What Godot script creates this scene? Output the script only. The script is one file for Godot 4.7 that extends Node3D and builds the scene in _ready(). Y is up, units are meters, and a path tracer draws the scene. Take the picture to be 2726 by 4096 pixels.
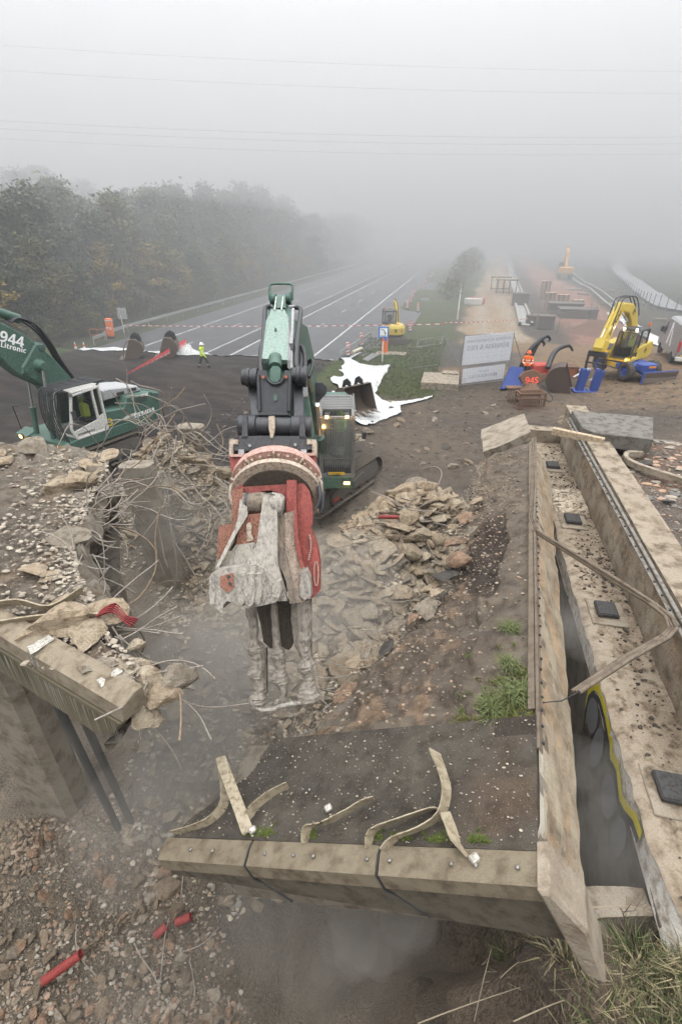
extends Node3D
# Bridge demolition site in fog: helpers, then one function per thing, built in _ready().

var rng := RandomNumberGenerator.new()
var mats := {}
var noi := {}

class MB:
	# collects triangles; done() returns one ArrayMesh
	var v := PackedVector3Array()
	var n := PackedVector3Array()
	var c := PackedColorArray()
	var uv := PackedVector2Array()
	var col := Color(1, 1, 1)
	var t := Transform3D()
	func tri(a: Vector3, b: Vector3, d: Vector3, na = null, nb = null, nd = null) -> void:
		var g := (d - a).cross(b - a)
		if g.length_squared() < 1e-16:
			return
		g = g.normalized()
		var x: Vector3 = g if na == null else na
		var y: Vector3 = g if nb == null else nb
		var z: Vector3 = g if nd == null else nd
		if na != null and g.dot(x + y + z) < 0:
			var s := b; b = d; d = s
			var s2 := y; y = z; z = s2
		if t.basis.determinant() < 0.0:
			var s3 := b; b = d; d = s3
			var s4 := y; y = z; z = s4
		v.append(t * a); v.append(t * b); v.append(t * d)
		var nb_ := t.basis
		n.append((nb_ * x).normalized()); n.append((nb_ * y).normalized()); n.append((nb_ * z).normalized())
		c.append(col); c.append(col); c.append(col)
	func tuv(a: Vector2, b: Vector2, d: Vector2) -> void:
		uv.append(a); uv.append(b); uv.append(d)
	func tri_out(a: Vector3, b: Vector3, d: Vector3, from: Vector3) -> void:
		var g := (d - a).cross(b - a)
		if g.dot((a + b + d) / 3.0 - from) < 0:
			tri(a, d, b)
		else:
			tri(a, b, d)
	func quad(a: Vector3, b: Vector3, d: Vector3, e: Vector3) -> void:
		tri(a, b, d); tri(a, d, e)
	func quad_out(a: Vector3, b: Vector3, d: Vector3, e: Vector3, from: Vector3) -> void:
		tri_out(a, b, d, from); tri_out(a, d, e, from)
	func box(ce: Vector3, size: Vector3, ch := 0.0, bs := Basis()) -> void:
		# chamfered box
		var h := size * 0.5
		ch = minf(ch, minf(h.x, minf(h.y, h.z)) * 0.9)
		var p := func(sx: int, sy: int, sz: int, k: int) -> Vector3:
			var q := Vector3(sx * (h.x - (0.0 if k == 0 else ch)), sy * (h.y - (0.0 if k == 1 else ch)), sz * (h.z - (0.0 if k == 2 else ch)))
			return ce + bs * q
		for k in 3:
			for s: int in [-1, 1]:
				var q := []
				for w in [[-1, -1], [1, -1], [1, 1], [-1, 1]]:
					if k == 0: q.append(p.call(s, w[0], w[1], 0))
					elif k == 1: q.append(p.call(w[0], s, w[1], 1))
					else: q.append(p.call(w[0], w[1], s, 2))
				quad_out(q[0], q[1], q[2], q[3], ce)
		if ch > 0.0:
			for s: int in [-1, 1]:
				for r: int in [-1, 1]:
					quad_out(p.call(-1, s, r, 1), p.call(1, s, r, 1), p.call(1, s, r, 2), p.call(-1, s, r, 2), ce)
					quad_out(p.call(s, -1, r, 0), p.call(s, 1, r, 0), p.call(s, 1, r, 2), p.call(s, -1, r, 2), ce)
					quad_out(p.call(s, r, -1, 0), p.call(s, r, 1, 0), p.call(s, r, 1, 1), p.call(s, r, -1, 1), ce)
					for w in [-1, 1]:
						tri_out(p.call(s, r, w, 0), p.call(s, r, w, 1), p.call(s, r, w, 2), ce)
	func bar(a: Vector3, b: Vector3, w: float, h: float, ch := 0.0, up := Vector3.UP) -> void:
		# box from a to b, w wide, h high
		var z := (b - a).normalized()
		if absf(z.dot(up)) > 0.98: up = Vector3.RIGHT
		var x := up.cross(z).normalized()
		box((a + b) * 0.5, Vector3(w, h, (b - a).length()), ch, Basis(x, z.cross(x), z))
	func prism(poly: Array, depth: float, f := Transform3D(), ch := 0.0) -> void:
		# polygon in the XY plane of f, extruded along its z, edges chamfered
		var p := PackedVector2Array(poly)
		if Geometry2D.is_polygon_clockwise(p):
			p.reverse()
		var m := p.size()
		var q := PackedVector2Array()
		for i in m:
			var e1 := (p[i] - p[(i + m - 1) % m]).normalized()
			var e2 := (p[(i + 1) % m] - p[i]).normalized()
			var n1 := Vector2(-e1.y, e1.x)
			var n2 := Vector2(-e2.y, e2.x)
			var b := n1 + n2
			q.append(p[i] + (b / maxf(b.length_squared() * 0.5, 0.3)) * ch)
		var z := depth * 0.5
		for i in m:
			var j := (i + 1) % m
			var e := p[j] - p[i]
			var nn := f.basis * Vector3(e.y, -e.x, 0)
			_face(f * Vector3(p[i].x, p[i].y, -z + ch), f * Vector3(p[j].x, p[j].y, -z + ch), f * Vector3(p[j].x, p[j].y, z - ch), f * Vector3(p[i].x, p[i].y, z - ch), nn)
			if ch > 0.0:
				for s: int in [-1, 1]:
					var n2: Vector3 = nn.normalized() + (f.basis.z * s).normalized()
					_face(f * Vector3(p[i].x, p[i].y, s * (z - ch)), f * Vector3(p[j].x, p[j].y, s * (z - ch)), f * Vector3(q[j].x, q[j].y, s * z), f * Vector3(q[i].x, q[i].y, s * z), n2)
		var ix := Geometry2D.triangulate_polygon(q)
		for k in range(0, ix.size(), 3):
			for s: int in [-1, 1]:
				var a := f * Vector3(q[ix[k]].x, q[ix[k]].y, s * z)
				var b := f * Vector3(q[ix[k + 1]].x, q[ix[k + 1]].y, s * z)
				var d := f * Vector3(q[ix[k + 2]].x, q[ix[k + 2]].y, s * z)
				if (d - a).cross(b - a).dot(f.basis.z * s) < 0: tri(a, d, b)
				else: tri(a, b, d)
	func _face(a: Vector3, b: Vector3, d: Vector3, e: Vector3, nn: Vector3) -> void:
		if (d - a).cross(b - a).dot(nn) < 0: quad(a, e, d, b)
		else: quad(a, b, d, e)
	func tube(pts: Array, r, sides := 6, caps := true) -> void:
		# r: radius, or one radius per point
		var rings := []
		var m := pts.size()
		var x := Vector3.ZERO
		for i in m:
			var d: Vector3 = (pts[mini(i + 1, m - 1)] - pts[maxi(i - 1, 0)])
			d = d.normalized()
			if x == Vector3.ZERO:
				x = d.cross(Vector3.UP if absf(d.y) < 0.9 else Vector3.RIGHT).normalized()
			x = (x - d * x.dot(d)).normalized()
			var y := d.cross(x)
			var rr: float = r if not r is Array else r[i]
			var ring := []
			for k in sides:
				var a := TAU * k / sides
				var o := x * cos(a) + y * sin(a)
				ring.append([pts[i] + o * rr, o])
			rings.append(ring)
		for i in m - 1:
			for k in sides:
				var k2 := (k + 1) % sides
				var A = rings[i][k]; var B = rings[i][k2]; var C = rings[i + 1][k2]; var D = rings[i + 1][k]
				tri(A[0], B[0], C[0], A[1], B[1], C[1]); tri(A[0], C[0], D[0], A[1], C[1], D[1])
		if caps:
			for e in [0, m - 1]:
				var nn: Vector3 = (pts[e] - pts[1 if e == 0 else m - 2]).normalized()
				for k in range(1, sides - 1):
					tri(rings[e][0][0], rings[e][k][0], rings[e][k + 1][0], nn, nn, nn)
	func cyl(a: Vector3, b: Vector3, r: float, r2 := -1.0, sides := 16) -> void:
		tube([a, b], [r, r if r2 < 0 else r2], sides)
	func ring(ce: Vector3, axis: Vector3, r_out: float, r_in: float, th: float, sides := 24) -> void:
		lathe([Vector2(r_in, -th / 2), Vector2(r_out, -th / 2), Vector2(r_out, th / 2), Vector2(r_in, th / 2), Vector2(r_in, -th / 2)], ce, axis, sides)
	func lathe(pr: Array, ce: Vector3, axis: Vector3, sides := 20, a0 := 0.0, a1 := TAU) -> void:
		# profile of (radius, along axis); flat along the profile, smooth round
		axis = axis.normalized()
		var x := axis.cross(Vector3.UP if absf(axis.y) < 0.9 else Vector3.RIGHT).normalized()
		var y := axis.cross(x)
		for i in pr.size() - 1:
			var p: Vector2 = pr[i]; var q: Vector2 = pr[i + 1]
			var e := (q - p).normalized()
			for k in sides:
				var t0 := a0 + (a1 - a0) * k / sides
				var t1 := a0 + (a1 - a0) * (k + 1) / sides
				var o0 := x * cos(t0) + y * sin(t0)
				var o1 := x * cos(t1) + y * sin(t1)
				var n0 := o0 * e.y - axis * e.x
				var n1 := o1 * e.y - axis * e.x
				var A := ce + o0 * p.x + axis * p.y
				var B := ce + o1 * p.x + axis * p.y
				var C := ce + o1 * q.x + axis * q.y
				var D := ce + o0 * q.x + axis * q.y
				tri(A, B, C, n0, n1, n1); tri(A, C, D, n0, n1, n0)
	func ball(ce: Vector3, r: Vector3, bs := Basis(), seg := 12) -> void:
		for i in seg / 2:
			for k in seg:
				var q := []
				for w in [[i, k], [i + 1, k], [i + 1, k + 1], [i, k + 1]]:
					var la: float = PI * w[0] / (seg / 2) - PI / 2
					var lo: float = TAU * w[1] / seg
					q.append(Vector3(cos(la) * cos(lo), sin(la), cos(la) * sin(lo)))
				var P := []; var N := []
				for d in q:
					P.append(ce + bs * (d * r)); N.append((bs * (d / r)).normalized())
				tri(P[0], P[1], P[2], N[0], N[1], N[2]); tri(P[0], P[2], P[3], N[0], N[2], N[3])
	func done() -> ArrayMesh:
		var m := ArrayMesh.new()
		var a := []
		a.resize(Mesh.ARRAY_MAX)
		a[Mesh.ARRAY_VERTEX] = v; a[Mesh.ARRAY_NORMAL] = n; a[Mesh.ARRAY_COLOR] = c
		if uv.size() == v.size() and uv.size() > 0:
			a[Mesh.ARRAY_TEX_UV] = uv
		m.add_surface_from_arrays(Mesh.PRIMITIVE_TRIANGLES, a)
		return m

# ---- naming and placing -------------------------------------------------------
func thing(called: String, label: String, category: String, at := Vector3.ZERO, bs := Basis(), group := "") -> Node3D:
	var o := Node3D.new()
	o.name = called
	add_child(o, true)
	o.transform = Transform3D(bs, at)
	return tag(o, label, category, group)

func tag(o: Node3D, label: String, category: String, group := "", kind := "") -> Node3D:
	if label: o.set_meta("label", label)
	if category: o.set_meta("category", category)
	if group: o.set_meta("group", group)
	if kind: o.set_meta("kind", kind)
	return o

func part(called: String, shape, m: Material, parent: Node3D = self, at := Transform3D()) -> MeshInstance3D:
	var o := MeshInstance3D.new()
	o.name = called
	o.mesh = shape.done() if shape is MB else shape
	o.material_override = m
	o.transform = at
	parent.add_child(o, true)
	return o

func solo(called: String, shape, m: Material, label: String, category: String, group := "", at := Transform3D()) -> MeshInstance3D:
	var o := part(called, shape, m, self, at)
	tag(o, label, category, group)
	return o

func struct(called: String, shape, m: Material, label := "") -> MeshInstance3D:
	var o := part(called, shape, m)
	o.set_meta("kind", "structure")
	if label: o.set_meta("label", label)
	return o

func scatter(called: String, shape, m: Material, where: Array, cols: Array, parent: Node3D, label := "") -> MultiMeshInstance3D:
	var mm := MultiMesh.new()
	mm.transform_format = MultiMesh.TRANSFORM_3D
	mm.use_colors = cols.size() > 0
	mm.mesh = shape.done() if shape is MB else shape
	mm.instance_count = where.size()
	for i in where.size():
		mm.set_instance_transform(i, where[i])
		if cols.size(): mm.set_instance_color(i, cols[i])
	var o := MultiMeshInstance3D.new()
	o.name = called
	o.multimesh = mm
	o.material_override = m
	parent.add_child(o, true)
	o.set_meta("kind", "stuff")
	if label: o.set_meta("label", label)
	return o

func yaw(deg: float) -> Basis:
	return Basis(Vector3.UP, deg_to_rad(deg))

# a point given along the motorway: s metres right of, t metres along its line
func rd(s: float, t: float, y := 0.0) -> Vector3:
	return Vector3(s * 0.976 + t * 0.217, y, s * 0.217 - t * 0.976)

func lin(r: float, g: float, b: float) -> Color:
	return Color(r, g, b)

# ---- materials ------------------------------------------------------------------
func noise_tex(key: String, fr: float, octs: int, stops: Array, sz := 512, type := FastNoiseLite.TYPE_SIMPLEX_SMOOTH, sd := 1) -> NoiseTexture2D:
	if noi.has(key): return noi[key]
	var f := FastNoiseLite.new()
	f.noise_type = type
	f.seed = sd
	f.frequency = fr
	f.fractal_type = FastNoiseLite.FRACTAL_FBM
	f.fractal_octaves = octs
	f.fractal_gain = 0.62
	var g := Gradient.new()
	var off := PackedFloat32Array()
	var cs := PackedColorArray()
	for s in stops:
		off.append(s[0])
		cs.append(s[1] if s[1] is Color else Color(s[1], s[1], s[1]))
	g.offsets = off
	g.colors = cs
	var x := NoiseTexture2D.new()
	x.width = sz
	x.height = sz
	x.seamless = true
	x.seamless_blend_skirt = 0.2
	x.normalize = true
	x.noise = f
	x.color_ramp = g
	noi[key] = x
	return x

# colour is a linear base colour; tex multiplies it; sc repeats per metre
func M(key: String, c: Color, rough := 0.85, tex: Texture2D = null, sc := 0.5, bump: Texture2D = null, bcm := 2.0, metal := 0.0, det: Texture2D = null, dsc := 0.11, vc := false, world := true) -> StandardMaterial3D:
	if mats.has(key): return mats[key]
	var m := StandardMaterial3D.new()
	m.resource_name = key
	m.albedo_color = c.linear_to_srgb()
	m.roughness = rough
	m.metallic = metal
	m.uv1_triplanar = tex != null or bump != null
	m.uv1_world_triplanar = world and m.uv1_triplanar
	m.uv1_scale = Vector3.ONE * sc
	if tex: m.albedo_texture = tex
	if bump:
		m.heightmap_enabled = true
		m.heightmap_texture = bump
		m.heightmap_scale = bcm
	if det:
		m.detail_enabled = true
		m.detail_albedo = det
		m.detail_blend_mode = BaseMaterial3D.BLEND_MODE_MUL
		m.detail_uv_layer = BaseMaterial3D.DETAIL_UV_2
		m.uv2_triplanar = true
		m.uv2_world_triplanar = world
		m.uv2_scale = Vector3.ONE * dsc
	m.vertex_color_use_as_albedo = vc
	mats[key] = m
	return m

func _ready() -> void:
	# camera
	var cam := Camera3D.new()
	cam.name = "camera"
	cam.fov = 91.88
	cam.near = 0.1
	cam.far = 3000.0
	cam.position = Vector3(0, 9.2, 0)
	cam.rotation_degrees = Vector3(-29.3, 0, 0)
	add_child(cam)
	# overcast sky, brighter overhead
	var env := Environment.new()
	env.background_mode = Environment.BG_SKY
	var sky := Sky.new()
	var sm_ := ProceduralSkyMaterial.new()
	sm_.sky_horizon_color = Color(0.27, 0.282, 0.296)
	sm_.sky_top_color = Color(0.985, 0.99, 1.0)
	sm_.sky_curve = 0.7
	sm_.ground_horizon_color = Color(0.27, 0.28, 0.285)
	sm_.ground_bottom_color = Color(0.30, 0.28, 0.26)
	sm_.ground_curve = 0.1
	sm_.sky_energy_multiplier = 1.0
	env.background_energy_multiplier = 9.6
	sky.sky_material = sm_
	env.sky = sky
	env.tonemap_mode = Environment.TONE_MAPPER_LINEAR
	env.tonemap_exposure = 1.22
	env.sdfgi_enabled = true
	env.ssao_enabled = true
	env.ssil_enabled = true
	# fog: even, pale air
	env.fog_enabled = true
	env.fog_density = 0.0014
	env.fog_light_color = Color(0.98, 0.99, 1.0)
	env.volumetric_fog_enabled = true
	env.volumetric_fog_density = 0.0
	var we := WorldEnvironment.new()
	we.name = "world_environment"
	we.environment = env
	add_child(we)
	var sun := DirectionalLight3D.new()
	sun.name = "overcast_sun"
	sun.light_energy = 0.3
	sun.light_angular_distance = 40.0
	sun.light_color = Color(1.0, 0.98, 0.95)
	sun.rotation_degrees = Vector3(-62, -25, 0)
	sun.shadow_enabled = true
	sun.sky_mode = DirectionalLight3D.SKY_MODE_LIGHT_ONLY
	add_child(sun)
	rng.seed = 5
	nz.seed = 3
	nz.frequency = 0.05
	nz.fractal_octaves = 3
	nz2.seed = 8
	nz2.frequency = 0.55
	nz2.fractal_octaves = 3
	build_ground()
	build_motorway()
	build_wood()
	build_abutment()
	build_slab()
	build_rails()
	build_remnant()
	build_piers()
	build_left_excavator()
	build_crusher_excavator()
	build_rubble()
	build_rebar()
	build_roadside()
	build_fleece()
	build_banner()
	build_attachments()
	build_far_site()
	build_wheeled_excavator()
	build_van()
	build_mini_excavator()
	build_far_excavator()
	build_workers()
	build_plants()
	build_fog()
	build_dust()

# ---- the lie of the land ---------------------------------------------------------
var nz := FastNoiseLite.new()
var nz2 := FastNoiseLite.new()

func sm(a: float, b: float, x: float) -> float:
	var k := clampf((x - a) / (b - a), 0.0, 1.0)
	return k * k * (3.0 - 2.0 * k)

func bump2(x: float, z: float, cx: float, cz: float, rx: float, rz: float) -> float:
	var k := ((x - cx) / rx) ** 2 + ((z - cz) / rz) ** 2
	return exp(-k)

# [height, zone weights...]
func bed_w(s: float, t: float, wob: float) -> float:
	return sm(39.2, 37.6, t + wob * 0.8) * sm(-38.0, -35.0, s) * sm(-3.0, -8.5, s + wob * 1.5 + maxf(0.0, 30.0 - t) * -0.35) * sm(8.0, 15.0, t)

func ground(x: float, z: float) -> float:
	var s := x * 0.976 + z * 0.217
	var t := x * 0.217 - z * 0.976
	var d := sqrt(x * x + z * z)
	var wob := nz.get_noise_2d(x * 3.0, z * 3.0)
	var h := 0.0
	# raised protective bed over the carriageway
	h = 0.75 * bed_w(s, t, wob)
	# wooded slope on the left, field slope on the right
	h += minf(maxf(0.0, -s - 37.0) * 0.10, 5.0)
	h += sm(18.0, 30.0, s) * minf(maxf(0.0, s - 20.0) * 0.10, 13.0) * sm(20.0, 60.0, t)
	# embankment behind the right abutment, falling away from it
	var ramp := lerpf(5.2, 4.2, sm(11.0, 14.5, t))
	ramp = lerpf(ramp, 3.1, sm(13.5, 18.5, t)); ramp = lerpf(ramp, 2.1, sm(17.5, 24.0, t)); ramp = lerpf(ramp, 1.35, sm(22.0, 31.0, t))
	ramp = lerpf(ramp, 1.0, sm(29.0, 38.0, t)); ramp = lerpf(ramp, 0.25, sm(38.0, 52.0, t))
	var side := sm(1.0, 6.0, s) if t > 13.4 else (1.0 if s > 3.05 else 0.0)
	side = lerpf(side, sm(-2.0, 16.0, s), sm(14.0, 26.0, t))
	h = lerpf(h, ramp + sm(10.0, 26.0, s) * 1.3 * sm(16.0, 30.0, t) * sm(60.0, 40.0, t), side * sm(-3.0, -1.0, t + 40.0))
	# pit under the bridge: heaps of rubble, and the side slope at the near end
	if t < 18.0 and s < 3.05:
		var pit := 0.1
		pit += 2.1 * bump2(x, z, 2.6, -13.2, 2.2, 2.4) + 1.3 * bump2(x, z, 0.6, -11.0, 2.4, 2.2) + 0.7 * bump2(x, z, -0.4, -7.0, 2.6, 2.6)
		pit += 1.0 * bump2(x, z, -5.0, -2.8, 2.0, 2.2) + 0.7 * bump2(x, z, -3.4, -8.5, 2.2, 3.0) + 3.4 * bump2(x, z, -4.6, -13.2, 2.0, 1.5) + 1.2 * bump2(x, z, -6.6, -12.6, 2.2, 2.0)
		pit += nz.get_noise_2d(x * 9.0, z * 9.0) * 0.3
		pit = lerpf(pit, 4.45, sm(-1.4, 2.6, s + nz.get_noise_2d(x * 6.0, z * 6.0) * 0.7) * sm(3.3, 2.1, t))
		h = lerpf(h, pit, sm(17.0, 14.5, t) * sm(-16.0, -11.0, s))
	# unevenness
	var rough := sm(60.0, 34.0, t) * (1.0 if s > -36.0 else 0.4)
	if t > 39.0 and s < -9.0 and s > -34.0: rough = 0.0
	h += (nz.get_noise_2d(x * 1.3, z * 1.3) * 0.22 + nz2.get_noise_2d(x, z) * 0.07 + nz2.get_noise_2d(x * 4.0, z * 4.0) * 0.035) * rough
	if t < 38.0 and t > 15.0: h += 0.035 * sin((s * 0.62 + t * 1.6) * 2.3 + nz2.get_noise_2d(x * 0.25, z * 0.25) * 5.0) * sm(0.1, 0.5, nz.get_noise_2d(x * 1.1 + 50.0, z * 1.1) + 0.4)
	if t > 60.0 and s > -8.0 or s < -36.0: h += nz.get_noise_2d(x * 0.6, z * 0.6) * 0.5 * sm(60.0, 90.0, d)
	return h

func ground_colour(x: float, z: float) -> Color:
	var s := x * 0.976 + z * 0.217
	var t := x * 0.217 - z * 0.976
	var a := nz.get_noise_2d(x * 2.0, z * 2.0)
	var b := nz2.get_noise_2d(x * 1.5 + 90.0, z * 1.5)
	var grass := Color(0.12, 0.185, 0.04).lerp(Color(0.17, 0.165, 0.06), clampf(0.5 + a * 1.4, 0.0, 1.0))
	var c := Color(0.11, 0.115, 0.06).lerp(grass, 0.5)
	var w := s + a * 1.2
	# right of the motorway, from the verge outwards
	if t > 36.0:
		var far := sm(44.0, 60.0, t)
		var tan_ := Color(0.74, 0.50, 0.29).lerp(Color(0.86, 0.70, 0.50), clampf(0.5 + 0.5 * cos(s * 1.9 + 0.6) + b, 0.0, 1.0))
		var red := Color(0.62, 0.27, 0.17).lerp(Color(0.70, 0.40, 0.28), clampf(0.5 + b * 1.6, 0.0, 1.0))
		var grav := Color(0.19, 0.165, 0.14)
		var bend := maxf(0.0, t - 60.0) * 0.055
		var u := w - bend
		var k := grass
		k = k.lerp(Color(0.20, 0.16, 0.09), sm(-1.4, -0.4, u) * sm(120.0, 40.0, t))
		k = k.lerp(tan_, sm(-0.2, 1.0, u) )
		k = k.lerp(Color(0.2, 0.15, 0.11), sm(6.6, 7.6, u))
		k = k.lerp(red, sm(10.0, 12.5, u))
		k = k.lerp(Color(0.14, 0.125, 0.075), sm(17.5, 19.5, u))
		k = k.lerp(Color(0.085, 0.105, 0.045), sm(23.0, 30.0, u))
		var nearc := grav.lerp(Color(0.52, 0.33, 0.18), sm(-1.0, 6.0, w + a * 6.0))
		nearc = nearc.lerp(grass, sm(-0.2, -1.6, w) * sm(-9.6, -8.6, s))
		var track := sm(52.5, 51.0, t + a * 2.0)
		k = k.lerp(nearc, track)
		c = k if s > -9.6 else c
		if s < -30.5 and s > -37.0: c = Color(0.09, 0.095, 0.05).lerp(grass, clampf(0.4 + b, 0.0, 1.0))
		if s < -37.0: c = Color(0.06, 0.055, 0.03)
		c = c.lerp(Color(0.055, 0.045, 0.039), bed_w(s, t, a))
	if t <= 38.5:
		var soil := Color(0.056, 0.043, 0.036).lerp(Color(0.092, 0.069, 0.055), clampf(0.5 + a * 1.3 + b * 0.6, 0.0, 1.0))
		var gravel := Color(0.20, 0.155, 0.115).lerp(Color(0.27, 0.20, 0.14), clampf(0.5 + a * 1.6, 0.0, 1.0))
		var ochre := Color(0.48, 0.33, 0.195).lerp(Color(0.36, 0.24, 0.15), clampf(0.5 + b, 0.0, 1.0))
		soil = soil * (1.0 + 0.30 * sin((s * 0.62 + t * 1.6) * 2.3 + nz2.get_noise_2d(x * 0.25, z * 0.25) * 5.0))
		c = soil.lerp(gravel, sm(-6.5, -1.5, w + (30.0 - t) * 0.12))
		c = c.lerp(ochre, sm(6.0, 13.0, w + a * 5.0 + (t - 30.0) * 0.5) * sm(16.0, 24.0, t))
		c = c.lerp(grass, sm(-9.3, -8.7, s) * sm(-0.2, -1.6, w) * sm(30.5, 33.5, t + a * 2.0 + maxf(0.0, -3.0 - s) * 0.3))
		if s < -31.0: c = c.lerp(grass, sm(-30.5, -33.0, w) * sm(33.0, 36.0, t))
		c = c.lerp(Color(0.46, 0.27, 0.17).lerp(Color(0.30, 0.235, 0.185), clampf(0.5 + a * 2.2 + b, 0.0, 1.0)), (1.0 if s > 3.05 else 0.0) * sm(16.0, 13.0, t))
		var pit := Color(0.52, 0.43, 0.32).lerp(Color(0.40, 0.325, 0.24), clampf(0.5 + a * 1.5 + b, 0.0, 1.0))
		pit = pit.lerp(Color(0.28, 0.225, 0.16), sm(-5.0, -3.0, z))
		pit = pit.lerp(Color(0.44, 0.33, 0.23).lerp(Color(0.32, 0.24, 0.165), clampf(0.5 + a * 2.0, 0.0, 1.0)), sm(-1.5, 0.5, x) * sm(-4.0, -3.0, z))
		c = c.lerp(pit, (1.0 if s < 3.05 else 0.0) * sm(18.0, 14.5, t + a * 2.0) * sm(-14.0, -9.0, s))
	return c

func build_ground() -> void:
	# one sheet to the horizon, rings about the site growing with distance
	var az := []
	var k := -64.0
	while k < 64.0:
		az.append(k); k += 0.36
	while k < 296.0:
		az.append(k); k += 7.25
	az.append(296.0)
	var rr := [0.02, 0.4, 0.8]
	while rr[-1] < 700.0:
		rr.append(rr[-1] * (1.0105 if rr[-1] < 60.0 else (1.03 if rr[-1] < 300.0 else 1.1)) + 0.008)
	var na := az.size()
	var v := PackedVector3Array()
	var c := PackedColorArray()
	v.resize(na * rr.size()); c.resize(na * rr.size())
	for i in rr.size():
		for j in na:
			var a := deg_to_rad(az[j])
			var x: float = sin(a) * rr[i]
			var z: float = -cos(a) * rr[i]
			v[i * na + j] = Vector3(x, ground(x, z), z)
			c[i * na + j] = ground_colour(x, z)
	var ix := PackedInt32Array()
	var n := PackedVector3Array()
	n.resize(v.size())
	for i in rr.size() - 1:
		for j in na - 1:
			var p := i * na + j
			ix.append_array([p, p + na, p + 1, p + 1, p + na, p + na + 1])
			var g := (v[p + 1] - v[p]).cross(v[p + na] - v[p])
			g = -g if g.y < 0 else g
			if g.length_squared() > 0: g = g.normalized()
			n[p] += g; n[p + 1] += g; n[p + na] += g; n[p + na + 1] += g
	for i in n.size(): n[i] = n[i].normalized() if n[i].length_squared() > 0 else Vector3.UP
	var arr := []
	arr.resize(Mesh.ARRAY_MAX)
	arr[Mesh.ARRAY_VERTEX] = v; arr[Mesh.ARRAY_NORMAL] = n; arr[Mesh.ARRAY_COLOR] = c; arr[Mesh.ARRAY_INDEX] = ix
	var m := ArrayMesh.new()
	m.add_surface_from_arrays(Mesh.PRIMITIVE_TRIANGLES, arr)
	struct("ground", m, M("soil", Color(0.62, 0.62, 0.62), 0.95, noise_tex("soil", 0.03, 6, [[0.0, 0.55], [0.35, 0.8], [0.6, 0.97], [0.75, 1.0], [1.0, 1.0]], 1024), 0.55, noise_tex("soilb", 0.035, 6, [[0.0, 0.0], [1.0, 1.0]], 1024, FastNoiseLite.TYPE_SIMPLEX_SMOOTH, 4), 7.0, 0.0, noise_tex("soild", 0.02, 5, [[0.0, 0.7], [0.5, 0.95], [1.0, 1.0]], 512, FastNoiseLite.TYPE_SIMPLEX, 9), 0.13, true), "brown earth and gravel ground of the demolition site")

# strip of quads along the motorway between offsets s0 and s1
func strip(mb: MB, s0: float, s1: float, t0: float, t1: float, y: float, step := 12.0) -> void:
	var t := t0
	while t < t1 - 0.01:
		var e := minf(t + step, t1)
		mb.quad(rd(s0, t, y), rd(s0, e, y), rd(s1, e, y), rd(s1, t, y))
		t = e

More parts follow.
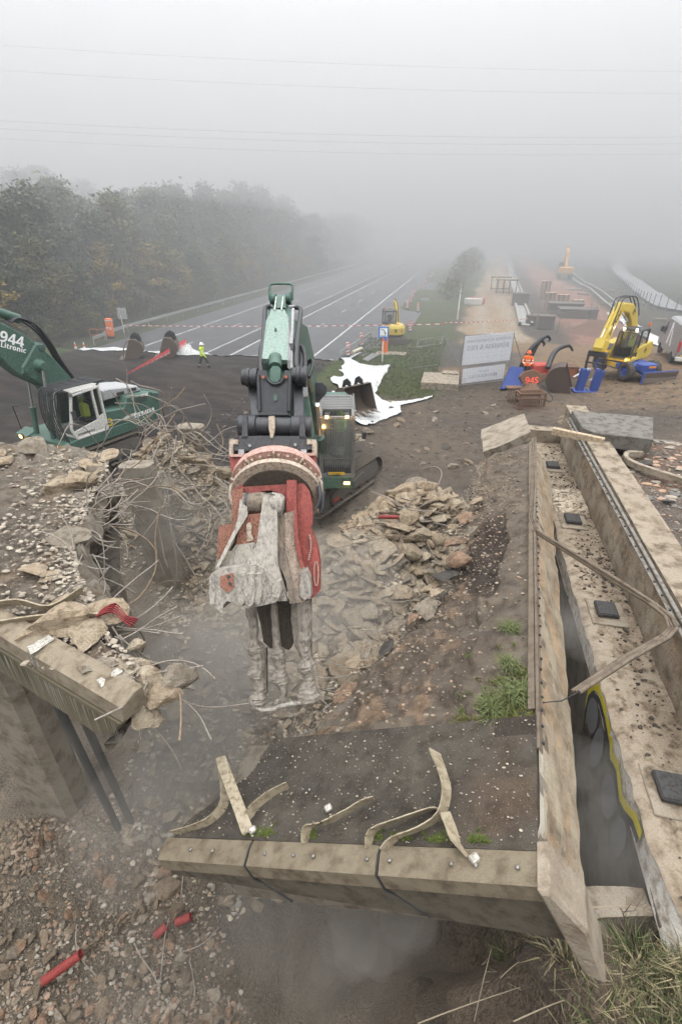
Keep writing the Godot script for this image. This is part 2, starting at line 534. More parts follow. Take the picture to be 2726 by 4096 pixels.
func build_motorway() -> void:
	var tar := M("asphalt", Color(0.075, 0.076, 0.08), 0.5, noise_tex("tar", 0.2, 4, [[0.0, 0.8], [1.0, 1.0]]), 1.3, null, 0.0, 0.0, noise_tex("tard", 0.012, 4, [[0.0, 0.72], [0.5, 0.94], [1.0, 1.0]], 512, FastNoiseLite.TYPE_SIMPLEX, 7), 0.05)
	var a := MB.new()
	strip(a, -32.4, -21.0, 38.0, 600.0, 0.05)
	struct("motorway_left_carriageway", a, tar, "wet grey left carriageway of the closed motorway")
	a = MB.new()
	strip(a, -19.1, -9.3, 38.0, 600.0, 0.052)
	struct("motorway_right_carriageway", a, tar, "wet grey right carriageway of the closed motorway")
	a = MB.new()
	strip(a, -21.0, -19.1, 38.0, 600.0, 0.048)
	struct("central_reserve", a, M("darktar", Color(0.05, 0.048, 0.047), 0.7, noi["tar"], 1.3), "dark paved central reserve between the carriageways")
	# low concrete kerb walls of the reserve
	var white := M("roadpaint", Color(0.46, 0.46, 0.45), 0.7, noise_tex("worn", 0.06, 5, [[0.0, 0.55], [0.4, 0.9], [1.0, 1.0]]), 0.9)
	for q in [[-28.45, -28.25, "left_edge_line"], [-21.42, -21.26, "inner_edge_line"], [-18.98, -18.76, "inner_edge_line"], [-11.86, -11.64, "right_edge_line"]]:
		a = MB.new()
		strip(a, q[0], q[1], 38.2, 600.0, 0.058)
		struct(q[2], a, white)
	var i := 0
	for s in [-24.85, -15.3]:
		var t := 42.5 if s < -20.0 else 44.5
		while t < 420.0:
			a = MB.new()
			strip(a, s - 0.08, s + 0.08, t, t + 3.2, 0.058)
			struct("lane_dash", a, white)
			t += 12.2
	# patch lines across the right shoulder
	for t in [84.0, 93.0]:
		a = MB.new()
		strip(a, -11.5, -6.2, t, t + 0.25, 0.06)
		struct("cross_line", a, white)
	a = MB.new()
	strip(a, -9.3, -4.9, 60.0, 140.0, 0.045)
	strip(a, -9.3, -6.6, 43.0, 60.0, 0.045)
	struct("emergency_bay", a, M("tar2", Color(0.085, 0.082, 0.08), 0.6, noi["tar"], 1.3), "dark asphalt lay-by beside the right carriageway")
	# temporary concrete channel and kerb beside the tan site road
	a = MB.new()
	var con := M("palecon", Color(0.36, 0.35, 0.32), 0.85, noi["worn"], 0.6)
	var t2 := 62.0
	while t2 < 330.0:
		for w in [[6.55, 6.85, 0.45], [7.9, 8.15, 0.4], [6.85, 7.9, 0.12]]:
			var b0 := maxf(0.0, t2 - 60.0) * 0.055
			var b1 := maxf(0.0, t2 - 54.0) * 0.055
			var p0 := rd(w[0] + b0, t2); var p1 := rd(w[1] + b0, t2); var p2 := rd(w[1] + b1, t2 + 6.0); var p3 := rd(w[0] + b1, t2 + 6.0)
			var y: float = ground(p0.x, p0.z) + w[2]
			var y2: float = ground(p3.x, p3.z) + w[2]
			for q in [[p0, p1, p2, p3]]:
				a.quad_out(Vector3(p0.x, y, p0.z), Vector3(p1.x, y, p1.z), Vector3(p2.x, y2, p2.z), Vector3(p3.x, y2, p3.z), p0 - Vector3(0, 5, 0))
				a.quad(Vector3(p0.x, y, p0.z), Vector3(p3.x, y2, p3.z), Vector3(p3.x, y2 - 0.8, p3.z), Vector3(p0.x, y - 0.8, p0.z))
				a.quad(Vector3(p1.x, y, p1.z), Vector3(p2.x, y2, p2.z), Vector3(p2.x, y2 - 0.8, p2.z), Vector3(p1.x, y - 0.8, p1.z))
		t2 += 6.0
	struct("drainage_channel", a, con, "pale concrete drainage channel beside the tan site road")

# ---- wood on the left, hedges and bushes -----------------------------------------
func leaf_crown(sd: int, count: int, cols: Array, w := 1.0, low := 0.12) -> ArrayMesh:
	# unit tree (1 m tall): leaf sprays spread on limbs through the crown's volume
	var r := RandomNumberGenerator.new()
	r.seed = sd
	var mb := MB.new()
	var clumps := []
	for i in 34:
		var y := r.randf_range(low, 1.0)
		var wid := 0.30 * w * pow(maxf(sin(PI * pow(clampf((y - low + 0.04) / (1.04 - low), 0.0, 1.0), 0.75)), 0.0), 0.7)
		var a := r.randf() * TAU
		var q := wid * sqrt(r.randf())
		clumps.append([Vector3(cos(a) * q, y, sin(a) * q), r.randf_range(0.05, 0.12), r.randf()])
	for i in count:
		var k = clumps[r.randi() % clumps.size()]
		var d := Vector3(r.randfn(), r.randfn() * 0.8, r.randfn()) * 0.55
		var p: Vector3 = k[0] + d * k[1]
		var c: Color = cols[0].lerp(cols[1], clampf(k[2] + r.randf_range(-0.25, 0.25), 0.0, 1.0))
		mb.col = c * r.randf_range(0.7, 1.25)
		var b := Basis.from_euler(Vector3(r.randf() * TAU, r.randf() * TAU, r.randf() * TAU))
		var s := r.randf_range(0.008, 0.019)
		var up := b.y * s * 1.4
		var rt := b.x * s * 0.75
		mb.tri(p - up, p + rt, p + up)
		mb.tri(p - up, p + up, p - rt)
	return mb.done()

func trunk_mesh(sd: int) -> ArrayMesh:
	var r := RandomNumberGenerator.new()
	r.seed = sd
	var mb := MB.new()
	mb.tube([Vector3(0, -0.03, 0), Vector3(0.004, 0.3, 0.003), Vector3(-0.006, 0.62, 0.0), Vector3(0, 0.93, 0)], [0.016, 0.012, 0.007, 0.0015], 6)
	for i in 16:
		var y := r.randf_range(0.2, 0.85)
		var a := r.randf() * TAU
		var l := r.randf_range(0.12, 0.3) * (1.1 - y)  * 1.4
		var d := Vector3(cos(a), r.randf_range(0.5, 1.1), sin(a)).normalized()
		mb.tube([Vector3(0, y, 0), Vector3(0, y, 0) + d * l * 0.5 + Vector3(0, -0.005, 0), Vector3(0, y, 0) + d * l], [0.006, 0.004, 0.001], 4)
	return mb.done()

func build_wood() -> void:
	var leaf := M("leaf", Color(1, 1, 1), 0.75, null, 1, null, 1, 0, null, 1, true)
	leaf.backlight_enabled = true
	leaf.backlight = Color(0.35, 0.35, 0.25)
	var bark := M("bark", Color(0.075, 0.065, 0.05), 0.95)
	var green := [Color(0.040, 0.055, 0.020), Color(0.085, 0.100, 0.038)]
	var olive := [Color(0.065, 0.070, 0.024), Color(0.15, 0.13, 0.04)]
	var gold := [Color(0.085, 0.070, 0.016), Color(0.30, 0.20, 0.03)]
	var bare := [Color(0.05, 0.048, 0.03), Color(0.075, 0.07, 0.04)]
	var kinds := []
	for i in 4:
		kinds.append([leaf_crown(11 + i, 5200, green), "dark green deciduous tree in the roadside wood left of the motorway", trunk_mesh(i)])
	for i in 2:
		kinds.append([leaf_crown(31 + i, 4200, olive), "olive tree turning brown in the roadside wood left of the motorway", trunk_mesh(10 + i)])
	kinds.append([leaf_crown(41, 3000, gold, 1.0, 0.05), "small tree with golden autumn leaves at the edge of the roadside wood", trunk_mesh(20)])
	kinds.append([leaf_crown(51, 1500, bare, 1.0, 0.3), "half bare thin tree rising from the roadside wood", trunk_mesh(30)])
	var r := RandomNumberGenerator.new()
	r.seed = 77
	var spots := []
	# front row, nearest the verge
	var t := 26.0
	while t < 150.0:
		spots.append([-38.6 - r.randf() * 1.6, t + r.randf_range(-1, 1), r.randf_range(5.5, 8.5), [0, 1, 4, 6, 5, 2, 6][r.randi() % 7]])
		t += r.randf_range(2.6, 3.6) * (1.0 + maxf(0, t - 60.0) * 0.012)
	t = 20.0
	while t < 215.0:
		spots.append([-43.0 - r.randf() * 2.5, t + r.randf_range(-1, 1), r.randf_range(9.0, 12.2), [0, 1, 2, 3, 4, 7, 5][r.randi() % 7]])
		t += r.randf_range(3.0, 4.4) * (1.0 + maxf(0, t - 60.0) * 0.012)
	for q in spots:
		var p := rd(q[0], q[1])
		p.y = ground(p.x, p.z) - 0.1
		var k = kinds[q[3]]
		var hgt: float = q[2]
		var wide := hgt * r.randf_range(0.95, 1.3)
		var o := thing("tree", k[1], "tree", p, Basis(Vector3.UP, r.randf() * TAU).scaled(Vector3(wide, hgt, wide)), "trees of the wood left of the motorway")
		part("trunk", k[2], bark, o)
		part("crown", k[0], leaf, o)
	# the depth of the wood behind, one mass
	for kk in 3:
		var where := []
		for i in 190:
			var s := -47.0 - pow(r.randf(), 1.3) * 60.0
			var tt := 8.0 + r.randf() * 270.0
			var p := rd(s, tt)
			p.y = ground(p.x, p.z) - 0.2
			var hg := r.randf_range(10.0, 15.5) + 2.0 * sin(tt * 0.05 + s * 0.1)
			where.append(Transform3D(Basis(Vector3.UP, r.randf() * TAU).scaled(Vector3(hg * 1.15, hg, hg * 1.15)), p))
		scatter("wood", kinds[kk * 2][0], leaf, where, [], self, "depth of the misty wood behind the roadside trees")
	# low shrubs along the verge
	var shrub := leaf_crown(61, 2600, olive, 1.9, 0.0)
	var where2 := []
	for i in 120:
		var p := rd(-36.3 - r.randf() * 2.2, 22.0 + r.randf() * 150.0)
		p.y = ground(p.x, p.z) - 0.1
		var hg := r.randf_range(1.2, 3.0)
		where2.append(Transform3D(Basis(Vector3.UP, r.randf() * TAU).scaled(Vector3(hg * 1.2, hg, hg * 1.2)), p))
	scatter("undergrowth", shrub, leaf, where2, [], self, "brambles and low shrubs at the foot of the roadside wood")
	# hedge in the far middle, between motorway and tan road
	for i in 26:
		var tt := 86.0 + i * 5.5
		var b0 := maxf(0.0, tt - 60.0) * 0.055
		var p := rd(-3.0 + b0 * 0.75 + r.randf_range(-0.7, 0.7), tt)
		p.y = ground(p.x, p.z) - 0.1
		var hg := r.randf_range(1.8, 3.4) + minf(3.0, i * 0.2)
		var o := thing("bush", "misty bush of the hedge between the motorway verge and the tan site road", "bush", p, Basis(Vector3.UP, r.randf() * TAU).scaled(Vector3(hg * 1.2, hg, hg * 1.2)), "bushes of the hedge beside the tan site road")
		part("foliage", shrub, leaf, o)
	# dark bushes at the right edge
	for q in [[34.5, 62.0, 5.0], [38.0, 68.0, 6.5], [40.5, 74.0, 6.0], [37.0, 58.0, 5.5], [44.0, 82.0, 7.0], [46.0, 70.0, 8.0], [41.0, 60.0, 7.0]]:
		var p := rd(q[0], q[1])
		p.y = ground(p.x, p.z) - 0.1
		var o := thing("bush", "dark rounded bush on the slope at the right edge of the photo", "bush", p, Basis(Vector3.UP, r.randf() * TAU).scaled(Vector3(q[2] * 1.3, q[2], q[2] * 1.3)), "dark bushes below the winding lane")
		part("foliage", leaf_crown(71 + int(q[2]), 3000, green, 1.6, 0.0), leaf, o)

# ---- what is left of the bridge ------------------------------------------------------
var road_basis := Basis(Vector3(0.976, 0, 0.217), Vector3.UP, Vector3(-0.217, 0, 0.976))   # local (s, y, -t)
var slab_at := Transform3D(Basis(Vector3(-0.830, -0.485, -0.2755), Vector3(-0.4601, 0.8745, -0.1527), Vector3(-0.315, 0, 0.949)), Vector3(1.37, 5.5, -1.8))  # local (b down the tilt, up, -a)

func vnoise(p: Vector3, amp: float, fr: float) -> Vector3:
	return Vector3(nz2.get_noise_3d(p.x * fr, p.y * fr, p.z * fr), nz2.get_noise_3d(p.y * fr + 31.0, p.z * fr, p.x * fr), nz2.get_noise_3d(p.z * fr, p.x * fr + 57.0, p.y * fr)) * amp

# box whose faces are cut into a grid and shifted by noise: broken or cast concrete
func rbox(mb: MB, ce: Vector3, size: Vector3, bs: Basis, step: float, amp: float, fr := 1.0) -> void:
	for k in 3:
		var u := (k + 1) % 3
		var w := (k + 2) % 3
		var nu := clampi(ceili(size[u] / step), 1, 60)
		var nw := clampi(ceili(size[w] / step), 1, 60)
		for s: int in [-1, 1]:
			var g := []
			for i in nu + 1:
				var row := []
				for j in nw + 1:
					var q := Vector3.ZERO
					q[k] = s * size[k] * 0.5
					q[u] = (float(i) / nu - 0.5) * size[u]
					q[w] = (float(j) / nw - 0.5) * size[w]
					var p := ce + bs * q
					row.append(p + vnoise(p, amp, fr))
				g.append(row)
			for i in nu:
				for j in nw:
					mb.quad_out(g[i][j], g[i + 1][j], g[i + 1][j + 1], g[i][j + 1], ce)

# grid surface: rows of points joined to quads, smooth normals
func sheet(mb: MB, g: Array, cols = null, flip := false) -> void:
	var R := g.size()
	var C: int = g[0].size()
	var n := []
	for i in R:
		var row := []
		for j in C:
			var a: Vector3 = g[mini(i + 1, R - 1)][j] - g[maxi(i - 1, 0)][j]
			var b: Vector3 = g[i][mini(j + 1, C - 1)] - g[i][maxi(j - 1, 0)]
			var q := a.cross(b)
			row.append((-q if flip else q).normalized())
		n.append(row)
	for i in R - 1:
		for j in C - 1:
			if cols: mb.col = cols[i][j]
			mb.tri(g[i][j], g[i + 1][j], g[i + 1][j + 1], n[i][j], n[i + 1][j], n[i + 1][j + 1])
			mb.tri(g[i][j], g[i + 1][j + 1], g[i][j + 1], n[i][j], n[i + 1][j + 1], n[i][j + 1])
	mb.col = Color(1, 1, 1)

func lerp_list(x: float, l: Array) -> float:
	if x <= l[0][0]: return l[0][1]
	for i in l.size() - 1:
		if x <= l[i + 1][0]:
			return lerpf(l[i][1], l[i + 1][1], (x - l[i][0]) / (l[i + 1][0] - l[i][0]))
	return l[-1][1]

func con_mats() -> void:
	var ct := noise_tex("con", 0.06, 6, [[0.0, Color(0.74, 0.71, 0.67)], [0.3, Color(0.90, 0.885, 0.86)], [0.62, Color(0.96, 0.95, 0.94)], [1.0, Color(1, 1, 1)]], 1024, FastNoiseLite.TYPE_SIMPLEX_SMOOTH, 12)
	var cb := noise_tex("conb", 0.05, 5, [[0.0, 0.0], [0.3, 0.7], [0.6, 0.9], [1.0, 1.0]], 512, FastNoiseLite.TYPE_SIMPLEX_SMOOTH, 14)
	var cd := noise_tex("cond", 0.015, 4, [[0.0, Color(0.52, 0.47, 0.41)], [0.3, Color(0.80, 0.77, 0.73)], [0.55, Color(0.97, 0.96, 0.94)], [1.0, Color(1, 1, 1)]], 512, FastNoiseLite.TYPE_SIMPLEX, 15)
	M("concrete", Color(0.34, 0.305, 0.255), 0.9, ct, 0.8, cb, 1.5, 0.0, cd, 0.35)
	M("shelf", Color(0.34, 0.30, 0.245), 0.92, ct, 0.7, cb, 1.2, 0.0, cd, 0.4)
	M("darkconcrete", Color(0.20, 0.18, 0.15), 0.9, ct, 0.9, cb, 1.0, 0.0, cd, 0.5)
	M("coping", Color(0.215, 0.185, 0.135), 0.88, ct, 1.1, cb, 0.6, 0.0, cd, 0.5)
	M("broken", Color(0.36, 0.32, 0.265), 0.95, ct, 1.5, cb, 4.0, 0.0, cd, 0.7)
	M("slabtop", Color(1, 1, 1), 0.92, noise_tex("grit", 0.09, 5, [[0.0, 0.35], [0.35, 0.8], [0.65, 0.98], [0.8, 1.0], [1.0, 1.0]], 1024, FastNoiseLite.TYPE_SIMPLEX, 21), 0.9, noise_tex("gritb", 0.1, 6, [[0.0, 0.0], [1.0, 1.0]], 1024, FastNoiseLite.TYPE_SIMPLEX, 22), 3.0, 0.0, cd, 0.45, true)
	M("steel", Color(0.30, 0.29, 0.28), 0.5, cd, 2.0, null, 0, 0.7)
	M("ruststeel", Color(0.20, 0.165, 0.13), 0.75, ct, 1.4, null, 0, 0.25, cd, 0.8)
	M("railpaint", Color(0.40, 0.355, 0.265), 0.6, ct, 1.5, null, 0, 0.0, cd, 1.5)
	M("moss", Color(0.10, 0.13, 0.02), 0.95)
	M("black", Color(0.02, 0.02, 0.021), 0.6)
	M("pipe", Color(0.05, 0.048, 0.045), 0.6)

func build_abutment() -> void:
	con_mats()
	var con: Material = mats["concrete"]
	var o := thing("abutment", "right hand bridge abutment with cream bearing shelf and graffiti on its face", "abutment")
	# everything in (s, y, -t)
	var F := Transform3D(road_basis, Vector3.ZERO)
	var mb := MB.new()
	mb.t = F
	# shelf with a ragged front edge
	var g := []
	var cols := []
	for i in 121:
		var t := 1.2 + i * 0.1
		var front := 2.10 + nz2.get_noise_2d(t * 5.0, 3.0) * 0.04 + maxf(0.0, nz2.get_noise_2d(t * 1.1, 9.0)) * 0.22 * sm(6.6, 3.0, t)
		front += sm(3.0, 2.0, t) * 0.12
		var row := []
		var cr := []
		for j in 11:
			var s := lerpf(front, 2.86, j / 10.0)
			var y := 4.6 + nz2.get_noise_2d(s * 3.0, t * 3.0) * 0.012
			if j == 0: y -= 0.03 + 0.05 * absf(nz2.get_noise_2d(t * 7.0, 1.0))
			row.append(Vector3(s, y, -t))
			var k := clampf(0.5 + 1.2 * nz2.get_noise_2d(s * 1.5, t * 1.1), 0.0, 1.0) * sm(2.2, 2.6, s)
			var m := sm(7.2, 7.9, t) * sm(9.6, 8.8, t) * 0.9
			cr.append(Color(0.37, 0.32, 0.255).lerp(Color(0.22, 0.175, 0.13), clampf(k * 0.7 + m * 0.3, 0.0, 1.0)))
		g.append(row); cols.append(cr)
	sheet(mb, g, cols)
	# ragged lip under the edge
	var lip := []
	for i in 121:
		var e: Vector3 = g[i][0]
		lip.append([e, e + Vector3(0.02 + 0.05 * absf(nz2.get_noise_2d(e.z * 9.0, 4.0)), -0.10 - 0.12 * absf(nz2.get_noise_2d(e.z * 4.0, 8.0)), 0), Vector3(2.14, 4.2, e.z)])
	sheet(mb, lip, null)
	part("bearing_shelf", mb, M("shelftop", Color(1, 1, 1), 0.92, noi["con"], 0.7, noi["conb"], 1.0, 0.0, noi["cond"], 0.6, true), o)
	mb = MB.new(); mb.t = F
	rbox(mb, Vector3(2.64, 2.0, -7.8), Vector3(1.0, 4.5, 10.8), Basis(), 0.5, 0.02, 0.6)
	part("front_wall", mb, M("frontwall", Color(0.20, 0.19, 0.175), 0.85, noi["con"], 0.6, null, 0.0, 0.0, noi["cond"], 0.3), o)
	# back wall, its face scarred with spalls
	mb = MB.new(); mb.t = F
	g = []; cols = []
	for i in 117:
		var t := 0.9 + i * 0.1
		var row := []; var cr := []
		for j in 12:
			var v := j / 11.0
			var y := lerpf(4.6, 5.5, v)
			var sp := nz2.get_noise_2d(t * 1.4 - y * 2.6, y * 5.0)
			var deep := sm(0.02, 0.30, sp) * sm(0.25, 0.6, v) * sm(1.0, 0.85, v)
			row.append(Vector3(2.80 - 0.06 * v + deep * 0.035 + nz2.get_noise_2d(t * 4.0, y * 4.0) * 0.008, y, -t))
			var c := Color(0.29, 0.25, 0.20).lerp(Color(0.38, 0.345, 0.29), clampf(0.5 + nz2.get_noise_2d(t * 2.0 + y, y * 0.7) * 1.4, 0.0, 1.0))
			cr.append(c.lerp(Color(0.40, 0.29, 0.20), deep * 0.6).lerp(Color(0.27, 0.22, 0.17), sm(0.18, 0.0, v) * 0.6))
		g.append(row); cols.append(cr)
	sheet(mb, g, cols, true)
	mb.col = Color(0.32, 0.275, 0.22)
	rbox(mb, Vector3(3.06, 4.6, -6.9), Vector3(0.46, 1.79, 12.1), Basis(), 0.4, 0.015, 0.8)
	rbox(mb, Vector3(2.42, 4.72, -12.75), Vector3(1.1, 0.4, 0.3), Basis(), 0.15, 0.05, 1.5)
	part("back_wall", mb, M("backwall", Color(1, 1, 1), 0.92, noi["con"], 0.7, noi["conb"], 1.6, 0.0, noi["cond"], 0.35, true), o)
	# steel nosing of the expansion joint along the top of the wall, with bolts
	mb = MB.new(); mb.t = F
	mb.box(Vector3(2.745, 5.497, -7.3), Vector3(0.05, 0.035, 9.2), 0.006)
	mb.box(Vector3(2.69, 5.47, -7.3), Vector3(0.05, 0.012, 9.2), 0.003)
	part("steel_nosing", mb, M("nosing", Color(0.22, 0.205, 0.185), 0.5, noi["cond"], 1.0, null, 0, 0.5), o)
	for i in 34:
		mb = MB.new(); mb.t = F
		mb.cyl(Vector3(2.69, 5.474, -2.9 - i * 0.27), Vector3(2.69, 5.492, -2.9 - i * 0.27), 0.014, -1.0, 8)
		part("bolt", mb, mats["black"], o)
	for t in [3.40, 6.0, 8.56, 11.05]:
		mb = MB.new(); mb.t = F
		mb.box(Vector3(2.43, 4.66, -t), Vector3(0.27, 0.05, 0.30), 0.008)
		mb.box(Vector3(2.43, 4.69, -t), Vector3(0.25, 0.016, 0.28), 0.004)
		part("bearing_pad", mb, M("rubber", Color(0.055, 0.055, 0.055), 0.75, noi["cond"], 2.0), o)
		mb = MB.new(); mb.t = F
		mb.box(Vector3(2.44, 4.61, -t + 0.02), Vector3(0.46, 0.03, 0.52), 0.008)
		part("bearing_plinth", mb, mats["shelf"], o)
	# spray paint outline on the front wall
	var gy := M("yellowspray", Color(0.62, 0.52, 0.03), 0.8)
	var gd := M("greyspray", Color(0.045, 0.045, 0.05), 0.8)
	var gl := M("lightspray", Color(0.17, 0.17, 0.18), 0.8)
	var out := [Vector2(4.76, 3.80), Vector2(4.88, 4.0), Vector2(4.93, 4.2), Vector2(4.87, 4.33), Vector2(4.72, 4.44), Vector2(4.58, 4.46), Vector2(4.34, 4.45), Vector2(4.05, 4.38), Vector2(3.94, 4.28), Vector2(3.84, 4.33), Vector2(3.74, 4.36), Vector2(3.5, 4.24), Vector2(3.34, 4.30), Vector2(3.18, 4.42), Vector2(3.02, 4.44)]
	var ribbon := func(pts: Array, w: float, dx: float) -> MB:
		var r := MB.new(); r.t = F
		for i in pts.size() - 1:
			var d: Vector2 = (pts[i + 1] - pts[i]).normalized()
			var nn := Vector2(-d.y, d.x) * w * 0.5
			var e := d * w * 0.12
			r.quad(Vector3(dx, pts[i].y + nn.y - e.y, -(pts[i].x + nn.x - e.x)), Vector3(dx, pts[i + 1].y + nn.y + e.y, -(pts[i + 1].x + nn.x + e.x)), Vector3(dx, pts[i + 1].y - nn.y + e.y, -(pts[i + 1].x - nn.x + e.x)), Vector3(dx, pts[i].y - nn.y - e.y, -(pts[i].x - nn.x - e.x)))
		return r
	part("yellow_paint_line", ribbon.call(out, 0.10, 2.112), gy, o)
	var inner := []
	for p in out: inner.append(p + Vector2(-0.06, -0.10) if p.x > 4.6 else p + Vector2(0, -0.085))
	part("dark_paint_line", ribbon.call(inner, 0.075, 2.108), gd, o)
	for q in [[4.62, 4.08, 0.20, 0.22], [4.25, 3.98, 0.16, 0.28], [3.68, 3.95, 0.2, 0.25], [3.25, 3.95, 0.14, 0.25]]:
		var r := MB.new(); r.t = F
		for k in 20:
			var a := TAU * k / 20; var b := TAU * (k + 1) / 20
			r.tri(Vector3(2.104, q[1], -q[0]), Vector3(2.104, q[1] + sin(a) * q[3], -(q[0] + cos(a) * q[2])), Vector3(2.104, q[1] + sin(b) * q[3], -(q[0] + cos(b) * q[2])))
		part("grey_paint_patch", r, gl, o)
	# low concrete ledge closing the near end of the gap
	mb = MB.new(); mb.t = F
	rbox(mb, Vector3(1.86, 4.0, -2.55), Vector3(0.55, 0.36, 0.22), Basis(Vector3.UP, 0.25), 0.12, 0.05, 1.6)
	solo("concrete_ledge", mb, mats["concrete"], "low dusty concrete ledge crossing the gap at the foot of the abutment shelf", "ledge")
	# approach slab and timber at the far end of the wall
	mb = MB.new(); mb.t = F
	mb.prism([Vector2(2.78, -12.0), Vector2(4.46, -11.9), Vector2(4.03, -10.4), Vector2(2.98, -10.55), Vector2(2.80, -10.8)], 0.30, Transform3D(Basis(Vector3.RIGHT, Vector3(0, 0, 1), Vector3(0, -1, 0)), Vector3(0, 5.5, 0)), 0.015)
	solo("approach_slab", mb, M("slate", Color(0.17, 0.165, 0.155), 0.85, noi["con"], 0.8, noi["conb"], 1.0, 0.0, noi["cond"], 0.5), "grey concrete approach slab lying on the far end of the abutment back wall", "concrete slab")
	mb = MB.new(); mb.t = F
	mb.bar(Vector3(2.2, 5.56, -10.75), Vector3(3.15, 5.52, -10.42), 0.13, 0.14, 0.006)
	solo("timber_beam", mb, M("wood", Color(0.42, 0.34, 0.24), 0.85, noi["cond"], 2.0), "pale squared timber lying across the back wall in front of the grey slab", "timber")
	# curved kerb line on the backfill
	mb = MB.new(); mb.t = F
	var kp := curve([Vector3(3.9, 5.33, -10.35), Vector3(3.62, 5.34, -10.3), Vector3(3.50, 5.34, -10.0), Vector3(3.62, 5.34, -9.7), Vector3(4.0, 5.34, -9.35), Vector3(4.6, 5.33, -8.9), Vector3(5.4, 5.33, -8.4)], 3)
	for k in kp.size() - 1: mb.bar(kp[k], kp[k + 1] + (kp[k + 1] - kp[k]) * 0.04, 0.09, 0.13, 0.01)
	solo("kerb", mb, mats["shelf"], "curved pale kerb half buried in the reddish fill right of the back wall", "kerb")
	# bent expansion joint strip
	mb = MB.new(); mb.t = F
	var pts := [Vector3(1.78, 5.52, -10.3), Vector3(1.66, 5.55, -9.2), Vector3(1.5, 5.56, -7.8), Vector3(1.36, 5.56, -6.75), Vector3(1.38, 5.56, -6.40), Vector3(1.56, 5.54, -6.2), Vector3(2.24, 5.48, -5.50), Vector3(2.52, 5.48, -5.16), Vector3(2.63, 5.49, -4.92), Vector3(2.62, 5.48, -4.74), Vector3(2.50, 5.46, -4.60), Vector3(2.06, 5.42, -4.24), Vector3(1.48, 5.36, -3.72)]
	for off in [-0.032, 0.0, 0.034]:
		var q := []
		for i in pts.size():
			q.append(pts[i] + Vector3(off * 0.7, off * 0.5 + sin(i * 2.1 + off * 60.0) * 0.008, off * 0.6))
		mb.tube(q, 0.024 if off != 0.0 else 0.018, 5)
	solo("expansion_joint_strip", mb, mats["ruststeel"], "long rusty expansion joint strip torn loose and bent across the bearing shelf", "steel strip")
	mb = MB.new(); mb.t = F
	mb.tube([Vector3(1.12, 5.49, -3.4), Vector3(1.3, 5.44, -3.5), Vector3(1.52, 5.38, -3.72)], 0.006, 5)
	solo("tie_wire", mb, mats["black"], "thin dark wire between the tilted slab and the end of the bent joint strip", "wire")

func slab_left(a: float) -> float:
	# ragged lower edge of the tilted deck
	var l := [[-0.2, 3.72], [0.05, 3.72], [0.32, 3.5], [0.64, 3.1], [0.95, 3.05], [1.19, 2.95], [1.3, 2.72], [1.5, 2.5], [1.9, 2.33], [2.4, 2.25], [2.7, 2.0], [3.1, 1.84], [3.4, 1.5], [4.1, 1.32], [5.0, 1.3], [6.1, 1.26], [8.3, 1.2]]
	return lerp_list(a, l)

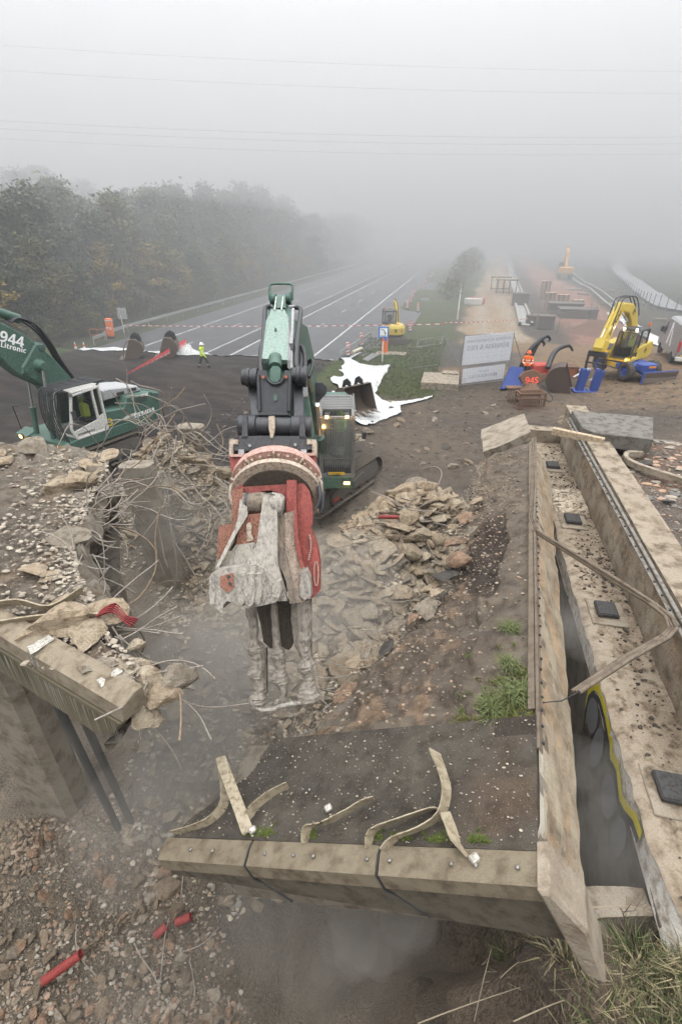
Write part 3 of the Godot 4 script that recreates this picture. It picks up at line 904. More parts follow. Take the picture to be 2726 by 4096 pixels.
func build_slab() -> void:
	var o := thing("tilted_deck", "collapsed bridge deck tilted into the rubble, broken road surface beyond a grey footway", "bridge deck")
	# road part: scraped surface, broken lower edge
	var g := []; var cols := []
	for i in 150:
		var a := 1.06 + i * 0.0475
		var row := []; var cr := []
		var bm := slab_left(a) + nz2.get_noise_2d(a * 4.0, 2.0) * 0.14 + nz.get_noise_2d(a * 30.0, 5.0) * 0.25
		for j in 64:
			var b := bm * pow(j / 63.0, 0.9)
			var edge := sm(bm - 0.35, bm, b)
			var rut := sin(a * 17.0 + nz2.get_noise_2d(a * 1.2, b * 1.2) * 5.0 + b * 2.0) * sm(1.9, 2.3, a) * sm(4.2, 3.2, a) * sm(0.15, 0.25, b) * sm(0.75, 0.55, b)
			var pitk := sm(0.42, 0.52, b + nz2.get_noise_2d(a * 1.3, b) * 0.12) * sm(3.0, 3.4, a) * sm(5.6, 4.9, a)
			var step := sm(0.72, 0.78, b + nz2.get_noise_2d(a * 3.0, b) * 0.1) * sm(1.25, 1.5, a) * sm(3.6, 3.2, a)
			var n1 := nz2.get_noise_2d(a * 2.4, b * 2.4)
			var n2 := nz2.get_noise_2d(a * 7.0 + 40.0, b * 7.0)
			var n3 := nz.get_noise_2d(a * 22.0, b * 22.0 + 9.0)
			var y := 0.01 + rut * 0.02 - pitk * 0.08 - step * 0.06 + n1 * 0.06 * sm(0.05, 0.4, b) + n2 * 0.035 * sm(0.05, 0.5, b) + floorf(n3 * 7.0) * 0.016 * sm(0.4, 0.8, b) - edge * (0.08 + 0.10 * absf(n2)) 
			row.append(Vector3(b, y, -a) + Vector3(n2 * 0.02, 0, n1 * 0.02) * sm(0.1, 0.4, b))
			var c := Color(0.31, 0.255, 0.195).lerp(Color(0.225, 0.18, 0.14), clampf(0.5 + n1 * 1.6, 0.0, 1.0))
			c = c.lerp(Color(0.075, 0.052, 0.038), clampf(pitk * 0.95, 0.0, 1.0) * sm(1.35, 1.0, b))
			c = c.lerp(Color(0.17, 0.13, 0.10), step * (0.55 + 0.4 * n2) )
			c = c.lerp(Color(0.44, 0.31, 0.21), sm(0.06, 0.3, n1 + n2 * 0.5) * sm(0.7, 1.1, b) * 0.9)
			c = c.lerp(Color(0.42, 0.37, 0.295), edge * 0.8)
			c = c.lerp(Color(0.33, 0.28, 0.22), sm(0.3, 0.1, b) * 0.5)
			c = c.lerp(Color(0.10, 0.085, 0.075), clampf(-rut, 0.0, 1.0) * 0.5)
			c = c.lerp(Color(0.09, 0.075, 0.062), sm(0.05, 0.35, -n1) * sm(2.2, 1.3, a) * sm(1.5, 0.8, b) * 0.8)
			cr.append(c)
		g.append(row); cols.append(cr)
	var mb := MB.new()
	sheet(mb, g, cols)
	# broken face under the ragged edge
	var f := []; var fc := []
	for i in 150:
		var e: Vector3 = g[i][63]
		var row := [e]
		var cr := [Color(0.33, 0.29, 0.235)]
		for k in range(1, 6):
			row.append(e + Vector3(nz2.get_noise_2d(e.z * 6.0, k * 3.0) * 0.16 - 0.05 * k, -0.13 * k, nz2.get_noise_2d(e.z * 5.0, 40.0 + k) * 0.08))
			cr.append(Color(0.30, 0.265, 0.215))
		f.append(row); fc.append(cr)
	sheet(mb, f, fc)
	mb.col = Color(0.25, 0.22, 0.18)
	mb.quad(g[0][0] + Vector3(0, -0.78, 0), g[149][0] + Vector3(0, -0.78, 0), f[149][5], f[0][5])
	part("road_surface", mb, mats["slabtop"], o, slab_at)
	# footway, with its coarse grey asphalt
	g = []; cols = []
	for i in 30:
		var a := 1.12 - i * 1.14 / 29.0
		var row := []; var cr := []
		var bm := slab_left(a) + nz2.get_noise_2d(a * 7.0, 12.0) * 0.05
		for j in 60:
			var b := bm * j / 59.0
			var n1 := nz2.get_noise_2d(a * 2.0 + 5.0, b * 2.0)
			row.append(Vector3(b, 0.085 + n1 * 0.006 - sm(bm - 0.02, bm, b) * 0.04, -a))
			var c := Color(0.155, 0.135, 0.108).lerp(Color(0.115, 0.10, 0.08), clampf(0.5 + n1 * 1.3, 0.0, 1.0))
			c = c.lerp(Color(0.19, 0.13, 0.085), sm(0.75, 0.2, b) * clampf(0.3 + n1 * 1.5, 0.0, 0.8))
			if a > 0.95 and b < 0.32: c = Color(0.08, 0.06, 0.045)
			cr.append(c)
		g.append(row); cols.append(cr)
	mb = MB.new()
	sheet(mb, g, cols, true)
	mb.col = Color(0.16, 0.14, 0.115)
	for j in 59:
		mb.quad(g[0][j], g[0][j + 1], g[0][j + 1] + Vector3(0, -0.14, -0.01), g[0][j] + Vector3(0, -0.14, -0.01))
	for i in 29:
		mb.quad(g[i][59], g[i + 1][59], g[i + 1][59] + Vector3(-0.05, -0.5, 0), g[i][59] + Vector3(-0.05, -0.5, 0))
	part("footway", mb, mats["slabtop"], o, slab_at)
	# the body of the deck below the footway and its end
	mb = MB.new()
	rbox(mb, Vector3(1.65, -0.36, -0.5), Vector3(3.3, 0.78, 1.16), Basis(), 0.3, 0.015, 1.0)
	part("deck_body", mb, mats["darkconcrete"], o, slab_at)
	# coping, three cast lengths
	for q in [[0.0, 1.20, 0], [1.22, 2.55, 1], [2.57, 3.74, 2]]:
		mb = MB.new()
		var w: float = q[1] - q[0]
		mb.prism([Vector2(0.0, 0.095), Vector2(0.07, 0.10), Vector2(0.20, 0.06), Vector2(0.21, -0.08), Vector2(0.17, -0.10), Vector2(0.0, -0.10)], w, Transform3D(Basis(Vector3(0, 0, 1), Vector3.UP, Vector3(-1, 0, 0)), Vector3(q[0] + w / 2, 0, 0.03)), 0.006)
		part("coping_length", mb, mats["coping"], o, slab_at)
	mb = MB.new()
	mb.prism([Vector2(0.0, -0.1), Vector2(3.72, -0.1), Vector2(3.72, -0.2), Vector2(0.0, -0.56)], 0.2, Transform3D(Basis(), Vector3(0, 0, 0.12)), 0.01)
	part("edge_beam", mb, M("edgebeam", Color(0.11, 0.098, 0.075), 0.9, noi["con"], 0.8, noi["conb"], 0.6, 0.0, noi["cond"], 0.5), o, slab_at)
	for x in [1.21, 2.56]:
		mb = MB.new()
		mb.tube([Vector3(x, 0.10, 0.05), Vector3(x, 0.10, 0.10), Vector3(x, 0.065, 0.232), Vector3(x, -0.10, 0.243), Vector3(x - 0.05, -0.2, 0.222), Vector3(x - 0.22, -0.45, 0.222)], 0.009, 5)
		part("joint_sealant", mb, mats["black"], o, slab_at)
	for x in [0.13, 0.42, 0.60, 1.10, 1.30, 1.82, 2.03, 2.35, 3.0, 3.3]:
		mb = MB.new()
		mb.ball(Vector3(x, 0.10, 0.14), Vector3(0.018, 0.014, 0.018), Basis(), 8)
		part("anchor_bolt", mb, mats["steel"], o, slab_at)
	# end face of the deck: cream, spalled, with the plate of the joint along its top
	g = []; cols = []
	for i in 102:
		var a := -0.22 + i * 0.0815
		var row := []; var cr := []
		for j in 12:
			var v := j / 11.0
			var n1 := nz2.get_noise_2d(a * 1.6 + v * 2.2, v * 3.0 - a * 0.4)
			var n2 := nz2.get_noise_2d(a * 6.0, v * 5.0)
			var x := -0.01 + (maxf(n1, 0.0) * 0.07 + n2 * 0.012) * sm(0.0, 0.2, v) + (0.0 if a > 0.15 or v > 0.55 else 0.10 * sm(0.15, 0.0, a))
			row.append(Vector3(x - 0.05 * v, 0.06 - 0.86 * v, -a))
			var c := Color(0.40, 0.355, 0.275).lerp(Color(0.29, 0.24, 0.18), clampf(0.5 + n1 * 1.5, 0.0, 1.0))
			c = c.lerp(Color(0.44, 0.32, 0.20), sm(0.1, 0.35, n1 + n2 * 0.4) * 0.5)
			c = c.lerp(Color(0.58, 0.56, 0.52), sm(0.12, 0.02, v) * 0.7)
			c = c.lerp(Color(0.12, 0.10, 0.085), sm(0.28, 0.42, n2) * sm(0.7, 0.2, v) * 0.8)
			cr.append(c)
		g.append(row); cols.append(cr)
	mb = MB.new()
	sheet(mb, g, cols)
	part("end_face", mb, mats["backwall"], o, slab_at)
	mb = MB.new()
	mb.box(Vector3(-0.005, 0.03, -4.4), Vector3(0.03, 0.09, 7.2), 0.005)
	mb.box(Vector3(0.045, 0.075, -4.6), Vector3(0.06, 0.015, 6.8), 0.003)
	part("joint_plate", mb, mats["ruststeel"], o, slab_at)
	for i in 40:
		mb = MB.new()
		mb.ball(Vector3(-0.03, 0.0 + 0.01 * (i % 3), -0.9 - i * 0.165), Vector3(0.012, 0.016, 0.016), Basis(), 6)
		part("bolt", mb, mats["black"], o, slab_at)
	# bevelled end block of the coping
	mb = MB.new()
	mb.prism([Vector2(-0.06, 0.10), Vector2(0.02, 0.10), Vector2(0.02, -0.80), Vector2(-0.10, -0.90), Vector2(-0.16, -0.30)], 0.34, Transform3D(Basis(), Vector3(-0.02, 0.0, 0.12)), 0.02)
	part("end_block", mb, mats["shelf"], o, slab_at)
	# far piece of the deck, broken off and lying higher
	mb = MB.new()
	mb.t = slab_at
	rbox(mb, Vector3(0.62, 0.02, -9.2), Vector3(1.05, 0.16, 1.5), Basis(Vector3.UP, -0.1) * Basis(Vector3(1, 0, 0), 0.03), 0.15, 0.05, 1.4)
	solo("deck_fragment", mb, mats["concrete"], "flat broken deck piece lying at the far upper end of the tilted deck", "concrete slab")

# bent flat bars of the parapet rail: (a, b) on the footway, then height
func ribbon(mb: MB, pts: Array, w: float, th: float, sides: Array) -> void:
	# flat bar swept along pts, its width along sides[i]
	for i in pts.size() - 1:
		var d: Vector3 = (pts[i + 1] - pts[i]).normalized()
		var s0: Vector3 = sides[i % sides.size()]
		var s1: Vector3 = sides[(i + 1) % sides.size()]
		s0 = (s0 - d * s0.dot(d)).normalized() * w * 0.5
		s1 = (s1 - d * s1.dot(d)).normalized() * w * 0.5
		var u0 := d.cross(s0).normalized() * th * 0.5
		var u1 := d.cross(s1).normalized() * th * 0.5
		var c: Vector3 = (pts[i] + pts[i + 1]) * 0.5
		var q := [pts[i] + s0 + u0, pts[i] - s0 + u0, pts[i] - s0 - u0, pts[i] + s0 - u0]
		var r := [pts[i + 1] + s1 + u1, pts[i + 1] - s1 + u1, pts[i + 1] - s1 - u1, pts[i + 1] + s1 - u1]
		for k in 4:
			mb.quad_out(q[k], q[(k + 1) % 4], r[(k + 1) % 4], r[k], c)
		if i == 0: mb.quad_out(q[0], q[1], q[2], q[3], c)
		if i == pts.size() - 2: mb.quad_out(r[0], r[1], r[2], r[3], c)

func curve(pts: Array, per := 5) -> Array:
	var o := []
	var m := pts.size()
	for i in m - 1:
		var a: Vector3 = pts[maxi(i - 1, 0)]; var b: Vector3 = pts[i]; var c: Vector3 = pts[i + 1]; var d: Vector3 = pts[mini(i + 2, m - 1)]
		for k in per:
			o.append(b.cubic_interpolate(c, a, d, float(k) / per))
	o.append(pts[-1])
	return o

func build_rails() -> void:
	var at := func(a: float, b: float, h: float) -> Vector3: return slab_at * Vector3(b, h + 0.09, -a)
	var defs := [
		["bent rail strip curving along the lower edge of the footway at its left end", [[0.0, 3.66, 0.03], [0.06, 3.35, 0.05], [0.16, 3.18, 0.04], [0.32, 3.12, 0.07], [0.55, 3.2, 0.22], [0.64, 3.24, 0.32]], Vector3(0.2, 1, 0.3)],
		["upright bent rail strip standing on the left end of the footway", [[0.64, 3.24, 0.30], [0.42, 3.02, 0.22], [0.2, 2.8, 0.12], [0.06, 2.68, 0.02], [0.04, 2.60, 0.03]], Vector3(0.9, 0.3, 0.5)],
		["short rail strip rising from the mossy patch at the left of the footway", [[0.12, 2.74, 0.0], [0.22, 2.70, 0.06], [0.36, 2.55, 0.08], [0.48, 2.38, 0.06]], Vector3(0.3, 1, 0.5)],
		["wavy rail strip lying in the middle of the footway", [[-0.03, 1.95, 0.0], [0.06, 1.93, 0.08], [0.08, 1.76, 0.10], [0.2, 1.58, 0.07], [0.27, 1.42, 0.10], [0.31, 1.33, 0.09]], Vector3(0.2, 1, 0.6)],
		["upper of the two straight rail strips lying side by side on the footway", [[-0.04, 1.31, 0.0], [0.05, 1.27, 0.07], [0.15, 1.02, 0.07], [0.24, 0.80, 0.05], [0.25, 0.74, 0.04]], Vector3(0.2, 1, 0.6)],
		["long rail strip bent upright at its right end on the footway", [[-0.08, 1.16, 0.03], [0.0, 1.06, 0.06], [0.08, 0.86, 0.06], [0.18, 0.70, 0.08], [0.32, 0.64, 0.16], [0.46, 0.68, 0.22], [0.60, 0.76, 0.20], [0.68, 0.80, 0.16]], Vector3(0.3, 1, 0.6)],
		["twisted rail strip reaching from the long one to the coping", [[0.18, 0.66, 0.10], [0.1, 0.62, 0.06], [0.0, 0.57, 0.03], [-0.1, 0.46, 0.02]], Vector3(0.6, 1, 0.0)],
	]
	for d in defs:
		var p := []
		for q in d[1]: p.append(at.call(q[0], q[1], q[2]))
		var mb := MB.new()
		ribbon(mb, curve(p, 3), 0.11, 0.009, [slab_at.basis * d[2]])
		solo("rail_strip", mb, mats["railpaint"], "cream " + d[0], "rail strip", "torn strips of the parapet rail")
	# stumps of the rail posts
	for q in [[0.27, 1.84, "small rusty post stump in the middle of the footway"], [-0.1, 0.44, "bright torn post stump with moss at the right end of the coping"], [0.06, 2.62, "torn post stump at the foot of the upright rail strip"]]:
		var mb := MB.new()
		var p: Vector3 = at.call(q[0], q[1], 0.0)
		mb.box(p + Vector3(0, 0.02, 0), Vector3(0.07, 0.05, 0.06), 0.01, Basis.from_euler(Vector3(0.3, 0.5, 0.2)))
		solo("post_stump", mb, M("torn", Color(0.42, 0.41, 0.38), 0.5, noi["cond"], 3.0, null, 0, 0.4), q[2], "post stump", "rail post stumps")
	# the two rail strips on the left remnant
	for d in [["curved cream rail strip on the left deck remnant above the coping", [Vector3(-4.3, 5.62, -3.9), Vector3(-3.9, 5.64, -4.2), Vector3(-3.55, 5.66, -4.28), Vector3(-3.2, 5.60, -4.25), Vector3(-2.95, 5.66, -4.5)]], ["straight cream rail strip on the left deck remnant, nearer the coping", [Vector3(-4.3, 5.58, -3.75), Vector3(-3.6, 5.6, -4.0), Vector3(-3.0, 5.62, -4.1), Vector3(-2.6, 5.6, -4.12)]]]:
		var mb := MB.new()
		ribbon(mb, curve(d[1], 4), 0.13, 0.016, [Vector3(0.2, 1.0, 0.4)])
		solo("rail_strip", mb, mats["railpaint"], d[0], "rail strip", "torn strips of the parapet rail")

func rem_cut(t: float) -> float:
	return lerp_list(t, [[2.3, -2.6], [2.6, -2.59], [2.9, -2.55], [3.05, -2.75], [3.27, -3.17], [3.67, -3.56], [4.12, -4.17], [4.6, -4.6], [5.57, -5.15], [6.54, -5.6], [7.8, -6.2]])

func build_remnant() -> void:
	var o := thing("deck_remnant", "standing left remnant of the bridge deck with a broken edge full of reinforcement", "bridge deck")
	var F := Transform3D(road_basis, Vector3.ZERO)
	var g := []; var cols := []
	for i in 90:
		var row := []; var cr := []
		var v := i / 89.0
		for j in 90:
			var w := pow(j / 89.0, 0.7)
			var tc := lerpf(2.75, 7.7, v)
			var cut := rem_cut(tc) + nz2.get_noise_2d(tc * 5.0, 71.0) * 0.14 + nz.get_noise_2d(tc * 26.0, 15.0) * 0.2
			var s := lerpf(-13.0, cut, w)
			var t := lerpf(2.6 - 0.30 * (s + 2.59), maxf(7.7 + nz2.get_noise_2d(s * 1.5, 7.0) * 0.5, 2.7 - 0.30 * (s + 2.59)), v)
			var n1 := nz2.get_noise_2d(s * 1.7, t * 1.7 + 60.0)
			var n2 := nz2.get_noise_2d(s * 6.0 + 3.0, t * 6.0)
			var dc := cut - s
			var rub := sm(1.1, 0.1, dc) + sm(5.6, 7.2, t)
			var y := 5.5 + n1 * 0.03 + rub * (0.03 + 0.07 * n2 + 0.06 * n1) + floorf(n2 * 5.0) * 0.012 * clampf(rub, 0, 1) - sm(0.18, 0.0, dc) * 0.16
			row.append(Vector3(s, y, -t))
			var c := Color(0.225, 0.19, 0.15).lerp(Color(0.30, 0.25, 0.195), clampf(0.5 + n1 * 1.5, 0.0, 1.0))
			c = c.lerp(Color(0.33, 0.22, 0.135), sm(0.15, 0.4, n1 - n2 * 0.3) * 0.6)
			c = c.lerp(Color(0.41, 0.37, 0.31), clampf(rub, 0.0, 1.0) * clampf(0.45 + n2, 0.0, 1.0))
			cr.append(c)
		g.append(row); cols.append(cr)
	var mb := MB.new(); mb.t = F
	sheet(mb, g, cols, true)
	var side := []; var sc := []
	for i in 90:
		var e: Vector3 = g[i][89]
		var row := [e]; var cr := [Color(0.40, 0.36, 0.30)]
		for k in range(1, 7):
			row.append(e + Vector3(nz2.get_noise_2d(e.z * 5.0, k * 3.0 + 20.0) * 0.22 - 0.07 * k, -0.125 * k, nz2.get_noise_2d(e.z * 5.0, 90.0 + k) * 0.1))
			cr.append(Color(0.36, 0.32, 0.265) * (0.8 + 0.5 * absf(nz2.get_noise_2d(e.z * 8.0, k * 2.0))))
		side.append(row); sc.append(cr)
	sheet(mb, side, sc, true)
	var far := []
	for j in 90:
		var e: Vector3 = g[89][j]
		far.append([e, e + Vector3(0, -0.35, 0.05 + 0.1 * nz2.get_noise_2d(e.x * 4.0, 2.0)), e + Vector3(0, -0.8, 0.2)])
	sheet(mb, far, null)
	mb.col = Color(0.24, 0.21, 0.17)
	mb.quad(Vector3(-13, 4.72, -5.7), Vector3(-2.9, 4.72, -2.75), Vector3(-6.2, 4.72, -7.6), Vector3(-13, 4.72, -7.7))
	part("road_surface", mb, mats["slabtop"], o)
	# coping in two lengths, chipped, and the streaked fascia under it; x runs along the edge
	var a := Vector3(-2.59, 5.5, -2.6)
	var dirv := Vector3(-1, 0, -0.30).normalized()
	var E := F * Transform3D(Basis(dirv, Vector3.UP, Vector3.UP.cross(dirv)), a)
	for q in [[-0.10, 1.18], [1.24, 3.6], [3.64, 6.2]]:
		mb = MB.new()
		var w: float = q[1] - q[0]
		mb.prism([Vector2(0.0, 0.10), Vector2(0.10, 0.11), Vector2(0.25, 0.06), Vector2(0.27, -0.10), Vector2(0.22, -0.12), Vector2(0.0, -0.12)], w, Transform3D(Basis(Vector3(0, 0, 1), Vector3.UP, Vector3(-1, 0, 0)), Vector3((q[0] + q[1]) / 2, 0.0, -0.14)), 0.008)
		part("coping_length", mb, M("coping2", Color(0.27, 0.235, 0.18), 0.88, noi["con"], 1.1, noi["conb"], 0.6, 0.0, noi["cond"], 0.5), o, E)
	mb = MB.new()
	rbox(mb, Vector3(1.2, 0.02, 0.0), Vector3(0.10, 0.2, 0.24), Basis(Vector3.UP, 0.2), 0.05, 0.05, 5.0)
	part("torn_joint", mb, M("torn", Color(0.42, 0.41, 0.38), 0.5, noi["cond"], 3.0, null, 0, 0.4), o, E)
	mb = MB.new()
	rbox(mb, Vector3(0.25, 0.02, -0.06), Vector3(0.08, 0.18, 0.2), Basis(Vector3.UP, 0.2), 0.05, 0.05, 5.0)
	part("torn_joint", mb, M("torn", Color(0.42, 0.41, 0.38), 0.5, noi["cond"], 3.0, null, 0, 0.4), o, E)
	mb = MB.new()
	mb.prism([Vector2(-0.05, -0.16), Vector2(6.4, -0.16), Vector2(6.4, -0.62), Vector2(0.45, -0.62), Vector2(0.12, -0.40)], 0.16, Transform3D(Basis(), Vector3(0, 0, 0.05)), 0.01)
	part("fascia", mb, M("streaked", Color(0.15, 0.13, 0.085), 0.9, noi["con"], 1.0, null, 0, 0.0, null), o, E)
	# run-off streaks on the fascia
	var st := MB.new()
	var st2 := MB.new()
	for i in 230:
		var x := 0.02 + rng.randf() * 4.6
		var l := rng.randf_range(0.12, 0.42)
		var w := rng.randf_range(0.004, 0.014)
		var y0 := -0.19 - rng.randf() * 0.06
		var z := 0.1335 + rng.randf() * 0.001
		(st if i % 2 else st2).quad(Vector3(x, y0, z), Vector3(x + w, y0, z), Vector3(x + w * 0.7, y0 - l, z), Vector3(x + w * 0.3, y0 - l, z))
	part("lime_streaks", st, M("limestreak", Color(0.33, 0.31, 0.25), 0.9), o, E).set_meta("kind", "stuff")
	part("algae_streaks", st2, M("algae", Color(0.06, 0.06, 0.025), 0.9), o, E).set_meta("kind", "stuff")
	mb = MB.new()
	rbox(mb, Vector3(3.8, -0.46, -0.40), Vector3(5.0, 0.72, 0.6), Basis(), 0.3, 0.02, 1.0)
	part("deck_body", mb, mats["darkconcrete"], o, E)

func build_piers() -> void:
	var pm := M("pier", Color(0.27, 0.245, 0.205), 0.9, noi["con"], 0.5, noi["conb"], 0.6, 0.0, noi["cond"], 0.3)
	var list := [[Vector3(-4.75, 0, -4.95), 4.75, 0.95, 0.55, "nearest grey bridge pier under the left coping with its chamfered edge"], [Vector3(-5.1, 0, -8.6), 4.7, 0.75, 0.5, "bare grey bridge pier below the broken deck edge, second from the front"], [Vector3(-4.7, 0, -11.0), 4.35, 0.85, 0.5, "dusty grey bridge pier leaning under the rebar tangle, third from the front"], [Vector3(-4.5, 0, -14.2), 4.2, 0.8, 0.5, "farthest bridge pier, half hidden behind the rebar and rubble"]]
	for i in list.size():
		var q = list[i]
		var mb := MB.new()
		var w: float = q[2] * 0.5; var d: float = q[3] * 0.5
		var c := 0.13
		mb.prism([Vector2(-w + c, -d), Vector2(w - c, -d), Vector2(w, -d + c), Vector2(w, d - c), Vector2(w - c, d), Vector2(-w + c, d), Vector2(-w, d - c), Vector2(-w, -d + c)], q[1] + 1.0, Transform3D(Basis(Vector3.RIGHT, Vector3(0, 0, 1), Vector3(0, -1, 0)), Vector3(0, q[1] / 2 - 0.5, 0)), 0.01)
		solo("bridge_pier", mb, pm, q[4], "bridge pier", "piers of the demolished bridge", Transform3D(Basis(Vector3.UP, deg_to_rad(-12.5 + [0, -3, 4, 2][i])) * Basis(Vector3.FORWARD, [0.0, 0.0, -0.06, 0.0][i]), q[0]))
	for i in 2:
		var mb := MB.new()
		mb.tube([Vector3(-3.55 + i * 0.16, 4.6, -4.2 - i * 0.1), Vector3(-3.6 + i * 0.17, 0.6, -4.5 - i * 0.1)], 0.055, 10)
		solo("drain_pipe", mb, mats["pipe"], ["dark drain pipe against the near pier", "second dark drain pipe, just right of the first by the near pier"][i], "pipe")

# ---- rubble and reinforcement ---------------------------------------------------------
var rocks := []
var pebbles := []

func rock_mesh(sd: int, flat := 1.0, sub := 2, cuts := 11, rough := 0.05) -> ArrayMesh:
	# convex chunk: a ball cut by random planes, roughened
	var r := RandomNumberGenerator.new()
	r.seed = sd
	var pl := []
	for i in cuts:
		var d := Vector3(r.randfn(), r.randfn(), r.randfn()).normalized()
		pl.append([d, r.randf_range(0.42, 0.9)])
	var f := []
	var g := (1.0 + sqrt(5.0)) / 2.0
	var vs := [Vector3(-1, g, 0), Vector3(1, g, 0), Vector3(-1, -g, 0), Vector3(1, -g, 0), Vector3(0, -1, g), Vector3(0, 1, g), Vector3(0, -1, -g), Vector3(0, 1, -g), Vector3(g, 0, -1), Vector3(g, 0, 1), Vector3(-g, 0, -1), Vector3(-g, 0, 1)]
	for q in [[0, 11, 5], [0, 5, 1], [0, 1, 7], [0, 7, 10], [0, 10, 11], [1, 5, 9], [5, 11, 4], [11, 10, 2], [10, 7, 6], [7, 1, 8], [3, 9, 4], [3, 4, 2], [3, 2, 6], [3, 6, 8], [3, 8, 9], [4, 9, 5], [2, 4, 11], [6, 2, 10], [8, 6, 7], [9, 8, 1]]:
		f.append([vs[q[0]].normalized(), vs[q[1]].normalized(), vs[q[2]].normalized()])
	for k in sub:
		var h := []
		for q in f:
			var a: Vector3 = (q[0] + q[1]).normalized(); var b: Vector3 = (q[1] + q[2]).normalized(); var c: Vector3 = (q[2] + q[0]).normalized()
			h.append([q[0], a, c]); h.append([a, q[1], b]); h.append([c, b, q[2]]); h.append([a, b, c])
		f = h
	var at := func(d: Vector3) -> Vector3:
		var m := 1.15
		for p in pl:
			var k: float = d.dot(p[0])
			if k > 0.05: m = minf(m, p[1] / k)
		m *= 1.0 + rough * nz2.get_noise_3d(d.x * 3.0 + sd, d.y * 3.0, d.z * 3.0) * 2.0
		return Vector3(d.x, d.y * flat, d.z) * m
	var mb := MB.new()
	for q in f:
		mb.tri_out(at.call(q[0]), at.call(q[1]), at.call(q[2]), Vector3.ZERO)
	return mb.done()

func rubble_mats() -> void:
	for q in [["beige", Color(0.42, 0.35, 0.262)], ["dusty", Color(0.39, 0.335, 0.255)], ["grey", Color(0.285, 0.255, 0.21)], ["white", Color(0.46, 0.405, 0.32)], ["brown", Color(0.25, 0.20, 0.15)], ["reddish", Color(0.30, 0.205, 0.145)], ["dark", Color(0.085, 0.08, 0.075)], ["earth", Color(0.19, 0.155, 0.115)]]:
		M("rock_" + q[0], q[1], 0.95, noi["con"], 1.6, noi["conb"], 3.0, 0.0, noi["cond"], 0.9)
	M("crumbs", Color(1, 1, 1), 0.95, null, 1, null, 1, 0, null, 1, true)
	M("chunks", Color(1, 1, 1), 0.95, noi["con"], 1.6, noi["conb"], 3.0, 0.0, noi["cond"], 0.9, true)
	M("rebar", Color(0.33, 0.30, 0.265), 0.7, noi["cond"], 3.0, null, 0, 0.2)
	M("rebar_rust", Color(0.25, 0.19, 0.135), 0.85, noi["cond"], 3.0)

func surf(zone: String, x: float, z: float) -> float:
	if zone == "deck": return 5.52
	return ground(x, z)

# z: name, list of [x, z, rx, rz] ellipses, big count, sizes, small count, small sizes, colours, label
func rubble_zone(key: String, where: Array, big: int, lo: float, hi: float, small: int, slo: float, shi: float, kinds: Array, label: String, sd: int, lift := -1.0, flat := 0.8) -> void:
	var r := RandomNumberGenerator.new()
	r.seed = sd
	for i in big:
		var e = where[r.randi() % where.size()]
		var a := r.randf() * TAU
		var q := sqrt(r.randf())
		var x: float = e[0] + cos(a) * q * e[2]
		var z: float = e[1] + sin(a) * q * e[3]
		var size := lo * pow(hi / lo, pow(r.randf(), 1.4))
		var y := ground(x, z) if lift < 0.0 else lift
		var bs := Basis.from_euler(Vector3(r.randf_range(-0.6, 0.6), r.randf() * TAU, r.randf_range(-0.6, 0.6))).scaled_local(Vector3(size * r.randf_range(0.8, 1.35), size * r.randf_range(0.55, 1.0) * flat, size * r.randf_range(0.75, 1.2)))
		var m: Material = mats["rock_" + kinds[r.randi() % kinds.size()]]
		solo("rubble_chunk", rocks[r.randi() % rocks.size()], m, label, "rubble", "broken concrete chunks " + key, Transform3D(bs, Vector3(x, y + size * 0.22, z)))
	var tr := []; var cs := []
	for i in small:
		var e = where[r.randi() % where.size()]
		var a := r.randf() * TAU
		var q := sqrt(r.randf()) * 1.1
		var x: float = e[0] + cos(a) * q * e[2]
		var z: float = e[1] + sin(a) * q * e[3]
		var size := slo * pow(shi / slo, pow(r.randf(), 2.2))
		var y := ground(x, z) if lift < 0.0 else lift
		tr.append(Transform3D(Basis.from_euler(Vector3(r.randf() * TAU, r.randf() * TAU, r.randf() * TAU)).scaled(Vector3(size * 1.2, size * 0.8 * flat, size)), Vector3(x, y + size * 0.15, z)))
		cs.append((mats["rock_" + kinds[r.randi() % kinds.size()]] as StandardMaterial3D).albedo_color.srgb_to_linear() * r.randf_range(0.7, 1.15))
	# mid sized chunks too many to pick out singly
	if small > 3000:
		for k in 4:
			var t3 := []; var c3 := []
			for i in (260 if sd == 1 else 150):
				var e = where[r.randi() % where.size()]
				var a := r.randf() * TAU
				var q := sqrt(r.randf()) * 1.05
				var x: float = e[0] + cos(a) * q * e[2]
				var z: float = e[1] + sin(a) * q * e[3]
				var size := lo * r.randf_range(0.5, 1.5)
				t3.append(Transform3D(Basis.from_euler(Vector3(r.randf_range(-0.8, 0.8), r.randf() * TAU, r.randf_range(-0.8, 0.8))).scaled_local(Vector3(size * r.randf_range(0.9, 1.5), size * r.randf_range(0.5, 1.0) * flat, size)), Vector3(x, ground(x, z) + size * 0.25, z)))
				c3.append((mats["rock_" + kinds[r.randi() % kinds.size()]] as StandardMaterial3D).albedo_color.srgb_to_linear() * r.randf_range(0.85, 1.12))
			scatter("rubble", rocks[(k * 2 + sd) % 9], mats["chunks"], t3, c3, self, "broken concrete lumps " + key)
	if small:
		for k in 3:
			var t2 := []; var c2 := []
			for i in range(k, tr.size(), 3):
				t2.append(tr[i]); c2.append(cs[i])
			scatter("rubble", pebbles[(k + sd) % pebbles.size()], mats["crumbs"], t2, c2, self, "small broken concrete " + key)

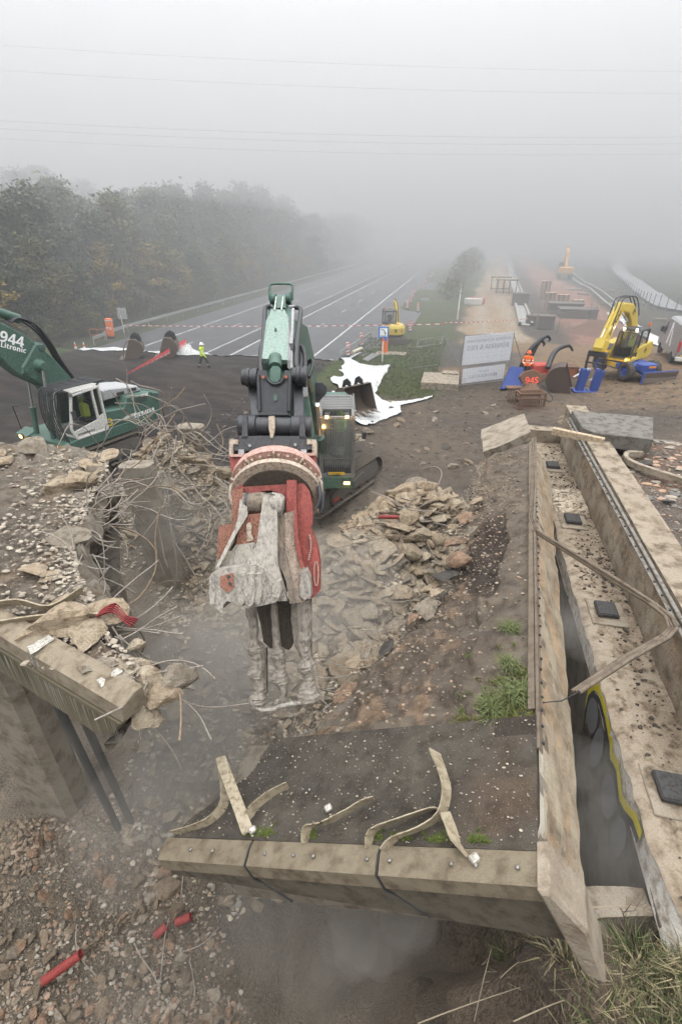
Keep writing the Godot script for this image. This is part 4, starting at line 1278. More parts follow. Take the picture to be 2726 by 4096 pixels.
func rebar_at(r: RandomNumberGenerator, p: Vector3, d: Vector3, l: float, curl: float, rad: float, droop := 0.15) -> ArrayMesh:
	var pts := [p]
	var n := maxi(5, int(l / 0.13))
	var turn := Vector3(r.randfn(), r.randfn(), r.randfn()) * curl
	for i in n:
		turn = turn * 0.86 + Vector3(r.randfn(), r.randfn(), r.randfn()) * curl * 0.55
		d = (d + turn * 0.3 + Vector3(0, -droop * 0.1, 0)).normalized()
		pts.append(pts[-1] + d * (l / n))
	var mb := MB.new()
	mb.tube(curve(pts, 2), rad, 5)
	return mb.done()

func build_rubble() -> void:
	rubble_mats()
	for i in 9: rocks.append(rock_mesh(100 + i, [1.0, 0.7, 0.45][i % 3], 2, 6 + i % 5, 0.04))
	for i in 4: pebbles.append(rock_mesh(200 + i, 0.8, 1, 5, 0.0))
	rubble_zone("in the heap between the tilted deck and the excavator tracks", [[2.5, -13.6, 1.5, 1.4], [2.3, -12.6, 2.0, 2.0], [1.4, -11.4, 2.3, 2.0], [0.4, -10.2, 2.2, 1.8], [0.6, -8.2, 1.9, 1.8]], 100, 0.16, 0.48, 9000, 0.012, 0.085, ["beige", "beige", "dusty", "beige", "white", "grey"], "angular beige concrete chunk in the heap beside the tilted deck", 1)
	rubble_zone("strewn over the pit floor below the jaws", [[-2.2, -8.6, 2.2, 3.0], [-1.8, -5.6, 2.0, 2.0], [-3.2, -11.0, 1.8, 1.8]], 40, 0.09, 0.26, 9000, 0.008, 0.055, ["dusty", "dusty", "brown", "beige", "grey"], "dusty concrete lump on the pit floor between the piers and the jaws", 2)
	rubble_zone("at the foot of the near pier, lower left", [[-3.9, -3.2, 1.5, 1.5], [-2.9, -2.2, 1.5, 1.4], [-4.0, -1.6, 1.2, 1.0], [-1.9, -1.6, 1.0, 1.0]], 45, 0.06, 0.24, 11000, 0.006, 0.04, ["earth", "earth", "brown", "grey", "brown", "reddish"], "rough grey brown concrete lump in the dusty slope at the lower left", 3)
	rubble_zone("on the mound under the rebar tangle", [[-4.7, -13.0, 2.2, 1.6], [-6.4, -12.4, 1.8, 1.4], [-3.2, -12.6, 1.4, 1.6]], 36, 0.14, 0.46, 6000, 0.012, 0.075, ["beige", "dusty", "white", "beige", "grey"], "pale concrete chunk on the mound under the tangle of rebar", 4)
	var r := RandomNumberGenerator.new()
	r.seed = 9
	# along the broken edge of the left remnant
	var tr := []; var cs := []
	for i in 6500:
		var t := r.randf_range(2.7, 7.7)
		var far := i % 3 == 0
		var s := rem_cut(t) - 0.05 - pow(r.randf(), 2.0) * 1.3
		if far:
			t = 7.6 - pow(r.randf(), 1.6) * 1.7
			s = rem_cut(t) - r.randf() * 6.0
		var size := 0.005 * pow(9.0, pow(r.randf(), 2.6))
		var p := rd(s, t, 5.545)
		tr.append(Transform3D(Basis.from_euler(Vector3(r.randf() * TAU, r.randf() * TAU, r.randf() * TAU)).scaled(Vector3(size * 1.3, size * 0.55, size)), p))
		cs.append([Color(0.31, 0.265, 0.205), Color(0.27, 0.23, 0.175), Color(0.22, 0.18, 0.14), Color(0.37, 0.325, 0.26)][r.randi() % 4] * r.randf_range(0.75, 1.1))
	scatter("rubble", pebbles[1], mats["crumbs"], tr, cs, self, "crumbled concrete along the broken edge of the left deck remnant")
	for i in 28:
		var t := r.randf_range(2.8, 7.6)
		var s := rem_cut(t) - 0.1 - pow(r.randf(), 1.8) * 0.7
		if i % 2:
			t = 7.7 - pow(r.randf(), 2.0) * 1.6
			s = rem_cut(t) - r.randf_range(0.1, 5.0)
		elif i % 4 == 0:
			t = r.randf_range(2.75, 3.6)
			s = rem_cut(t) - r.randf_range(-0.05, 0.8)
		var size := r.randf_range(0.08, 0.26)
		var slabby := r.randf() < 0.55
		var bs := Basis.from_euler(Vector3(r.randf_range(-0.3, 0.3), r.randf() * TAU, r.randf_range(-0.3, 0.3))).scaled_local(Vector3(size * 1.5, size * (0.3 if slabby else 0.8), size))
		solo("rubble_chunk", rocks[r.randi() % 9], mats["rock_" + ["white", "beige", "dusty", "grey", "beige"][r.randi() % 5]], "flat flake of broken concrete on the left deck remnant" if slabby else "whitish concrete lump on the broken rim of the left deck remnant", "rubble", "broken concrete on the left deck remnant", Transform3D(bs, rd(s, t, 5.54 + size * 0.15)))
	# chunk hanging at the near tip of the remnant
	for i in 10:
		var q := [-2.75 + r.randfn() * 0.22, 3.02 + r.randfn() * 0.16, 5.35 + r.randfn() * 0.13, r.randf_range(0.08, 0.17)]
		solo("rubble_chunk", rocks[i % 9], mats["rock_" + ["white", "white", "grey", "beige"][i % 4]], "cracked whitish concrete lump held by rebar at the near tip of the remnant", "rubble", "lumps at the tip of the left remnant", Transform3D(Basis.from_euler(Vector3(q[0] * 3.0, q[1] * 9.0, q[2])).scaled(Vector3(1.2, 0.9, 1.0) * q[3]), rd(q[0], q[1], q[2])))
	# slabs at the lower edge of the tilted deck
	for i in 20:
		var a := r.randf_range(1.4, 6.5)
		var b := slab_left(a) + r.randf_range(-0.35, 0.25)
		var size := r.randf_range(0.07, 0.22)
		var p: Vector3 = slab_at * Vector3(b, 0.03 if b < slab_left(a) else -0.12, -a)
		var bs := slab_at.basis * Basis.from_euler(Vector3(r.randf_range(-0.3, 0.3), r.randf() * TAU, r.randf_range(-0.3, 0.3))).scaled_local(Vector3(size * 1.4, size * 0.35, size))
		solo("rubble_chunk", rocks[(i * 2) % 9], mats["rock_" + ["grey", "beige", "dusty", "reddish", "dark"][r.randi() % 5]], "flat broken plate of road surface at the lower edge of the tilted deck", "rubble", "broken plates at the lower edge of the tilted deck", Transform3D(bs, p))
	var bt: Vector3 = slab_at * Vector3(1.1, 0.10, -4.0)
	solo("rubble_chunk", rocks[0], mats["rock_reddish"], "squared orange brown block lying alone on the dark patch of the tilted deck", "rubble", "", Transform3D(slab_at.basis * Basis(Vector3.UP, 0.5).scaled_local(Vector3(0.24, 0.13, 0.15)), bt))
	# crumbs on the slab, footway, shelf
	tr = []; cs = []
	for i in 7000:
		var foot := i % 3 == 0
		var a := r.randf_range(0.0, 1.1) if foot else r.randf_range(1.2, 8.0)
		var b := r.randf() * slab_left(a)
		if not foot: b = slab_left(a) * pow(r.randf(), 0.6)
		var size := (0.002 if foot else 0.004) * pow(5.0, pow(r.randf(), 3.5))
		var p: Vector3 = slab_at * Vector3(b, (0.093 if foot else 0.03), -a)
		tr.append(Transform3D(Basis.from_euler(Vector3(r.randf() * TAU, r.randf() * TAU, r.randf() * TAU)).scaled(Vector3(size * 1.4, size * 0.8, size)), p))
		cs.append([Color(0.36, 0.31, 0.24), Color(0.10, 0.085, 0.07), Color(0.24, 0.20, 0.155)][r.randi() % 3] if foot else [Color(0.29, 0.24, 0.18), Color(0.10, 0.08, 0.065), Color(0.2, 0.165, 0.125), Color(0.32, 0.23, 0.16)][r.randi() % 4])
	scatter("rubble", pebbles[0], mats["crumbs"], tr, cs, self, "pale crumbs and grit lying on the tilted deck")
	tr = []; cs = []
	for i in 1500:
		var t := r.randf_range(1.9, 12.4)
		var s := lerpf(2.2, 2.84, pow(r.randf(), 0.7))
		if i % 3 == 0: t = 9.4 + r.randfn() * 0.4
		if i % 7 == 0: t = 7.0 + r.randfn() * 0.3
		var size := 0.005 * pow(6.0, pow(r.randf(), 2.4)) * (2.2 if absf(t - 9.4) < 0.5 else 1.0)
		tr.append(Transform3D(Basis.from_euler(Vector3(r.randf() * TAU, r.randf() * TAU, r.randf() * TAU)).scaled(Vector3(size * 1.4, size * 0.8, size)), rd(s, t, 4.61)))
		cs.append(Color(0.06, 0.048, 0.038) if absf(t - 9.4) > 0.6 else Color(0.45, 0.38, 0.29))
	scatter("rubble", pebbles[2], mats["crumbs"], tr, cs, self, "dark crumbs of earth scattered on the bearing shelf")
	# stones on the backfill at the right and on the site ground
	tr = []; cs = []
	for i in 6000:
		var t := r.randf_range(5.5, 13.2)
		var s := 3.35 + pow(r.randf(), 1.3) * 6.0
		var p := rd(s, t)
		var size := 0.007 * pow(9.0, pow(r.randf(), 2.6)) * (1.2 if t > 8.5 else 0.6)
		p.y = ground(p.x, p.z) + size * 0.1
		tr.append(Transform3D(Basis.from_euler(Vector3(r.randf() * 0.6, r.randf() * TAU, r.randf() * 0.6)).scaled(Vector3(size * 1.5, size * 0.5, size)), p))
		cs.append([Color(0.2, 0.185, 0.16), Color(0.28, 0.24, 0.19), Color(0.33, 0.22, 0.15), Color(0.13, 0.12, 0.11)][r.randi() % 4])
	scatter("rubble", pebbles[3], mats["crumbs"], tr, cs, self, "grey stones and clods on the reddish backfill right of the back wall")
	for i in 14:
		var p := rd(3.5 + r.randf() * 4.5, r.randf_range(8.0, 10.6))
		var size := r.randf_range(0.06, 0.19)
		p.y = ground(p.x, p.z) + size * 0.1
		solo("rubble_chunk", rocks[r.randi() % 9], mats["rock_" + ["grey", "dusty", "beige", "dark"][r.randi() % 4]], "flat grey stone on the reddish backfill in front of the approach slab", "rubble", "stones on the backfill", Transform3D(Basis.from_euler(Vector3(r.randf() * 0.4, r.randf() * TAU, r.randf() * 0.4)).scaled_local(Vector3(size * 1.4, size * 0.45, size)), p))
	tr = []; cs = []
	for i in 14000:
		var t := r.randf_range(14.0, 38.0)
		var s := r.randf_range(-12.0, 22.0)
		var p := rd(s, t)
		var size := 0.014 * pow(7.0, pow(r.randf(), 3.5))
		p.y = ground(p.x, p.z) + size * 0.1
		tr.append(Transform3D(Basis.from_euler(Vector3(r.randf() * 0.6, r.randf() * TAU, r.randf() * 0.6)).scaled(Vector3(size * 1.3, size * 0.7, size)), p))
		cs.append([Color(0.09, 0.08, 0.07), Color(0.14, 0.118, 0.095), Color(0.06, 0.052, 0.045), Color(0.11, 0.095, 0.08)][r.randi() % 4])
	scatter("gravel", pebbles[0], mats["crumbs"], tr, cs, self, "loose stones over the brown site ground")
	# round ballast at the lower left
	tr = []; cs = []
	for i in 3000:
		var x := r.randf_range(-7.5, -4.6)
		var z := r.randf_range(-4.6, -1.0)
		var size := r.randf_range(0.02, 0.05)
		tr.append(Transform3D(Basis.from_euler(Vector3(r.randf() * TAU, r.randf() * TAU, r.randf() * TAU)).scaled(Vector3(size, size, size)), Vector3(x, ground(x, z) + size * 0.2, z)))
		cs.append(Color(0.24, 0.185, 0.13) * r.randf_range(0.6, 1.1))
	scatter("gravel", pebbles[1], mats["crumbs"], tr, cs, self, "rounded brown ballast beside the near pier")
	# dark clods thrown up on the ridge of the bed and right of the fleece
	for i in 60:
		var t := r.randf_range(20.0, 33.0)
		var s := r.randf_range(-4.5, 6.0)
		var p := rd(s, t)
		var size := r.randf_range(0.08, 0.30)
		p.y = ground(p.x, p.z)
		if i < 40: solo("boulder", rocks[r.randi() % 9], mats["rock_" + ["brown", "dark", "grey"][r.randi() % 3]], "muddy grey stone on the churned ground right of the white fleece", "stone", "muddy stones on the churned ground", Transform3D(Basis.from_euler(Vector3(r.randf() * 0.4, r.randf() * TAU, r.randf() * 0.4)).scaled_local(Vector3(size * 1.3, size * 0.7, size)), p))

func build_rebar() -> void:
	var r := RandomNumberGenerator.new()
	r.seed = 21
	var R: Material = mats["rebar"]
	# out of the cut face of the left remnant
	for i in 62:
		var t := r.randf_range(2.75, 7.4)
		var p := rd(rem_cut(t) - 0.25, t, r.randf_range(4.95, 5.5))
		var d := Vector3(1.0, r.randf_range(-0.7, 0.35), r.randf_range(-0.7, 0.5)).normalized()
		var l := r.randf_range(0.45, 1.1) if i % 6 else r.randf_range(1.3, 2.1)
		solo("rebar", rebar_at(r, p, d, l, 0.42, r.randf_range(0.008, 0.014), 0.5), R if i % 4 else mats["rebar_rust"], "bent rebar sticking out of the cut edge of the left deck remnant", "rebar", "rebar of the left remnant's cut edge")
	for i in 46:
		var t := r.randf_range(2.9, 6.8)
		var p := rd(rem_cut(t) + r.randf_range(-0.1, 0.15), t, 5.5)
		solo("rebar", rebar_at(r, p, Vector3(r.randf_range(-0.4, 0.8), r.randf_range(-0.9, 0.6), r.randf_range(-1, 1)).normalized(), r.randf_range(0.4, 0.9), 0.8, 0.009, 0.4), R, "thin twisted rebar curling over the rim of the left deck remnant", "rebar", "rebar of the left remnant's rim")
	# tangle on the mound
	for i in 112:
		var x := -4.5 + r.randfn() * 1.1
		var z := -12.6 + r.randfn() * 0.9
		var p := Vector3(x, ground(x, z) + r.randf_range(0.1, 0.9), z)
		var d := Vector3(r.randf_range(-1, 1), r.randf_range(-0.3, 0.7), r.randf_range(-0.6, 0.6)).normalized()
		solo("rebar", rebar_at(r, p, d, r.randf_range(1.2, 3.0), 0.62, r.randf_range(0.011, 0.018), 0.5), R if i % 5 else mats["rebar_rust"], "looping rebar in the tangle on the rubble mound behind the piers", "rebar", "rebar tangle on the rubble mound")
	for i in 14:
		var x := -4.2 + r.randf_range(-1.6, 2.2)
		var p := Vector3(x, 3.6 + r.randf_range(-0.4, 0.3), -11.6)
		solo("rebar", rebar_at(r, p, Vector3(r.randf_range(0.2, 1), r.randf_range(-0.2, 0.2), 0.7).normalized(), r.randf_range(2.0, 3.6), 0.25, 0.009, 1.0), R, "long drooping rebar hanging from the mound towards the pit", "rebar", "long rebar hanging into the pit")
	# in the right heap, and by the deck's lower edge
	for i in 26:
		var x := r.randf_range(-0.6, 3.0)
		var z := r.randf_range(-13.0, -7.2)
		var p := Vector3(x, ground(x, z) + r.randf_range(0.15, 0.4), z)
		solo("rebar", rebar_at(r, p, Vector3(r.randf_range(-1, 1), r.randf_range(-0.05, 0.25), r.randf_range(-0.5, 0.5)).normalized(), r.randf_range(1.0, 2.6), 0.3, 0.015, 0.6), mats["rebar_rust"] if i % 3 else R, "long bent rebar lying over the beige heap beside the tilted deck", "rebar", "rebar in the heap beside the tilted deck")
	for i in 22:
		var a := r.randf_range(1.4, 4.5)
		var p: Vector3 = slab_at * Vector3(slab_left(a) + 0.05, -0.3, -a)
		solo("rebar", rebar_at(r, p, Vector3(-1, r.randf_range(-0.5, 0.6), r.randf_range(-0.8, 0.6)).normalized(), r.randf_range(0.5, 1.2), 0.6, 0.007, 0.4), R, "curled rebar torn from the lower edge of the tilted deck", "rebar", "rebar of the tilted deck's lower edge")
	for i in 12:
		var x := r.randf_range(-4.2, -1.8)
		var z := r.randf_range(-3.6, -1.2)
		var p := Vector3(x, ground(x, z) + 0.12, z)
		solo("rebar", rebar_at(r, p, Vector3(r.randf_range(-1, 1), 0.15, r.randf_range(-1, 1)).normalized(), r.randf_range(0.5, 1.3), 0.4, 0.008, 0.5), R, "short rebar half buried in the dusty slope at the lower left", "rebar", "rebar in the lower left slope")
	# red plastic pipes and scraps in the rubble
	var red := M("redplastic", Color(0.25, 0.035, 0.03), 0.7, noi["cond"], 2.5)
	var k := 0
	for q in [[Vector3(-3.75, 0, -2.55), Vector3(0.44, 0.22, -0.2), "bright red broken pipe in the dusty slope at the lower left"], [Vector3(-2.6, 0, -3.15), Vector3(0.14, 0.06, -0.1), "small red pipe stub above the bright red pipe"], [Vector3(-2.35, 0, -3.3), Vector3(0.2, 0.06, -0.05), "dust covered red pipe piece right of the small stub"], [Vector3(-2.35, 0, -1.75), Vector3(0.3, 0.02, -0.05), "faint red pipe under dust in the lower left slope"], [Vector3(1.0, 0, -11.6), Vector3(0.55, 0.02, 0.05), "reddish pipe on the beige heap by the excavator track"]]:
		var p: Vector3 = q[0]
		p.y = ground(p.x, p.z) + (0.1 if k < 4 else 0.45)
		var mb := MB.new()
		mb.lathe([Vector2(0.045, 0), Vector2(0.055, 0), Vector2(0.055, (q[1] as Vector3).length()), Vector2(0.045, (q[1] as Vector3).length()), Vector2(0.045, 0)], p, q[1], 12)
		solo("red_pipe", mb, red, q[2], "pipe", "red cable pipes")
		k += 1
	var mb2 := MB.new()
	for i in 5: ribbon(mb2, curve([rd(-3.45, 3.42 + i * 0.025, 5.62), rd(-3.3, 3.5 + i * 0.02, 5.65 + 0.01 * i), rd(-3.15, 3.44 + i * 0.02, 5.60), rd(-3.02, 3.4 + i * 0.03, 5.58)], 3), 0.05, 0.006, [Vector3(0.2, 1, 0.5)])
	solo("red_scrap", mb2, M("redcloth", Color(0.33, 0.05, 0.055), 0.85, noi["cond"], 3.0), "crumpled red ribbed scrap on the left remnant above the rail strips", "scrap")

# ---- machines ---------------------------------------------------------------------------
const FORE := Basis(Vector3(0, 0, 1), Vector3(0, 1, 0), Vector3(-1, 0, 0))   # a side view (forward, up) set upright along a machine

# outline in (forward, up), from lateral l0 to l1
func side(mb: MB, poly: Array, l0: float, l1: float, ch := 0.02) -> void:
	mb.prism(poly, absf(l1 - l0), Transform3D(FORE, Vector3((l0 + l1) * 0.5, 0, 0)), ch)

func v2(a: Array) -> Array:
	var o := []
	for i in range(0, a.size(), 2): o.append(Vector2(a[i], a[i + 1]))
	return o

func facing(f: Vector3) -> Basis:
	f = f.normalized()
	return Basis(Vector3.UP.cross(f), Vector3.UP, f)

func machine_mats() -> void:
	var dirt := noise_tex("dirt", 0.03, 5, [[0.0, Color(0.70, 0.66, 0.60)], [0.35, Color(0.90, 0.88, 0.86)], [0.6, Color(1, 1, 1)], [1.0, Color(1, 1, 1)]], 512, FastNoiseLite.TYPE_SIMPLEX_SMOOTH, 33)
	M("green", Color(0.060, 0.125, 0.098), 0.5, dirt, 0.6, null, 0, 0.0, null, 1, false, false)
	M("palegreen", Color(0.20, 0.285, 0.245), 0.55, dirt, 1.2, null, 0, 0.0, null, 1, false, false)
	M("white", Color(0.60, 0.60, 0.575), 0.5, dirt, 0.8, null, 0, 0.0, null, 1, false, false)
	M("lightgrey", Color(0.36, 0.37, 0.38), 0.5, dirt, 0.8, null, 0, 0.0, null, 1, false, false)
	M("cage", Color(0.035, 0.036, 0.038), 0.55)
	M("guard", Color(0.22, 0.22, 0.21), 0.45, null, 1, null, 0, 0.5)
	M("hose", Color(0.028, 0.028, 0.03), 0.5)
	M("darksteel", Color(0.060, 0.060, 0.064), 0.5, dirt, 1.6, null, 0, 0.3, null, 1, false, false)
	M("castgrey", Color(0.052, 0.053, 0.058), 0.42, noise_tex("wear", 0.02, 5, [[0.0, Color(1, 1, 1)], [0.55, Color(0.85, 0.85, 0.85)], [0.75, Color(0.8, 0.8, 0.8)], [1.0, Color(1, 1, 1)]], 512), 1.5, null, 0, 0.35)
	M("track", Color(0.165, 0.145, 0.118), 0.8, dirt, 1.5, null, 0, 0.25, null, 1, false, false)
	M("trackframe", Color(0.115, 0.105, 0.092), 0.8, dirt, 0.9, null, 0, 0.0, null, 1, false, false)
	M("chrome", Color(0.6, 0.6, 0.6), 0.2, null, 1, null, 0, 0.9)
	M("yellow", Color(0.66, 0.50, 0.075), 0.45, dirt, 0.8, null, 0, 0.0, null, 1, false, false)
	M("blue", Color(0.035, 0.075, 0.30), 0.55, dirt, 1.0, null, 0, 0.0, null, 1, false, false)
	M("tyre", Color(0.075, 0.065, 0.055), 0.9, dirt, 1.4, null, 0, 0.0, null, 1, false, false)
	M("white_ink", Color(0.8, 0.8, 0.8), 0.6)
	M("black_ink", Color(0.015, 0.015, 0.015), 0.6)
	M("inside", Color(0.03, 0.03, 0.03), 0.8)
	M("orange", Color(0.75, 0.16, 0.03), 0.6)
	var g := M("glass", Color(0.35, 0.40, 0.40), 0.05)
	g.transparency = BaseMaterial3D.TRANSPARENCY_ALPHA
	g.albedo_color.a = 0.22
	var g2 := M("tintglass", Color(0.02, 0.025, 0.025), 0.05)
	g2.transparency = BaseMaterial3D.TRANSPARENCY_ALPHA
	g2.albedo_color.a = 0.35
	for q in [["lamp_warm", Color(1.0, 0.72, 0.38), 5.0], ["lamp_white", Color(1.0, 0.93, 0.8), 6.0]]:
		var m := M(q[0], Color(0.9, 0.85, 0.75), 0.3)
		m.emission_enabled = true
		m.emission = q[1]
		m.emission_energy_multiplier = q[2]

# one side's crawler: frame with rollers, and its pads one by one; x lateral, z forward, y from the ground
func crawler(o: Node3D, T: Transform3D, x: float, w: float, length: float, h: float) -> void:
	var mb := MB.new()
	var r := h * 0.5
	var hl := length * 0.5 - r
	side(mb, v2([-hl - r * 0.4, 0.14, hl + r * 0.4, 0.14, hl + r * 0.7, h * 0.45, hl + r * 0.3, h * 0.82, -hl - r * 0.3, h * 0.82, -hl - r * 0.7, h * 0.45]), x - w * 0.36, x + w * 0.36, 0.03)
	for e: float in [-hl, hl]:
		mb.lathe([Vector2(0.0, -w * 0.40), Vector2(r * 0.5, -w * 0.40), Vector2(r * 0.82, -w * 0.2), Vector2(r * 0.82, w * 0.2), Vector2(r * 0.5, w * 0.40), Vector2(0.0, w * 0.40)], Vector3(x, r, e), Vector3.RIGHT, 18)
	for i in 6:
		mb.lathe([Vector2(0.0, -w * 0.34), Vector2(0.11, -w * 0.34), Vector2(0.11, w * 0.34), Vector2(0.0, w * 0.34)], Vector3(x, 0.13, lerpf(-hl, hl, (i + 0.5) / 6.0)), Vector3.RIGHT, 10)
	var tr := part("track", mb, mats["trackframe"], o, T)
	var pad := MB.new()
	pad.box(Vector3(0, -0.018, 0), Vector3(w, 0.03, 0.175), 0.004)
	for k in [-0.06, 0.0, 0.06]:
		pad.box(Vector3(0, 0.006, k), Vector3(w, 0.03, 0.018), 0.003)
	var pm := pad.done()
	var per := 4.0 * hl + TAU * r
	var n := int(per / 0.19)
	for i in n:
		var d := per * i / n
		var p: Vector3; var up: Vector3
		if d < 2 * hl:
			p = Vector3(x, h, -hl + d); up = Vector3.UP
		elif d < 2 * hl + PI * r:
			var a := (d - 2 * hl) / r
			up = Vector3(0, cos(a), sin(a)); p = Vector3(x, r, hl) + up * r
		elif d < 4 * hl + PI * r:
			p = Vector3(x, 0.0, hl - (d - 2 * hl - PI * r)); up = Vector3.DOWN
		else:
			var a := (d - 4 * hl - PI * r) / r
			up = Vector3(0, -cos(a), -sin(a)); p = Vector3(x, r, -hl) + up * r
		var z := Vector3.RIGHT.cross(up)
		part("track_pad", pm, mats["track"], tr, Transform3D(Basis(Vector3.RIGHT, up, z), p))

func text(o: Node3D, called: String, s: String, hgt: float, m: Material, T: Transform3D, bold := true, thick := 0.008) -> MeshInstance3D:
	var t := TextMesh.new()
	t.text = s
	var f := SystemFont.new()
	f.font_names = PackedStringArray(["Droid Sans"])
	f.font_weight = 700 if bold else 400
	t.font = f
	t.font_size = 64
	t.pixel_size = hgt / 46.0
	t.depth = thick
	t.curve_step = 2.0
	return part(called, t, m, o, T)

func lamp(o: Node3D, p: Vector3, d: Vector3, size: Vector3, m := "lamp_warm", energy := 0.12) -> void:
	# lit lens in a dark housing, with its light just in front
	var z := d.normalized()
	var bs := Basis.looking_at(-z, Vector3.UP)
	var mb := MB.new()
	mb.box(p - z * 0.05, size + Vector3(0.05, 0.05, 0.09), 0.012, bs)
	var hs := part("lamp_housing", mb, mats["cage"], o)
	mb = MB.new()
	mb.box(p + z * 0.01, Vector3(size.x, size.y, 0.03), 0.008, bs)
	part("headlight_lens", mb, mats[m], hs)
	var l := OmniLight3D.new()
	l.name = "headlight_glow"
	l.light_color = (mats[m] as StandardMaterial3D).emission
	l.light_energy = energy
	l.light_size = minf(size.x, size.y) * 0.5
	l.omni_range = 12.0
	l.omni_attenuation = 2.0
	l.shadow_enabled = true
	l.position = p + z * 0.06
	o.add_child(l, true)

func hydraulic(o: Node3D, a: Vector3, b: Vector3, r: float, body: Material, share := 0.55) -> void:
	var mb := MB.new()
	mb.cyl(a, a.lerp(b, share), r, -1.0, 14)
	mb.cyl(a.lerp(b, share - 0.03), a.lerp(b, share + 0.02), r * 1.15, -1.0, 14)
	var c := part("cylinder", mb, body, o)
	mb = MB.new()
	mb.cyl(a.lerp(b, share), b, r * 0.55, -1.0, 12)
	part("piston_rod", mb, mats["chrome"], c)

# ---- the green excavator on the left ---------------------------------------------------
func build_left_excavator() -> void:
	machine_mats()
	var f := Vector3(-0.496, 0, 0.868)
	var o := thing("tracked_excavator", "big green crawler excavator with white caged cab and raised boom, behind the left rubble", "excavator", Vector3(-11.1, 0.0, -19.44), facing(f))
	var T := Transform3D(Basis(), Vector3(0, 0.78, 0.1))
	crawler(o, T, 1.35, 0.62, 4.7, 1.0)
	crawler(o, T, -1.35, 0.62, 4.7, 1.0)
	var mb := MB.new()
	mb.box(Vector3(0, 1.35, 0.1), Vector3(2.3, 0.45, 1.9), 0.05)
	mb.lathe([Vector2(0, 0), Vector2(0.85, 0), Vector2(0.85, 0.3), Vector2(0, 0.3)], Vector3(0, 1.55, 0), Vector3.UP, 24)
	part("chassis", mb, mats["trackframe"], o)
	mb = MB.new()
	side(mb, v2([-3.05, 1.85, 1.0, 1.85, 1.35, 2.0, 1.35, 2.25, -3.1, 2.3]), -1.45, 1.5, 0.03)
	part("platform", mb, mats["green"], o)
	# engine house and tail
	mb = MB.new()
	side(mb, v2([-0.62, 2.28, -3.1, 2.28, -3.18, 2.6, -3.08, 3.22, -1.82, 3.30, -1.6, 2.9, -0.72, 3.0]), 0.55, 1.5, 0.05)
	side(mb, v2([-0.5, 2.28, -3.12, 2.28, -3.2, 2.6, -3.1, 3.28, -0.9, 3.3]), -1.45, 0.56, 0.05)
	part("engine_housing", mb, mats["green"], o)
	mb = MB.new()
	side(mb, v2([-3.1, 1.95, -3.5, 2.15, -3.55, 3.1, -3.09, 3.25]), -1.42, 1.46, 0.08)
	part("counterweight", mb, mats["green"], o)
	mb = MB.new()
	side(mb, v2([-1.0, 3.28, -2.9, 3.25, -2.75, 3.5, -1.3, 3.72, -1.0, 3.7]), -0.3, 1.15, 0.05)
	part("engine_bonnet", mb, mats["lightgrey"], o)
	for k in 2:
		mb = MB.new()
		mb.box(Vector3(1.16, 3.42 - k * 0.02, -2.45 + k * 0.62), Vector3(0.02, 0.13, 0.36), 0.005, Basis(Vector3.RIGHT, -0.06))
		part("bonnet_vent", mb, mats["cage"], o)
	for k in 6:
		mb = MB.new()
		mb.box(Vector3(1.505, 2.93 + k * 0.038, -2.42), Vector3(0.02, 0.014, 0.8), 0.003)
		part("louvre", mb, mats["cage"], o)
	mb = MB.new()
	side(mb, v2([-1.29, 2.42, -1.62, 2.54, -2.1, 2.56, -2.1, 2.44]), 1.495, 1.506, 0.0)
	part("white_swoosh", mb, mats["white"], o)
	text(o, "lettering", "LIEBHERR", 0.17, mats["white_ink"], Transform3D(Basis(Vector3(0, 0, -1), Vector3.UP, Vector3.RIGHT), Vector3(1.505, 2.43, -2.55)))
	text(o, "lettering", "R944", 0.12, mats["white_ink"], Transform3D(Basis(Vector3(0, 0, -1), Vector3.UP, Vector3.RIGHT), Vector3(1.50, 3.16, -2.72)))
	text(o, "number", "3", 0.30, M("inkyellow", Color(0.55, 0.40, 0.02), 0.6), Transform3D(Basis(Vector3(0, 0, -1), Vector3.UP, Vector3.RIGHT), Vector3(1.505, 2.5, -0.82)))
	# cab: white frame, dark interior, glass
	var cab := [[-0.67, 2.28], [0.72, 2.28], [0.84, 2.7], [0.52, 3.92], [0.3, 4.02], [-0.67, 4.0]]
	var poly := []
	for q in cab: poly.append(Vector2(q[0], q[1]))
	mb = MB.new()
	# side frames as a ring round the two windows
	var bars := [[-0.67, 2.28, 0.72, 2.28], [0.72, 2.28, 0.84, 2.7], [0.84, 2.7, 0.52, 3.92], [0.52, 3.92, -0.67, 4.0], [-0.67, 4.0, -0.67, 2.28], [-0.36, 2.4, -0.36, 3.95]]
	for l: float in [0.5, 1.46]:
		for b in bars:
			mb.bar(Vector3(l, b[1], b[0]), Vector3(l, b[3], b[2]), 0.08, 0.11, 0.015, Vector3.RIGHT)
		side(mb, v2([-0.67, 2.28, 0.72, 2.28, 0.80, 2.58, -0.28, 2.76, -0.38, 2.86, -0.67, 2.95]), l - 0.03, l + 0.03, 0.008)
	mb.box(Vector3(0.98, 4.03, -0.12), Vector3(1.04, 0.10, 1.3), 0.04)
	mb.box(Vector3(0.98, 2.32, 0.05), Vector3(1.0, 0.08, 1.4), 0.02)
	mb.box(Vector3(0.98, 3.1, -0.68), Vector3(1.0, 1.7, 0.06), 0.02)
	part("cab", mb, mats["white"], o)
	mb = MB.new()
	side(mb, v2([-0.62, 2.4, 0.70, 2.4, 0.76, 2.7, 0.48, 3.9, -0.62, 3.95]), 0.52, 1.42, 0.0)
	part("cab_glass", mb, mats["tintglass"], o)
	mb = MB.new()
	mb.box(Vector3(0.98, 2.75, -0.25), Vector3(0.5, 0.14, 0.5), 0.04)
	mb.box(Vector3(0.98, 3.1, -0.45), Vector3(0.5, 0.75, 0.12), 0.04)
